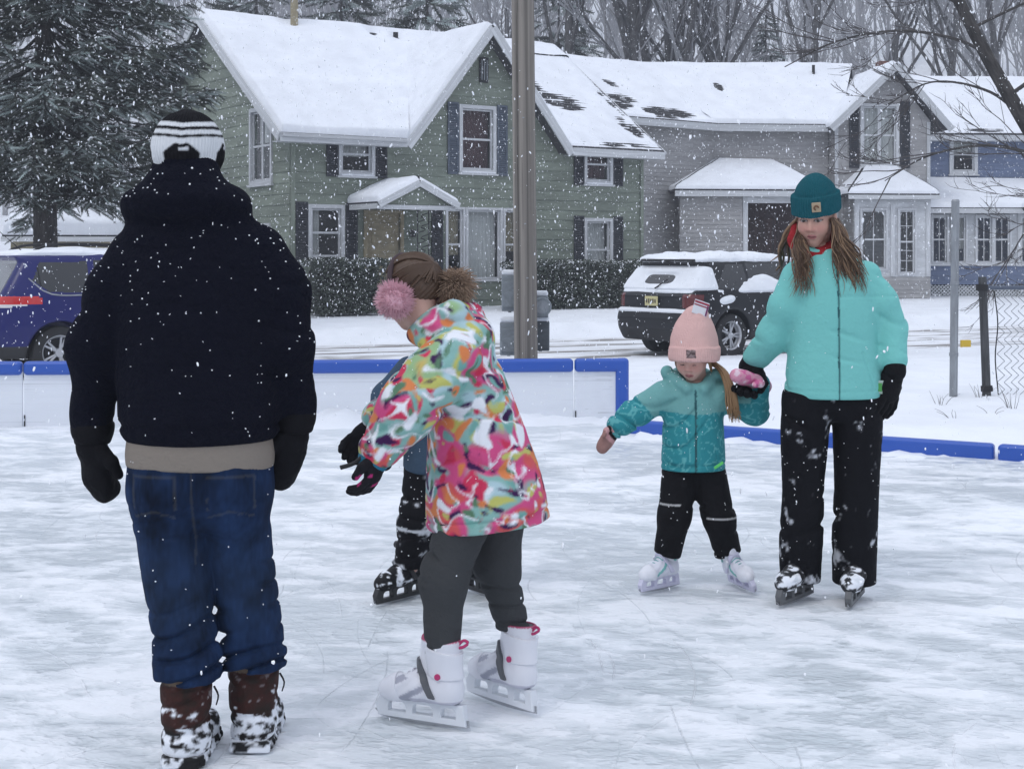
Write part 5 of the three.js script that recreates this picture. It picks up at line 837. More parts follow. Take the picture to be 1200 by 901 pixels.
// ================= man in navy jacket, back to us
{
  const t = thing('person', 'man in black jacket and jeans, seen from behind, wearing a striped knit hat', 'person', [-0.842, 0, -4.13]);
  const hd = headFrame([-0.078, 1.685, 0.0], [0.12, -0.08, -1], 1.02), skin = [0.46, 0.27, 0.20];
  const shL = V(-0.222, 1.428, 0.01), elL = V(-0.345, 1.165, 0.03), wrL = V(-0.362, 0.945, -0.03), shR = V(0.125, 1.432, 0.01), elR = V(0.208, 1.175, 0.03), wrR = V(0.216, 0.975, -0.05);
  const kL = V(-0.105, 0.46, 0.02), aL = V(-0.075, 0.10, 0.06), kR = V(0.072, 0.47, -0.06), aR = V(0.092, 0.10, -0.07);
  bodyMesh(t, { head: hd, skin, hair: [0.03, 0.02, 0.015], lo: [-0.6, 0, -0.4], hi: [0.5, 1.7, 0.4], trunk: [[0.8, -0.045, 0, 0.15, 0.10], [1.0, -0.045, 0, 0.15, 0.10], [1.3, -0.06, 0, 0.17, 0.11], [1.45, -0.062, 0, 0.16, 0.09], [1.55, -0.068, 0, 0.06, 0.06]], limbs: [chain([shL, elL, wrL], [0.05, 0.045, 0.035]), chain([shR, elR, wrR], [0.05, 0.045, 0.035]), chain([V(-0.13, 0.85, 0), kL, aL], [0.075, 0.05, 0.04]), chain([V(0.05, 0.85, 0), kR, aR], [0.075, 0.05, 0.04])] });
  // jacket
  const torso = loft([[0.885, -0.045, 0, 0.205, 0.155], [0.93, -0.045, 0, 0.226, 0.172], [1.05, -0.048, 0, 0.232, 0.170], [1.25, -0.055, 0, 0.234, 0.168], [1.38, -0.056, 0, 0.226, 0.155], [1.46, -0.060, 0, 0.212, 0.138], [1.53, -0.068, 0, 0.172, 0.118], [1.58, -0.07, 0, 0.14, 0.11], [1.62, -0.07, 0, 0.10, 0.10]], 0.03, 2.3);
  const armL = chain([shL, add(shL, [-0.062, -0.11, 0.01]), elL, add(wrL, [0, 0.02, 0])], [0.074, 0.076, 0.068, 0.060], 0.04), armR = chain([shR, add(shR, [0.062, -0.11, 0.01]), elR, add(wrR, [0, 0.02, 0])], [0.074, 0.076, 0.068, 0.060], 0.04);
  const hood = join([ell([-0.077, 1.575, 0.055], [0.168, 0.070, 0.125]), ell([-0.08, 1.630, 0.045], [0.105, 0.065, 0.105]), ell([-0.080, 1.684, 0.03], [0.086, 0.046, 0.095]), ell([-0.20, 1.555, 0.03], [0.06, 0.05, 0.07]), ell([0.045, 1.555, 0.03], [0.06, 0.05, 0.07])], 0.035);
  const wj = wrinkle(0.0075, 7, 7, 7, 3), cuffs = join([cap(add(wrL, [0, 0.03, 0]), wrL, 0.062), cap(add(wrR, [0, 0.03, 0]), wrR, 0.062)], 0.01);
  const J1 = join([torso, armL, armR], 0.035), jk = near((x, y, z) => { let d = J1(x, y, z); d = smin(d, hood(x, y, z), 0.02); d = smin(d, cuffs(x, y, z), 0.008); const seam = Math.exp(-Math.pow((y - 0.945) / 0.010, 2)) * (Math.abs(x + 0.05) < 0.26 ? 1 : 0) + Math.exp(-Math.pow((x + 0.065) / 0.006, 2)) * 0 ; return d + 0.007 * seam; }, (x, y, z) => wj(x, y, z) * sstep(0.90, 0.98, y), 0.05, (x, z) => 0.890 + 0.045 * (x + 0.05) - (x < -0.29 || x > 0.165 ? 1 : 0));
  const jg = nets(jk, [-0.56, 0.80, -0.30], [0.42, 1.78, 0.30], 0.0078); part('jacket', jg, fab(0.0052, 0.006, 0.0125, 0.95, { specularIntensity: 0.15, bumpScale: 0.012 }), t);
  part('shirt', nets(near(loft([[0.76, -0.045, 0, 0.198, 0.148], [0.86, -0.045, 0, 0.208, 0.155], [0.93, -0.045, 0, 0.20, 0.150]], 0.012, 2.4), wrinkle(0.006, 9, 4, 9, 1), 0.05, (x, z) => 0.822 - 0.02 * x), [-0.3, 0.74, -0.2], [0.22, 0.96, 0.2], 0.008), fab(0.23, 0.20, 0.17, 0.9), t);
  // jeans
  const wq = wrinkle(0.011, 7, 14, 7, 8), wq2 = wrinkle(0.018, 6, 20, 6, 5);
  const jl = loft([[0.235, -0.074, 0.045, 0.090, 0.100], [0.28, -0.074, 0.045, 0.095, 0.104], [0.34, -0.080, 0.04, 0.094, 0.098], [0.42, -0.096, 0.03, 0.092, 0.092], [0.50, -0.104, 0.02, 0.098, 0.097], [0.62, -0.118, 0.01, 0.104, 0.108], [0.75, -0.135, 0, 0.104, 0.125], [0.84, -0.130, 0, 0.10, 0.12]], 0.012), jr = loft([[0.245, 0.092, -0.065, 0.086, 0.097], [0.31, 0.088, -0.065, 0.088, 0.099], [0.40, 0.078, -0.06, 0.090, 0.092], [0.48, 0.066, -0.05, 0.094, 0.096], [0.62, 0.048, -0.03, 0.102, 0.108], [0.75, 0.048, 0, 0.100, 0.125], [0.84, 0.042, 0, 0.10, 0.12]], 0.012), hip = loft([[0.66, -0.045, 0.0, 0.15, 0.10], [0.74, -0.045, 0.0, 0.192, 0.140], [0.82, -0.045, 0.0, 0.194, 0.145], [0.875, -0.045, 0.0, 0.19, 0.140]], 0.02, 2.4);
  const jd = near((x, y, z) => { let d = smin(jl(x, y, z), jr(x, y, z), 0.012); d = smin(d, hip(x, y, z), 0.05); const cx = x + 0.042; return d + 0.006 * Math.exp(-Math.pow(cx / 0.006, 2)) * sstep(0.5, 0.6, y) + (z > 0 ? 0.003 * (Math.exp(-Math.pow((Math.abs(cx - 0.105 * Math.sign(cx)) - 0.062) / 0.004, 2)) * (y > 0.72 && y < 0.81 ? 1 : 0) + Math.exp(-Math.pow((y - 0.715 + 0.3 * Math.abs(Math.abs(cx) - 0.105)) / 0.004, 2)) * (Math.abs(Math.abs(cx) - 0.105) < 0.062 ? 1 : 0)) : 0); }, (x, y, z) => wq(x, y, z) * sstep(0.80, 0.5, y) + wq2(x, y, z) * sstep(0.50, 0.32, y) - 0.004 * sstep(0.34, 0.27, y));
  const jc = (x, y, z) => { const cx = x + 0.042, a = Math.abs(Math.abs(cx) - 0.105), st = z > 0 && ((y > 0.72 && y < 0.815 && Math.abs(a - 0.062) < 0.0028) || (a < 0.062 && Math.abs(y - 0.715 + 0.3 * a) < 0.0028) || (a < 0.062 && Math.abs(y - 0.812) < 0.0028) || (Math.abs(cx) < 0.0026 && y > 0.56)) ? 1 : 0; const f = 0.7 + 1.1 * fbm(x * 11, y * 7, z * 11, 4) + 0.25 * noise(x * 120, y * 30, z * 120), w = 0.5 * sstep(0.72, 0.5, y) * sstep(0.3, 0.45, y); return [0.014 * f + 0.014 * w + st * 0.03, 0.034 * f + 0.022 * w + st * 0.026, 0.092 * f + 0.034 * w + st * 0.012]; };
  const jgeo = nets(jd, [-0.3, 0.2, -0.24], [0.26, 0.9, 0.24], 0.0075, { color: (x, y, z) => jc(x, y, z) }); part('jeans', jgeo, vfab(0.9, { bumpMap: weave, bumpScale: 0.0012 }), t);
  // boots, snow packed on the heels
  for (const [x, z, lift, s] of [[-0.074, 0.055, 0, 1], [0.092, -0.075, 0, 2]]) {
    const b = sub('boot', t), f = join([loft([[0.02, x, z, 0.062, 0.066], [0.07, x, z, 0.066, 0.074], [0.14, x, z, 0.068, 0.078], [0.22, x, z, 0.071, 0.079], [0.275, x, z, 0.073, 0.080]], 0.008), chain([V(x, 0.055, z - 0.02), V(x + 0.005, 0.055, z - 0.15), V(x + 0.01, 0.045, z - 0.21)], [0.055, 0.055, 0.042], 0.02)], 0.03);
    const bw = wrinkle(0.010, 8, 14, 8, s * 4), bf = near((q, y, r) => smax(f(q, y, r), 0.028 - y, 0.006), (q, y, r) => bw(q, y, r) + 0.006 * Math.exp(-Math.pow((y - 0.105) / 0.008, 2)) + 0.004 * Math.exp(-Math.pow((y - 0.225) / 0.006, 2)));
    part('boot_upper', nets(bf, [x - 0.12, 0, z - 0.3], [x + 0.12, 0.32, z + 0.12], 0.006, { color: (q, y, r, nx, ny, nz) => { const n = fbm(q * 22, y * 34, r * 22 + s * 3, 4); let c = y > 0.232 ? [0.13, 0.10, 0.075] : y < 0.10 ? [0.02, 0.018, 0.018] : [0.045 * (1 + n), 0.020, 0.017]; const k = sstep(0.0, 0.14, n + 0.06 * noise(q * 60, y * 60, r * 60) + (y < 0.115 ? 0.13 : -0.16)) * (y < 0.19 ? 1 : 0.2); return [mix(c[0], 0.82, k), mix(c[1], 0.85, k), mix(c[2], 0.90, k)]; } }), vfab(0.75), b);
    part('boot_sole', nets((q, y, r) => { const a = Math.hypot(Math.max(Math.abs(q - x) - 0.034, 0), Math.max(Math.abs(r - z + 0.075) - 0.125, 0)) - 0.024; return Math.max(a + 0.006 * Math.sin(r * 180) * (y < 0.02 ? 1 : 0.2), 0.002 - y, y - 0.034); }, [x - 0.1, -0.01, z - 0.26], [x + 0.1, 0.05, z + 0.1], 0.006, { color: snowStuck([0.02, 0.02, 0.021], 0.04, 18, s) }), vfab(0.8), b);
    part('lace_tie', tube([[x + 0.07, 0.20, z - 0.04], [x + 0.086, 0.18, z - 0.02], [x + 0.078, 0.15, z - 0.03]], 0.003, 0.002, 4, 6), M.dark, b);
  }
  const gm = fab(0.006, 0.006, 0.008, 0.8);
  glove(t, 'glove', gm, add(wrL, [-0.005, -0.045, 0]), [0.06, -1, -0.08], [0.75, 0.0, -0.65], 1, 1.22, 0.75, true); glove(t, 'glove', gm, add(wrR, [-0.002, -0.045, 0]), [-0.10, -1, -0.08], [-0.8, 0, -0.6], -1, 1.2, 0.75, true);
  for (const w of [wrL, wrR]) part('glove_cuff', nets(near(loft([[w[1] - 0.065, w[0], w[2], 0.050, 0.052], [w[1] - 0.03, w[0], w[2], 0.060, 0.062], [w[1], w[0], w[2], 0.062, 0.064]], 0.01), wrinkle(0.003, 10, 20, 10)), add(w, [-0.1, -0.1, -0.1]), add(w, [0.1, 0.03, 0.1]), 0.006), gm, t);
  // striped knit hat with a band of motifs
  const E1 = ell([0, 0.035, -0.012], [0.099, 0.110, 0.118]), hf = framed((x, y, z) => Math.max(E1(x, y, z), -0.045 - y), hd.c, hd.B, hd.k), hat = near(hf, (x, y, z) => { const [lx, ly, lz] = local([x, y, z], hd.c, hd.B, hd.k); return 0.0014 * Math.sin(Math.atan2(lx, lz) * 70) + 0.003 * noise(x * 22, y * 22, z * 22); });
  const blk = [0.009, 0.009, 0.011], wht = [0.62, 0.64, 0.66], hatC = (x, y, z) => { const [lx, ly, lz] = local([x, y, z], hd.c, hd.B, hd.k), a = Math.atan2(lx, -lz), yy = ly + 0.016 * Math.abs(a + 0.15) * (Math.abs(a) < 1.2 ? 1 : 0.9) * -1 + 0.006; if (yy > 0.100) return blk; if (yy > 0.087) return wht; if (yy > 0.077) return blk; if (yy > 0.064) return wht; if (yy > 0.056) return blk; const c = ((a * 0.72 + 20.62) % 1) - 0.5; return Math.abs(c) < 0.30 - 7 * Math.max(0, yy - 0.012) && yy < 0.040 && !(Math.abs(c + 0.03) < 0.07 && yy > 0.022 && yy < 0.030) ? blk : yy < -0.022 ? (yy < -0.034 ? blk : wht) : wht; };
  part('knit_hat', nets(hat, add(hd.c, [-0.14, -0.08, -0.15]), add(hd.c, [0.14, 0.17, 0.15]), 0.0034, { color: soft(hatC, 0.0014) }), vfab(0.95), t);
  flecks(t, jg, 420, 0.0008, 0.0034, 0.05); flecks(t, jgeo, 90, 0.0012, 0.003, -0.2);
}
// ================= girl in the bright patterned coat
const splashPal = [[0.62, 0.40, 0.10], [0.64, 0.16, 0.26], [0.66, 0.36, 0.28], [0.62, 0.10, 0.10], [0.60, 0.08, 0.22], [0.24, 0.44, 0.40], [0.42, 0.58, 0.62], [0.30, 0.46, 0.24]];
function splash(x, y, z) {                                 // printed cloth: watercolour ground with camouflage blots and white strokes
  const w1 = noise(x * 14, y * 14, z * 14) * 0.035, w2 = noise(x * 14 + 7, y * 14, z * 14) * 0.035; x += w1; y += w2;
  const a = fbm(x * 6.5, y * 6.5, z * 6.5, 2) * 5.2 + 4.0 + 1.3 * sstep(0.75, 1.1, y), i = Math.floor(a), f = sstep(0.25, 0.75, a - i), A = splashPal[((i % 8) + 8) % 8], B = splashPal[(((i + 1) % 8) + 8) % 8]; let c = [mix(A[0], B[0], f), mix(A[1], B[1], f), mix(A[2], B[2], f)];
  const b1 = noise(x * 17 + 3, y * 21, z * 17), b2 = noise(x * 19, y * 17 + 9, z * 19), b3 = noise(x * 23 + 5, y * 28 + 3, z * 23), b4 = noise(x * 16 + 21, y * 19 + 31, z * 16), b5 = noise(x * 20 - 11, y * 22 + 17, z * 20);
  if (b2 > 0.34) c = [0.58, 0.04, 0.10]; if (b5 > 0.36) c = [0.50, 0.50, 0.14]; if (b1 > 0.33) c = [0.17, 0.38, 0.34]; if (b4 > 0.38) c = [0.66, 0.22, 0.08]; if (b3 > 0.37) c = [0.045, 0.012, 0.07]; if (b5 < -0.42) c = [0.10, 0.20, 0.12];
  const r = Math.abs(noise(x * 17 + 11, y * 20 + 5, z * 17)); if (r < 0.06 && noise(x * 8, y * 8 + 4, z * 8) > 0.0) c = [0.80, 0.82, 0.86]; if (noise(x * 15 + 41, y * 18, z * 15) > 0.40) c = [0.78, 0.80, 0.84];
  return c;
}
{
  const t = thing('person', 'girl leaning forward in multicoloured splash print coat, pink earmuffs and white skates', 'person', [-0.157, 0, -4.45]);
  const hd = headFrame([-0.142, 1.296, 0.0], [-0.78, -0.36, -0.62], 0.92), skin = [0.50, 0.30, 0.24], hair = [0.075, 0.042, 0.024];
  const sN = V(-0.02, 1.115, 0.135), eN = V(-0.15, 0.975, 0.20), wN = V(-0.228, 0.862, 0.20), sF = V(-0.03, 1.11, -0.13), eF = V(-0.16, 0.98, -0.2), wF = V(-0.26, 0.90, -0.18);
  const hN = V(0.02, 0.64, 0.07), kN = V(-0.048, 0.45, 0.085), aN = V(-0.055, 0.20, 0.08), hF = V(0.12, 0.64, -0.07), kF = V(0.108, 0.46, -0.08), aF = V(0.165, 0.235, -0.10);
  bodyMesh(t, { head: hd, skin, hair, child: true, lo: [-0.35, 0.1, -0.3], hi: [0.35, 1.3, 0.35], trunk: [[0.6, 0.08, 0, 0.10, 0.12], [0.85, 0.06, 0, 0.09, 0.11], [1.05, 0.0, 0, 0.08, 0.11], [1.15, -0.03, 0, 0.05, 0.05], [1.22, -0.07, 0, 0.045, 0.045]], limbs: [chain([sN, eN, wN], [0.04, 0.035, 0.03]), chain([sF, eF, wF], [0.04, 0.035, 0.03]), chain([hN, kN, aN], [0.06, 0.045, 0.035]), chain([hF, kF, aF], [0.06, 0.045, 0.035])] });
  const torso = loft([[0.575, 0.086, 0, 0.196, 0.185], [0.64, 0.080, 0, 0.190, 0.182], [0.74, 0.070, 0, 0.178, 0.172], [0.86, 0.052, 0, 0.156, 0.160], [0.98, 0.028, 0, 0.136, 0.155], [1.08, 0.004, 0, 0.120, 0.145], [1.15, -0.018, 0, 0.095, 0.115], [1.20, -0.04, 0, 0.070, 0.085]], 0.03), armN = chain([sN, add(sN, [-0.06, -0.06, 0.03]), eN, wN], [0.086, 0.084, 0.080, 0.066], 0.04), armF = chain([sF, eF, wF], [0.086, 0.076, 0.062], 0.04);
  const hood = join([ell([0.0, 1.195, 0.02], [0.085, 0.055, 0.115]), ell([0.045, 1.155, 0.01], [0.060, 0.075, 0.105]), cap([-0.10, 1.165, 0.085], [-0.02, 1.245, 0.075], 0.030, 0.034), cap([-0.10, 1.165, -0.085], [-0.02, 1.245, -0.075], 0.030, 0.034), cap([-0.02, 1.25, 0.07], [0.035, 1.245, -0.04], 0.033), ell([-0.075, 1.185, 0.0], [0.075, 0.058, 0.088]), cap([-0.135, 1.185, 0.05], [-0.07, 1.225, 0.075], 0.026, 0.03), ell([-0.075, 1.225, 0.035], [0.062, 0.045, 0.07])], 0.03);
  const wk = wrinkle(0.013, 7, 8, 7, 2), hemY = (x) => 0.598 + 0.10 * (x - 0.08);
  const pocket = (x, y, z) => 0.004 * Math.exp(-Math.pow((x - 0.06 + (y - 0.8) * 0.02) / 0.004, 2)) * sstep(1.0, 0.9, y);
  const cuffF = cap(add(wN, [0.01, 0.015, 0]), wN, 0.058), f = near((x, y, z) => { let d = smin(torso(x, y, z), hood(x, y, z), 0.03); const g = smin(armN(x, y, z), armF(x, y, z), 0.01); d = smin(d, g, 0.02); const cuff = cuffF(x, y, z); d = smin(d, cuff, 0.012); return d + 0.005 * Math.exp(-Math.pow((y - hemY(x) - 0.035) / 0.005, 2)) * (x < -0.16 ? 0 : 1); }, (x, y, z) => wk(x, y, z) + pocket(x, y, z), 0.05, (x, z) => hemY(x) - (x < -0.16 ? 1 : 0));
  const g = nets(f, [-0.36, 0.54, -0.32], [0.36, 1.33, 0.34], 0.0048, { color: soft(splash, 0.002) }); part('coat', g, vfab(0.6, { bumpScale: 0.0015 }), t);
  const LN = chain([hN, kN, aN], [0.086, 0.064, 0.050], 0.05), LF = chain([hF, kF, aF], [0.086, 0.064, 0.050], 0.05), wl = wrinkle(0.009, 8, 16, 8, 6), lg = near((x, y, z) => smax(smin(LN(x, y, z), LF(x, y, z), 0.015), (x < 0.055 ? 0.222 : 0.252) - y, 0.008), (x, y, z) => wl(x, y, z) + 0.004 * Math.exp(-Math.pow((y - (x < 0.055 ? 0.245 : 0.272)) / 0.005, 2)));
  part('leggings', nets(lg, [-0.2, 0.18, -0.25], [0.3, 0.72, 0.25], 0.0064), fab(0.052, 0.055, 0.058, 0.85), t);
  const o = { mat: phys(1, 1, 1, 0.45, { vertexColors: true }), shell: shellWhite, strap: greyStrap, buckle: greyStrap, accent: pinkA, lace: laceW, holder: holderClear, color: (x, y, z) => { if (y > 0.285) return [0.40, 0.06, 0.14]; const s = Math.sin((x * 0.55 + y) * 95); return x > 0.02 && y < 0.16 && s > 0.55 ? [0.36, 0.37, 0.44] : y < 0.098 ? [0.50, 0.50, 0.58] : [0.72, 0.73, 0.78]; } };
  skate(t, [-0.072, 0.0, 0.075], Math.PI - 24 * D, { ...o, k: 0.93 }); skate(t, [0.155, 0.004, -0.085], Math.PI - 46 * D, { ...o, k: 0.93, roll: 0.06 });
  // hair, bun and earmuffs
  const E2 = ell([0, 0.045, -0.012], [0.083, 0.098, 0.103]), hs = []; const scalp = (a, b) => { const sa = Math.sin(a); return inHead(hd, [0.082 * Math.cos(b) * sa, 0.045 + 0.098 * Math.cos(a), -0.012 + 0.102 * Math.sin(b) * sa]); }, tie = inHead(hd, [0, 0.075, -0.125]);
  for (let i = 0; i < 230; i++) { const b = rr(0, 6.283), a = Math.sin(b) > 0.35 ? rr(0.75, 0.95) : rr(1.3, 1.95), s0 = inHead(hd, [0.084 * Math.cos(b) * Math.sin(a), 0.045 + 0.098 * Math.cos(a), -0.012 + 0.103 * Math.sin(b) * Math.sin(a)]), m1 = [], loc0 = local(s0, hd.c, hd.B, hd.k); for (let q = 0; q <= 5; q++) { const u = q / 5; let l = [mix(loc0[0], 0, u), mix(loc0[1], 0.075, u), mix(loc0[2], -0.115, u)]; const dx = l[0] / 0.082, dy = (l[1] - 0.045) / 0.096, dz = (l[2] + 0.012) / 0.101, n = Math.hypot(dx, dy, dz) || 1, k = n < 1.04 ? 1.045 / n : 1; m1.push(inHead(hd, [l[0] * k, 0.045 + (l[1] - 0.045) * k, -0.012 + (l[2] + 0.012) * k])); } hs.push(tube(m1, 0.0052, 0.0042, 4, 9)); }
  const bun = [-0.018, 1.330, 0.01], bs = []; for (let i = 0; i < 1700; i++) { const d = V3(rr(-1, 1), rr(-1, 1), rr(-1, 1)).normalize(), p0 = add(bun, [d.x, d.y, d.z], 0.028), s = V3(rr(-1, 1), rr(-1, 1), rr(-1, 1)).multiplyScalar(0.5); bs.push(tube([p0, add(p0, [d.x + s.x, d.y + s.y, d.z + s.z], 0.018), add(p0, [d.x + s.x * 1.6, d.y - 0.25 + s.y, d.z + s.z * 1.6], rr(0.02, 0.034))], 0.0019, 0.0008, 3, 3)); }
  const hairM = std(...hair, 0.6); part('hair', merge(hs), hairM, t); part('hair_base', nets(framed(near((x, y, z) => Math.max(E2(x, y, z), (z - 0.045) * 0.8 - (y - 0.06) * 0.9, -0.055 - y), (x, y, z) => 0.0012 * Math.sin((x + y) * 300)), hd.c, hd.B, hd.k), add(hd.c, [-0.14, -0.14, -0.14]), add(hd.c, [0.14, 0.16, 0.14]), 0.005), hairM, t);
  const bunP = sub('fluffy_bun', t); stuffPart('bun_strands', merge(bs), std(0.34, 0.24, 0.17, 0.8), bunP); part('bun_core', nets(near(ell(bun, [0.036, 0.034, 0.034]), (x, y, z) => 0.004 * noise(x * 60, y * 60, z * 60)), add(bun, [-0.06, -0.06, -0.06]), add(bun, [0.06, 0.06, 0.06]), 0.006), std(0.15, 0.09, 0.06, 0.9), bunP);
  for (const s of [1, -1]) { const e = sub('earmuff', t), c = inHead(hd, [s * 0.098, -0.008, 0.0]), ps = []; for (let i = 0; i < 2600; i++) { const d = V3(rr(-1, 1), rr(-1, 1), rr(-1, 1)).normalize(), p0 = add(c, [d.x, d.y, d.z], 0.036); ps.push(cyl(p0, add(p0, [d.x + rr(-0.35, 0.35), d.y + rr(-0.35, 0.35), d.z + rr(-0.35, 0.35)], rr(0.020, 0.027)), 0.0016, 0.0004, 3)); } stuffPart('fluff', merge(ps), std(0.80, 0.50, 0.57, 0.95), e); part('muff_core', nets(near(ell(c, [0.046, 0.046, 0.046]), (x, y, z) => 0.003 * noise(x * 70, y * 70, z * 70)), add(c, [-0.07, -0.07, -0.07]), add(c, [0.07, 0.07, 0.07]), 0.006), std(0.80, 0.50, 0.57, 0.95), e); }
  const band = []; for (let i = 0; i <= 10; i++) { const a = -1.45 + i * 0.29; band.push(inHead(hd, [0.10 * Math.sin(a), 0.0 + 0.148 * Math.cos(a), 0.005])); } part('earmuff_band', tube(band, 0.009, 0.009, 6, 24), std(0.05, 0.03, 0.035, 0.8), t);
  const gl = sub('glasses', t), fr = std(0.10, 0.07, 0.06, 0.4); for (const s of [1, -1]) { const ring = []; for (let i = 0; i <= 14; i++) { const a = i / 14 * 6.283; ring.push(inHead(hd, [s * 0.034 + 0.025 * Math.cos(a), -0.002 + 0.019 * Math.sin(a), 0.107])); } part('rim', tube(ring, 0.0022, 0.0022, 5, 28), fr, gl); part('temple', cyl(inHead(hd, [s * 0.059, 0.004, 0.106]), inHead(hd, [s * 0.082, 0.004, 0.0]), 0.0022, 0.002, 5), fr, gl); const ln = new THREE.CircleGeometry(0.0235 * hd.k, 20); ln.applyMatrix4(new THREE.Matrix4().makeBasis(hd.B.X, hd.B.Y, hd.B.Z)); ln.translate(...inHead(hd, [s * 0.034, -0.002, 0.107])); part('lens', ln, M.glass, gl); } part('bridge', cyl(inHead(hd, [-0.010, 0, 0.108]), inHead(hd, [0.010, 0, 0.108]), 0.002, 0.002, 5), fr, gl);
  const gc = (x, y, z) => { const n = noise(x * 26, y * 26, z * 26), d = (wN[0] - x) * 0.5 + (wN[1] - y) * 0.86; return Math.hypot(x - wN[0], y - wN[1], z - wN[2]) < 0.062 ? [0.03, 0.16, 0.24] : n > 0.32 ? [0.42, 0.03, 0.16] : [0.012, 0.012, 0.015]; };
  glove(t, 'glove', vfab(0.8), add(wN, [-0.004, -0.02, 0.005]), [-0.2, -0.75, 0.1], [-0.8, -0.25, -0.2], -1, 0.92, 0.55, false, gc); glove(t, 'glove', vfab(0.8), add(wF, [-0.02, -0.02, 0]), [-0.7, -0.65, 0], [-0.4, -0.6, 0.5], -1, 0.9, 0.5, false, (x, y, z) => [0.012, 0.012, 0.015]);
  part('glove_cuff', nets(near(cap(add(wN, [0.006, 0.010, 0]), add(wN, [-0.018, -0.032, 0.004]), 0.054, 0.048), wrinkle(0.003, 12, 12, 12)), add(wN, [-0.1, -0.12, -0.1]), add(wN, [0.1, 0.08, 0.1]), 0.006), fab(0.03, 0.17, 0.26, 0.8), t); part('glove_strap', tube([add(wN, [-0.045, -0.02, 0.03]), add(wN, [-0.075, -0.045, 0.03]), add(wN, [-0.115, -0.058, 0.03])], 0.006, 0.007, 5, 8), M.dark, t);
  flecks(t, g, 130, 0.001, 0.0025, 0.2);
}
// ================= child in black snow pants, half hidden behind the girl
{
  const t = thing('person', 'child in slate blue jacket and black snow pants behind the girl', 'person', [-0.30, 0, -6.0]);
  const hd = headFrame([0.03, 1.150, 0.02], [-0.55, -0.35, 0.75], 0.88), skin = [0.50, 0.30, 0.24];
  const sL = V(-0.125, 0.95, 0.02), eL = V(-0.215, 0.84, 0.04), wL = V(-0.232, 0.715, 0.10), sR = V(0.16, 0.965, 0), eR = V(0.23, 0.84, 0.03), wR = V(0.20, 0.72, 0.10), hL = V(-0.055, 0.58, 0), kL = V(-0.09, 0.33, 0.05), aL = V(-0.125, 0.12, 0.01), hR = V(0.09, 0.58, 0), kR = V(0.12, 0.33, 0.0), aR = V(0.165, 0.12, -0.07);
  bodyMesh(t, { head: hd, skin, hair: [0.06, 0.035, 0.02], child: true, lo: [-0.35, 0, -0.25], hi: [0.35, 1.15, 0.3], trunk: [[0.58, 0.015, 0, 0.11, 0.08], [0.75, 0.015, 0, 0.11, 0.08], [0.95, 0.015, 0, 0.11, 0.08], [1.04, 0.025, 0, 0.045, 0.045]], limbs: [chain([sL, eL, wL], [0.04, 0.035, 0.03]), chain([sR, eR, wR], [0.04, 0.035, 0.03]), chain([hL, kL, aL], [0.055, 0.04, 0.035]), chain([hR, kR, aR], [0.055, 0.04, 0.035])] });
  const jf = near(join([loft([[0.53, 0.015, 0, 0.165, 0.135], [0.7, 0.015, 0, 0.16, 0.13], [0.88, 0.015, 0, 0.155, 0.12], [0.97, 0.018, 0, 0.13, 0.105], [1.05, 0.022, 0, 0.08, 0.08]], 0.025), chain([sL, eL, wL], [0.058, 0.058, 0.052], 0.03), chain([sR, eR, wR], [0.058, 0.058, 0.052], 0.03)], 0.025), wrinkle(0.008, 8, 12, 8, 4));
  const jg = nets(jf, [-0.34, 0.48, -0.2], [0.34, 1.1, 0.22], 0.008); part('jacket', jg, fab(0.045, 0.075, 0.115, 0.8), t);
  const LG = join([chain([hL, kL, aL], [0.088, 0.074, 0.066], 0.04), chain([hR, kR, aR], [0.088, 0.074, 0.066], 0.04)], 0.02), pf = near((x, y, z) => smax(LG(x, y, z), 0.135 - y, 0.01), wrinkle(0.010, 8, 18, 8, 9));
  const pg = nets(pf, [-0.26, 0.1, -0.2], [0.3, 0.68, 0.2], 0.0075, { color: (x, y, z) => { if (Math.abs(y - 0.295 + 0.1 * x) < 0.006 && z > 0) return [0.5, 0.52, 0.55]; const k = sstep(0.10, 0.3, fbm(x * 14, y * 14, z * 14, 4) + (y < 0.42 ? 0.02 : -0.2)); return [mix(0.006, 0.6, k), mix(0.006, 0.62, k), mix(0.008, 0.66, k)]; } }); part('snow_pants', pg, vfab(0.8), t);
  const o = { mat: vfab(0.5), shell: phys(0.014, 0.014, 0.016, 0.35), strap: phys(0.03, 0.03, 0.033, 0.4), buckle: M.galv, accent: M.dark, lace: M.dark, holder: phys(0.02, 0.02, 0.022, 0.4), k: 0.86, color: snowStuck([0.014, 0.014, 0.016], -0.10, 16, 2), capColor: snowStuck([0.014, 0.014, 0.016], -0.08, 22, 5) };
  skate(t, [-0.135, 0, 0.01], Math.PI + 50 * D, o); skate(t, [0.168, 0, -0.07], -55 * D, o);
  glove(t, 'glove', fab(0.012, 0.012, 0.015, 0.8), add(wL, [0, -0.02, 0]), [0.05, -1, 0.2], [0.5, 0, -0.6], 1, 0.9, 0.6, true); glove(t, 'glove', fab(0.012, 0.012, 0.015, 0.8), add(wR, [0, -0.02, 0]), [-0.05, -1, 0.2], [-0.5, 0, -0.6], -1, 0.9, 0.6, true);
  const E3 = ell([0, 0.045, -0.012], [0.094, 0.108, 0.112]); part('knit_hat', nets(near(framed((x, y, z) => Math.max(E3(x, y, z), 0.018 - y), hd.c, hd.B, hd.k), (x, y, z) => 0.0016 * Math.sin(Math.atan2(x - hd.c[0], z - hd.c[2]) * 60)), add(hd.c, [-0.13, -0.06, -0.13]), add(hd.c, [0.13, 0.16, 0.13]), 0.005), fab(0.03, 0.035, 0.05, 0.95), t);
  flecks(t, pg, 200, 0.0015, 0.0035, -0.3); flecks(t, jg, 90, 0.0012, 0.0028, 0.2);
}
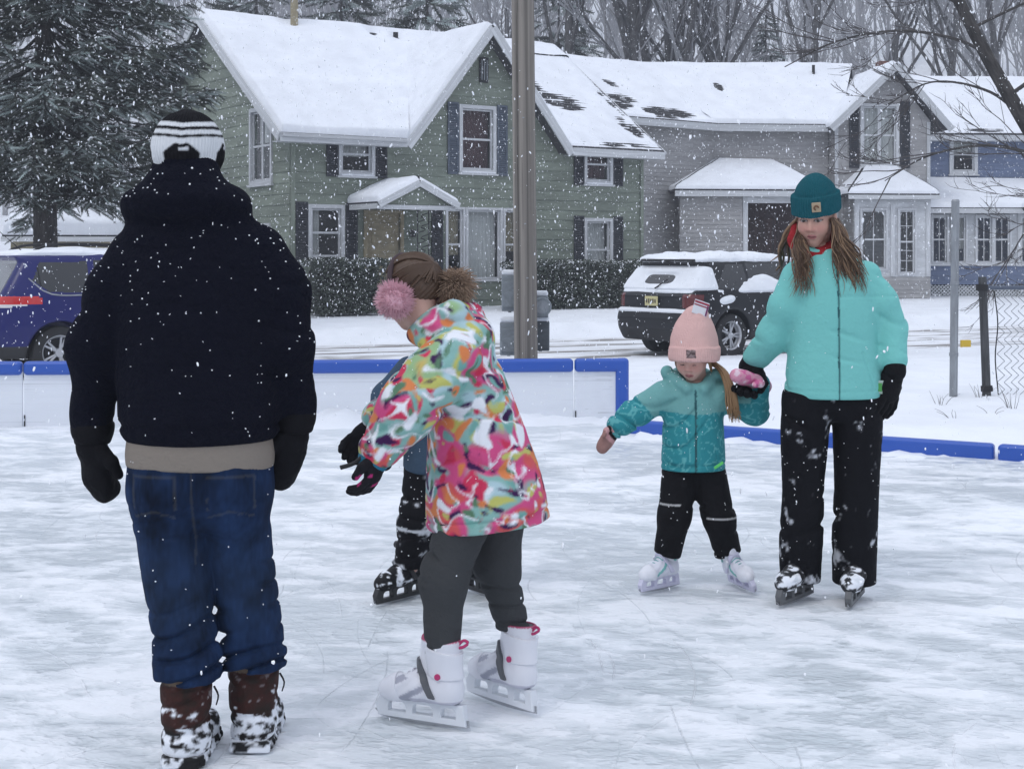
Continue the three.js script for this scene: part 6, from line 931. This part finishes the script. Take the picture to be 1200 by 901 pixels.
// ================= little girl in teal
const HAND = V(0.205, 0.918, 0.115);
{
  const t = thing('person', 'little girl in teal jacket and pink knit hat, held by the hand', 'person', [0.771, 0, -6.18]);
  const hd = headFrame([-0.004, 0.992, 0.03], [-0.42, -0.42, 1], 0.88), skin = [0.56, 0.34, 0.28], hairC = [0.26, 0.155, 0.075];
  const sL = V(-0.125, 0.828, 0.01), eL = V(-0.245, 0.755, 0.03), wL = V(-0.318, 0.705, 0.06), sR = V(0.122, 0.828, 0.01), eR = V(0.262, 0.762, 0.0), wR = V(0.272, 0.882, 0.06), hL = V(-0.052, 0.49, 0), kL = V(-0.082, 0.32, 0.03), aL = V(-0.108, 0.16, 0.0), hR = V(0.062, 0.49, 0), kR = V(0.108, 0.31, 0.02), aR = V(0.158, 0.145, -0.05);
  bodyMesh(t, { head: hd, skin, hair: hairC, child: true, lo: [-0.4, 0, -0.2], hi: [0.36, 1.0, 0.25], trunk: [[0.53, 0, 0, 0.09, 0.07], [0.65, 0, 0, 0.09, 0.07], [0.82, 0, 0, 0.09, 0.06], [0.9, 0, 0.01, 0.04, 0.04]], limbs: [chain([sL, eL, wL], [0.035, 0.03, 0.026]), chain([sR, eR, wR], [0.035, 0.03, 0.026]), chain([hL, kL, aL], [0.05, 0.04, 0.03]), chain([hR, kR, aR], [0.05, 0.04, 0.03])] });
  const torso = loft([[0.50, 0.0, 0, 0.134, 0.112], [0.56, 0.0, 0, 0.135, 0.115], [0.68, 0.0, 0, 0.130, 0.112], [0.78, 0.0, 0, 0.126, 0.104], [0.84, 0.0, 0.005, 0.108, 0.092], [0.885, 0.0, 0.01, 0.078, 0.075]], 0.02), coll = join([cap([-0.085, 0.905, -0.01], [-0.035, 0.862, 0.085], 0.030, 0.024), cap([0.085, 0.905, -0.01], [0.035, 0.862, 0.085], 0.030, 0.024), ell([0, 0.90, -0.07], [0.10, 0.05, 0.05]), cap([-0.09, 0.90, -0.03], [-0.108, 0.925, -0.01], 0.028), cap([0.09, 0.90, -0.03], [0.108, 0.915, 0.0], 0.028)], 0.02);
  const AL = chain([sL, eL, wL], [0.062, 0.057, 0.050], 0.03), AR = chain([sR, eR, wR], [0.062, 0.058, 0.048], 0.03), wj = wrinkle(0.012, 9, 12, 9, 5), jf = near((x, y, z) => { let d = smin(torso(x, y, z), smin(AL(x, y, z), AR(x, y, z), 0.01), 0.03); d = smin(d, coll(x, y, z), 0.015); return d + (z > 0 ? 0.005 * Math.exp(-Math.pow(x / 0.004, 2)) * sstep(0.87, 0.84, y) + 0.003 * Math.exp(-Math.pow((x - 0.085 + (y - 0.6) * 0.25) / 0.004, 2)) * (y > 0.53 && y < 0.62 ? 1 : 0) : 0) + 0.004 * Math.exp(-Math.pow((y - 0.54) / 0.005, 2)); }, wj, 0.05, () => 0.512);
  const jc = (x, y, z) => { const arm = Math.abs(x) > 0.15; const up = arm ? (x < 0 ? x + (y - 0.79) * 0.9 > -0.215 : y > 0.80 && x < 0.235) : y > 0.752 + 0.02 * Math.abs(x) * 5; if (z > 0.08 && Math.abs(x) < 0.02 && y < 0.86) return Math.abs(x) < 0.0045 ? [0.03, 0.10, 0.11] : up ? [0.145, 0.35, 0.34] : [0.04, 0.26, 0.28]; if (up) return [0.155, 0.36, 0.35]; const n = Math.abs(noise(x * 26, y * 26, z * 26 + 3)); return n < 0.07 ? [0.11, 0.38, 0.39] : [0.030, 0.235, 0.265]; };
  const jg = nets(jf, [-0.40, 0.48, -0.2], [0.36, 0.97, 0.2], 0.006, { color: jc }); part('jacket', jg, vfab(0.7), t);
  part('pocket_tag', rbx(0.045, 0.012, 0.006, 0, 0, 0, 0.002).rotateZ(0.6).translate(0.095, 0.545, 0.112), std(0.10, 0.55, 0.12, 0.6), t);
  const LG = join([chain([hL, kL, aL], [0.080, 0.068, 0.058], 0.03), chain([hR, kR, aR], [0.080, 0.066, 0.058], 0.03)], 0.02), wp = wrinkle(0.009, 9, 18, 9, 12), pf = near((x, y, z) => smax(LG(x, y, z), (x < 0.02 ? 0.145 - (x + 0.1) * 0.25 : 0.135 + (x - 0.15) * 0.3) - y, 0.008), wp);
  const pg = nets(pf, [-0.24, 0.08, -0.17], [0.27, 0.58, 0.17], 0.0066, { color: (x, y, z, nx, ny, nz) => nz > 0.2 && ((x < 0 && Math.abs(y - 0.375) < 0.004 && x < -0.06) || (x > 0.05 && Math.abs(y - 0.315) < 0.004)) ? [0.42, 0.42, 0.42] : [0.006, 0.006, 0.0075] }); part('snow_pants', pg, vfab(0.8), t);
  const o = { mat: phys(1, 1, 1, 0.45, { vertexColors: true }), shell: shellWhite, strap: lilac, buckle: shellWhite, accent: phys(0.25, 0.5, 0.48, 0.5), lace: std(0.2, 0.42, 0.42, 0.8), holder: lilac, color: (x, y, z) => y > 0.285 ? [0.5, 0.12, 0.14] : Math.abs((x - 0.02) + (y - 0.17) * 1.3) < 0.012 ? [0.16, 0.42, 0.40] : [0.70, 0.71, 0.78] };
  skate(t, [-0.118, 0, 0.0], Math.PI + 42 * D, { ...o, k: 0.74 }); skate(t, [0.205, 0.004, -0.03], -72 * D, { ...o, k: 0.72, roll: 0.30 });
  // tall pink hat, brim turned up, striped tag on top
  const H0 = [0.004, 0.99, 0.015], hf = join([loft([[0.985, 0.002, 0.03, 0.098, 0.105], [1.02, 0.003, 0.022, 0.103, 0.108], [1.07, 0.004, 0.012, 0.098, 0.102], [1.12, 0.006, 0.005, 0.085, 0.088], [1.16, 0.010, 0.0, 0.066, 0.066], [1.195, 0.014, 0.0, 0.045, 0.046], [1.212, 0.014, 0.0, 0.022, 0.022]], 0.015), loft([[0.975, 0.002, 0.033, 0.106, 0.113], [1.0, 0.002, 0.03, 0.109, 0.115], [1.038, 0.003, 0.024, 0.108, 0.113]], 0.01)], 0.004);
  part('knit_hat', nets(near((x, y, z) => hf(x, y, z), (x, y, z) => 0.0011 * Math.sin(Math.atan2(x - 0.004, z - 0.02) * 72) + 0.004 * noise(x * 16, y * 16, z * 16) - (z > 0.05 && y > 0.995 && y < 1.028 && Math.abs(x + 0.018) < 0.021 ? 0.001 : 0)), [-0.14, 0.94, -0.12], [0.15, 1.24, 0.17], 0.0042, { color: (x, y, z) => z > 0.08 && y > 0.994 && y < 1.028 && Math.abs(x + 0.024) < 0.020 ? (Math.abs(noise(x * 90, y * 90, 1)) < 0.2 ? [0.10, 0.07, 0.07] : [0.26, 0.20, 0.20]) : [0.66, 0.42, 0.39] }), vfab(0.95), t);
  const tg = sub('hat_tag', t); tg.position.set(0.028, 1.20, 0.045); tg.rotation.set(-0.25, 0.15, -0.30); part('tag_card', rbx(0.066, 0.062, 0.004, 0, 0, 0, 0.0015), std(0.66, 0.66, 0.70, 0.6), tg); part('tag_stripe', rbx(0.064, 0.008, 0.002, 0, 0.022, 0.003, 0.0005), std(0.30, 0.02, 0.05, 0.6), tg); part('tag_stripe', rbx(0.064, 0.005, 0.002, 0, 0.009, 0.003, 0.0005), std(0.30, 0.02, 0.05, 0.6), tg); part('tag_stripe', rbx(0.007, 0.045, 0.002, 0.028, -0.006, 0.0036, 0.0005), std(0.16, 0.02, 0.10, 0.6), tg);
  const hs = []; for (let i = 0; i < 70; i++) { const a = rr(0, 6.28), r = 0.022 * Math.sqrt(rnd()), dx = r * Math.cos(a), dz = r * Math.sin(a), L = rr(0.8, 1.05); hs.push(hairStrand([[0.085 + dx * 0.4, 0.965 + rr(-0.01, 0.01), -0.01 + dz * 0.4], [0.122 + dx * 0.8, 0.935, 0.035 + dz], [0.145 + dx, 0.87, 0.085 + dz], [0.155 + dx * 1.2 + rr(-0.006, 0.006), 0.80, 0.10 + dz], [0.165 + dx * 1.2 + rr(-0.012, 0.012), 0.93 - 0.20 * L, 0.105 + dz]], 0.0038)); }
  for (let i = 0; i < 40; i++) { const s = i % 2 ? 1 : -1, y = rr(-0.05, 0.02), z = rr(-0.06, 0.03); hs.push(hairStrand([inHead(hd, [s * 0.078, y + 0.03, z]), inHead(hd, [s * 0.083, y - 0.01, z - 0.01]), inHead(hd, [s * 0.08, y - 0.06, z - 0.03])], 0.004)); }
  part('hair', merge(hs), std(...hairC, 0.55), t);
  const pc = (x, y, z) => { const n = noise(x * 40, y * 40, z * 40); return n > 0.2 ? [0.60, 0.14, 0.30] : n < -0.25 ? [0.72, 0.55, 0.62] : [0.66, 0.30, 0.40]; };
  glove(t, 'mitten', vfab(0.9), wR, [HAND[0] - wR[0], HAND[1] - wR[1], HAND[2] - wR[2]], [0.3, -0.9, -0.2], 1, 0.98, 0.3, true, pc);
  const lc = (x, y, z) => { const q = Math.hypot(x - wL[0], y - wL[1], z - wL[2]); return q > 0.052 && q < 0.066 ? [0.015, 0.012, 0.012] : q >= 0.085 && z > 0.085 ? [0.30, 0.17, 0.15] : [0.56, 0.31, 0.31]; };
  glove(t, 'mitten', vfab(0.9), add(wL, [-0.01, -0.008, 0]), [-0.7, -0.75, 0.12], [0.2, -0.5, 0.8], 1, 0.78, 0.4, true, lc);
  flecks(t, jg, 130, 0.001, 0.0026, 0.1); flecks(t, pg, 60, 0.0012, 0.003, -0.3);
}
// ================= woman in turquoise
{
  const t = thing('person', 'woman in turquoise jacket and dark teal beanie with long hair', 'person', [1.294, 0, -6.0]);
  const hd = headFrame([-0.040, 1.585, 0.02], [-0.50, -0.30, 1], 0.97), skin = [0.50, 0.29, 0.225], hairC = [0.052, 0.027, 0.016];
  const sL = V(-0.112, 1.335, 0), eL = V(-0.198, 1.09, -0.06), wL = V(-0.262, 0.985, -0.135), sR = V(0.172, 1.335, 0), eR = V(0.270, 1.13, -0.01), wR = V(0.272, 0.995, 0.05), hL = V(-0.075, 0.80, 0), kL = V(-0.090, 0.46, 0.02), aL = V(-0.105, 0.12, 0), hR = V(0.135, 0.80, 0), kR = V(0.128, 0.46, 0.02), aR = V(0.125, 0.12, 0);
  bodyMesh(t, { head: hd, skin, hair: hairC, lo: [-0.36, 0, -0.25], hi: [0.4, 1.6, 0.3], trunk: [[0.75, 0.03, 0, 0.14, 0.09], [1.0, 0.03, 0, 0.12, 0.085], [1.3, 0.03, 0, 0.14, 0.09], [1.40, 0.02, 0, 0.12, 0.07], [1.48, -0.02, 0, 0.05, 0.05]], limbs: [chain([sL, eL, wL], [0.045, 0.038, 0.03]), chain([sR, eR, wR], [0.045, 0.038, 0.03]), chain([hL, kL, aL], [0.07, 0.05, 0.04]), chain([hR, kR, aR], [0.07, 0.05, 0.04])] });
  const torso = loft([[0.80, 0.036, 0, 0.196, 0.150], [0.90, 0.036, 0, 0.196, 0.150], [1.05, 0.034, 0, 0.182, 0.142], [1.20, 0.032, 0, 0.180, 0.140], [1.30, 0.032, 0, 0.168, 0.130], [1.37, 0.030, 0, 0.145, 0.112], [1.425, 0.018, 0, 0.105, 0.090], [1.455, 0.0, 0.0, 0.08, 0.075]], 0.025, 2.2);
  const hood = join([ell([0.02, 1.42, -0.075], [0.135, 0.055, 0.075]), cap([0.10, 1.42, -0.02], [0.085, 1.45, 0.02], 0.038, 0.030), cap([-0.085, 1.41, -0.02], [-0.075, 1.435, 0.02], 0.034, 0.028)], 0.03), wj = wrinkle(0.0075, 7, 10, 7, 7);
  const AL = chain([sL, add(sL, [-0.042, -0.12, 0]), eL, wL], [0.066, 0.070, 0.066, 0.056], 0.04), AR = chain([sR, add(sR, [0.055, -0.11, 0]), eR, wR], [0.066, 0.070, 0.066, 0.056], 0.04), jf = near((x, y, z) => { let d = smin(torso(x, y, z), smin(AL(x, y, z), AR(x, y, z), 0.01), 0.03); d = smin(d, hood(x, y, z), 0.025); const fr = z > 0.03 ? 1 : 0; return d + fr * (0.005 * Math.exp(-Math.pow((x - 0.028) / 0.005, 2)) * (y < 1.36 ? 1 : 0) + 0.004 * Math.exp(-Math.pow((x - 0.155 + (y - 0.95) * 0.35) / 0.005, 2)) * (y > 0.87 && y < 1.03 ? 1 : 0) + 0.0025 * Math.exp(-Math.pow((y - 0.872) / 0.004, 2)) + 0.003 * Math.exp(-Math.pow((y - 1.255) / 0.005, 2)) * (x > 0.03 ? 1 : 0)); }, wj, 0.05, (x, z) => 0.838 - (Math.abs(x - 0.03) > 0.225 ? 1 : 0));
  const jg = nets(jf, [-0.37, 0.79, -0.2], [0.40, 1.54, 0.2], 0.0066, { color: (x, y, z, nx, ny, nz) => z > 0.05 && Math.abs(x - 0.028) < 0.004 && y < 1.4 ? [0.03, 0.10, 0.11] : y > 1.415 && x > 0.03 && nz > 0.25 ? [0.10, 0.085, 0.045] : [0.185, 0.53, 0.495] }); part('jacket', jg, vfab(0.65), t);
  part('pocket_label', rbx(0.036, 0.055, 0.006, 0.205, 0.885, 0.085, 0.002), std(0.35, 0.45, 0.40, 0.6), t); part('label_leaf', rbx(0.02, 0.034, 0.003, 0.205, 0.885, 0.0895, 0.001), std(0.06, 0.30, 0.06, 0.6), t);
  const wp = wrinkle(0.014, 6, 9, 6, 11), pf = near((x, y, z) => smax(join([loft([[0.075, -0.10, 0.0, 0.082, 0.095], [0.2, -0.098, 0.0, 0.088, 0.095], [0.45, -0.094, 0.02, 0.088, 0.095], [0.7, -0.082, 0.01, 0.100, 0.115], [0.86, -0.07, 0, 0.10, 0.12]], 0.012), loft([[0.055, 0.122, 0.0, 0.088, 0.10], [0.2, 0.122, 0.0, 0.090, 0.098], [0.45, 0.126, 0.02, 0.090, 0.095], [0.7, 0.132, 0.01, 0.100, 0.115], [0.86, 0.13, 0, 0.10, 0.12]], 0.012), loft([[0.74, 0.03, 0, 0.16, 0.10], [0.80, 0.03, 0, 0.19, 0.13], [0.88, 0.03, 0, 0.19, 0.13]], 0.02)], 0.025)(x, y, z), 0.07 - y, 0.01), wp);
  const pg = nets(pf, [-0.24, 0.03, -0.19], [0.29, 0.92, 0.19], 0.0075, { color: (x, y, z) => { const k = sstep(0.14, 0.34, fbm(x * 12, y * 12, z * 12, 4) + sstep(0.5, 0.05, y) * 0.13 - 0.13 + 0.16 * noise(x * 60, y * 60, z * 60)); return [mix(0.0055, 0.5, k), mix(0.0058, 0.52, k), mix(0.008, 0.56, k)]; } }); part('snow_pants', pg, vfab(0.85), t);
  const o = { mat: vfab(0.5), shell: phys(0.03, 0.031, 0.034, 0.45), strap: M.tyre, buckle: M.galv, accent: M.dark, lace: M.dark, holder: std(0.10, 0.105, 0.11, 0.5), color: snowStuck([0.02, 0.02, 0.022], 0.03, 14, 6), capColor: snowStuck([0.03, 0.031, 0.034], 0.07, 22, 3) };
  skate(t, [-0.105, 0, 0.02], Math.PI + 52 * D, { ...o, k: 0.9 }); skate(t, [0.128, 0, 0.03], Math.PI + 66 * D, { ...o, k: 0.9 });
  for (const [x, z, a] of [[-0.165, 0.115, 52], [0.085, 0.15, 66]]) { const c = [x, 0.112, z], g = nets(near(ell(c, [0.042, 0.022, 0.042]), (p, q, r) => 0.016 * noise(p * 32, q * 32, r * 32), 0.1), add(c, [-0.08, -0.06, -0.08]), add(c, [0.08, 0.06, 0.08]), 0.005); part('packed_snow', g, M.snow, t); }
  // beanie with turned-up cuff and a tan patch
  const E4 = ell([0, 0.060, -0.018], [0.092, 0.122, 0.108]), E5 = ell([0, 0.045, -0.016], [0.104, 0.20, 0.122]), hat = framed(near((x, y, z) => { const dome = Math.max(E4(x, y, z), 0.03 - y), cuff = Math.max(E5(x, y, z), 0.020 - 0.05 * z - y, y - 0.098); return smin(dome, smax(cuff, -1, 0.01), 0.006); }, (x, y, z) => 0.0013 * Math.sin(Math.atan2(x, z + 0.016) * 66) + 0.0035 * noise(x * 20, y * 20, z * 20)), hd.c, hd.B, hd.k);
  part('beanie', nets(hat, add(hd.c, [-0.15, -0.05, -0.16]), add(hd.c, [0.15, 0.21, 0.16]), 0.0038), fab(0.012, 0.088, 0.110, 0.95), t);
  { const g = rbx(0.036, 0.040, 0.005, 0, 0, 0, 0.002), B = hd.B, a = 0.30, X = B.X.clone().multiplyScalar(Math.cos(a)).addScaledVector(B.Z, -Math.sin(a)), Z = B.Z.clone().multiplyScalar(Math.cos(a)).addScaledVector(B.X, Math.sin(a)); const mt = new THREE.Matrix4().makeBasis(X, B.Y, Z); g.applyMatrix4(mt); g.translate(...inHead(hd, [0.108 * Math.sin(a) * 1.02, 0.062, -0.016 + 0.126 * Math.cos(a)])); const p = part('hat_patch', g, std(0.42, 0.33, 0.22, 0.8), t); const g2 = new THREE.TorusGeometry(0.0085, 0.0035, 6, 16, 4.4).applyMatrix4(mt); g2.translate(...inHead(hd, [0.108 * Math.sin(a) * 1.06, 0.060, -0.016 + 0.131 * Math.cos(a)])); part('patch_emblem', g2, std(0.16, 0.08, 0.04, 0.8), p); }
  // red neck warmer
  part('scarf', nets(near(join([chain([inHead(hd, [-0.088, -0.045, 0.0]), inHead(hd, [-0.086, -0.10, 0.03]), inHead(hd, [-0.045, -0.155, 0.06]), inHead(hd, [0.03, -0.165, 0.055]), inHead(hd, [0.075, -0.13, 0.0])], [0.022, 0.032, 0.036, 0.036, 0.030], 0.02), chain([inHead(hd, [-0.08, -0.09, -0.04]), inHead(hd, [0, -0.10, -0.09]), inHead(hd, [0.08, -0.10, -0.04])], [0.03, 0.03, 0.03], 0.02)], 0.02), wrinkle(0.006, 16, 22, 16, 2)), add(hd.c, [-0.17, -0.24, -0.16]), add(hd.c, [0.17, 0.02, 0.16]), 0.006), fab(0.30, 0.022, 0.028, 0.9), t);
  const hs = [], lock = (x0, z0, x1, z1, yEnd, r, ph) => { const pts = []; for (let k = 0; k <= 7; k++) { const u = k / 7, y = mix(1.575, yEnd, u); pts.push([mix(x0, x1, Math.pow(u, 0.8)) + rr(-0.006, 0.006) * u + 0.020 * u * Math.sin(u * 8 + ph * 0.35), y, mix(z0, z1, Math.pow(u, 0.6)) + 0.010 * u * Math.cos(u * 8 + ph * 0.5)]); } hs.push(hairStrand(pts, r)); };
  for (let i = 0; i < 240; i++) { const a = inHead(hd, [0.078 + rr(-0.006, 0.008), 0.0, rr(-0.06, 0.045)]); lock(a[0], a[2], rr(0.015, 0.135), 0.130 + rr(-0.01, 0.018) - 0.02 * rnd(), rr(1.24, 1.42), rr(0.0014, 0.0032), rr(0, 6)); }
  for (let i = 0; i < 150; i++) { const a = inHead(hd, [-0.088 + rr(-0.006, 0.006), -0.03, rr(-0.09, -0.02)]); lock(a[0], a[2], rr(-0.165, -0.080), 0.122 + rr(-0.01, 0.016), rr(1.25, 1.40), rr(0.0014, 0.003), rr(0, 6)); }
  for (let i = 0; i < 30; i++) { const b = rr(2.6, 6.8), a = inHead(hd, [0.085 * Math.cos(b), -0.02, -0.012 + 0.1 * Math.sin(b)]); lock(a[0], a[2], a[0] * 1.6, -0.13, rr(1.33, 1.42), 0.008, rr(0, 6)); }
  const light = hs.filter((_, i) => i % 3 === 1); part('hair', merge(hs.filter((_, i) => i % 3 !== 1)), phys(0.10, 0.057, 0.034, 0.45), t); part('hair', merge(light), phys(0.24, 0.15, 0.085, 0.5), t);
  const gm = fab(0.006, 0.006, 0.0075, 0.8); glove(t, 'glove', gm, add(wL, [-0.006, -0.03, 0.0]), [-0.30, -0.85, 0.15], [-0.25, 0.25, 0.9], -1, 1.12, 0.8, false); glove(t, 'glove', gm, add(wR, [-0.004, -0.045, 0.002]), [-0.10, -1, 0.06], [-0.6, 0, -0.75], 1, 1.22, 0.30, false);
  for (const [w, e] of [[wL, eL], [wR, eR]]) { const d = V3(w[0] - e[0], w[1] - e[1], w[2] - e[2]).normalize(); part('glove_cuff', nets(near(cap(add(w, [d.x, d.y, d.z], -0.012), add(w, [d.x, d.y, d.z], 0.05), 0.052, 0.046), wrinkle(0.003, 14, 14, 14)), add(w, [-0.12, -0.12, -0.12]), add(w, [0.12, 0.1, 0.12]), 0.006), gm, t); }
  flecks(t, jg, 120, 0.001, 0.0026, 0.15); flecks(t, pg, 170, 0.0012, 0.003, -0.4);
}
// ------------------------------------------------------------------ falling snow
{
  const mats = []; const sc = V3(), P = V3();
  for (let i = 0; i < 150000; i++) {
    P.set(rr(-18, 18), rr(0.02, 9), -rr(1.3, 34)); if (Math.hypot(P.x, P.y - EYE, P.z) < 1.5) continue;
    const r = (0.0018 + 0.0058 * Math.pow(rnd(), 2.8)) * (0.3 + 0.7 * sstep(1, 12, -P.z)); sc.set(r * rr(0.5, 1.2), r * rr(0.9, 2.8), r * rr(0.5, 1.2)); QA.setFromEuler(new THREE.Euler(rr(-0.5, 0.5), rr(0, 6), rr(-0.7, 0.7))); mats.push(new THREE.Matrix4().compose(P, QA, sc));
  }
  const m = instanced('falling_snow', clump(2, 1), M.flake, mats, scene); tag(m, 'white snowflakes falling through the whole scene', 'snowflakes');
}

renderer.render(scene, camera);
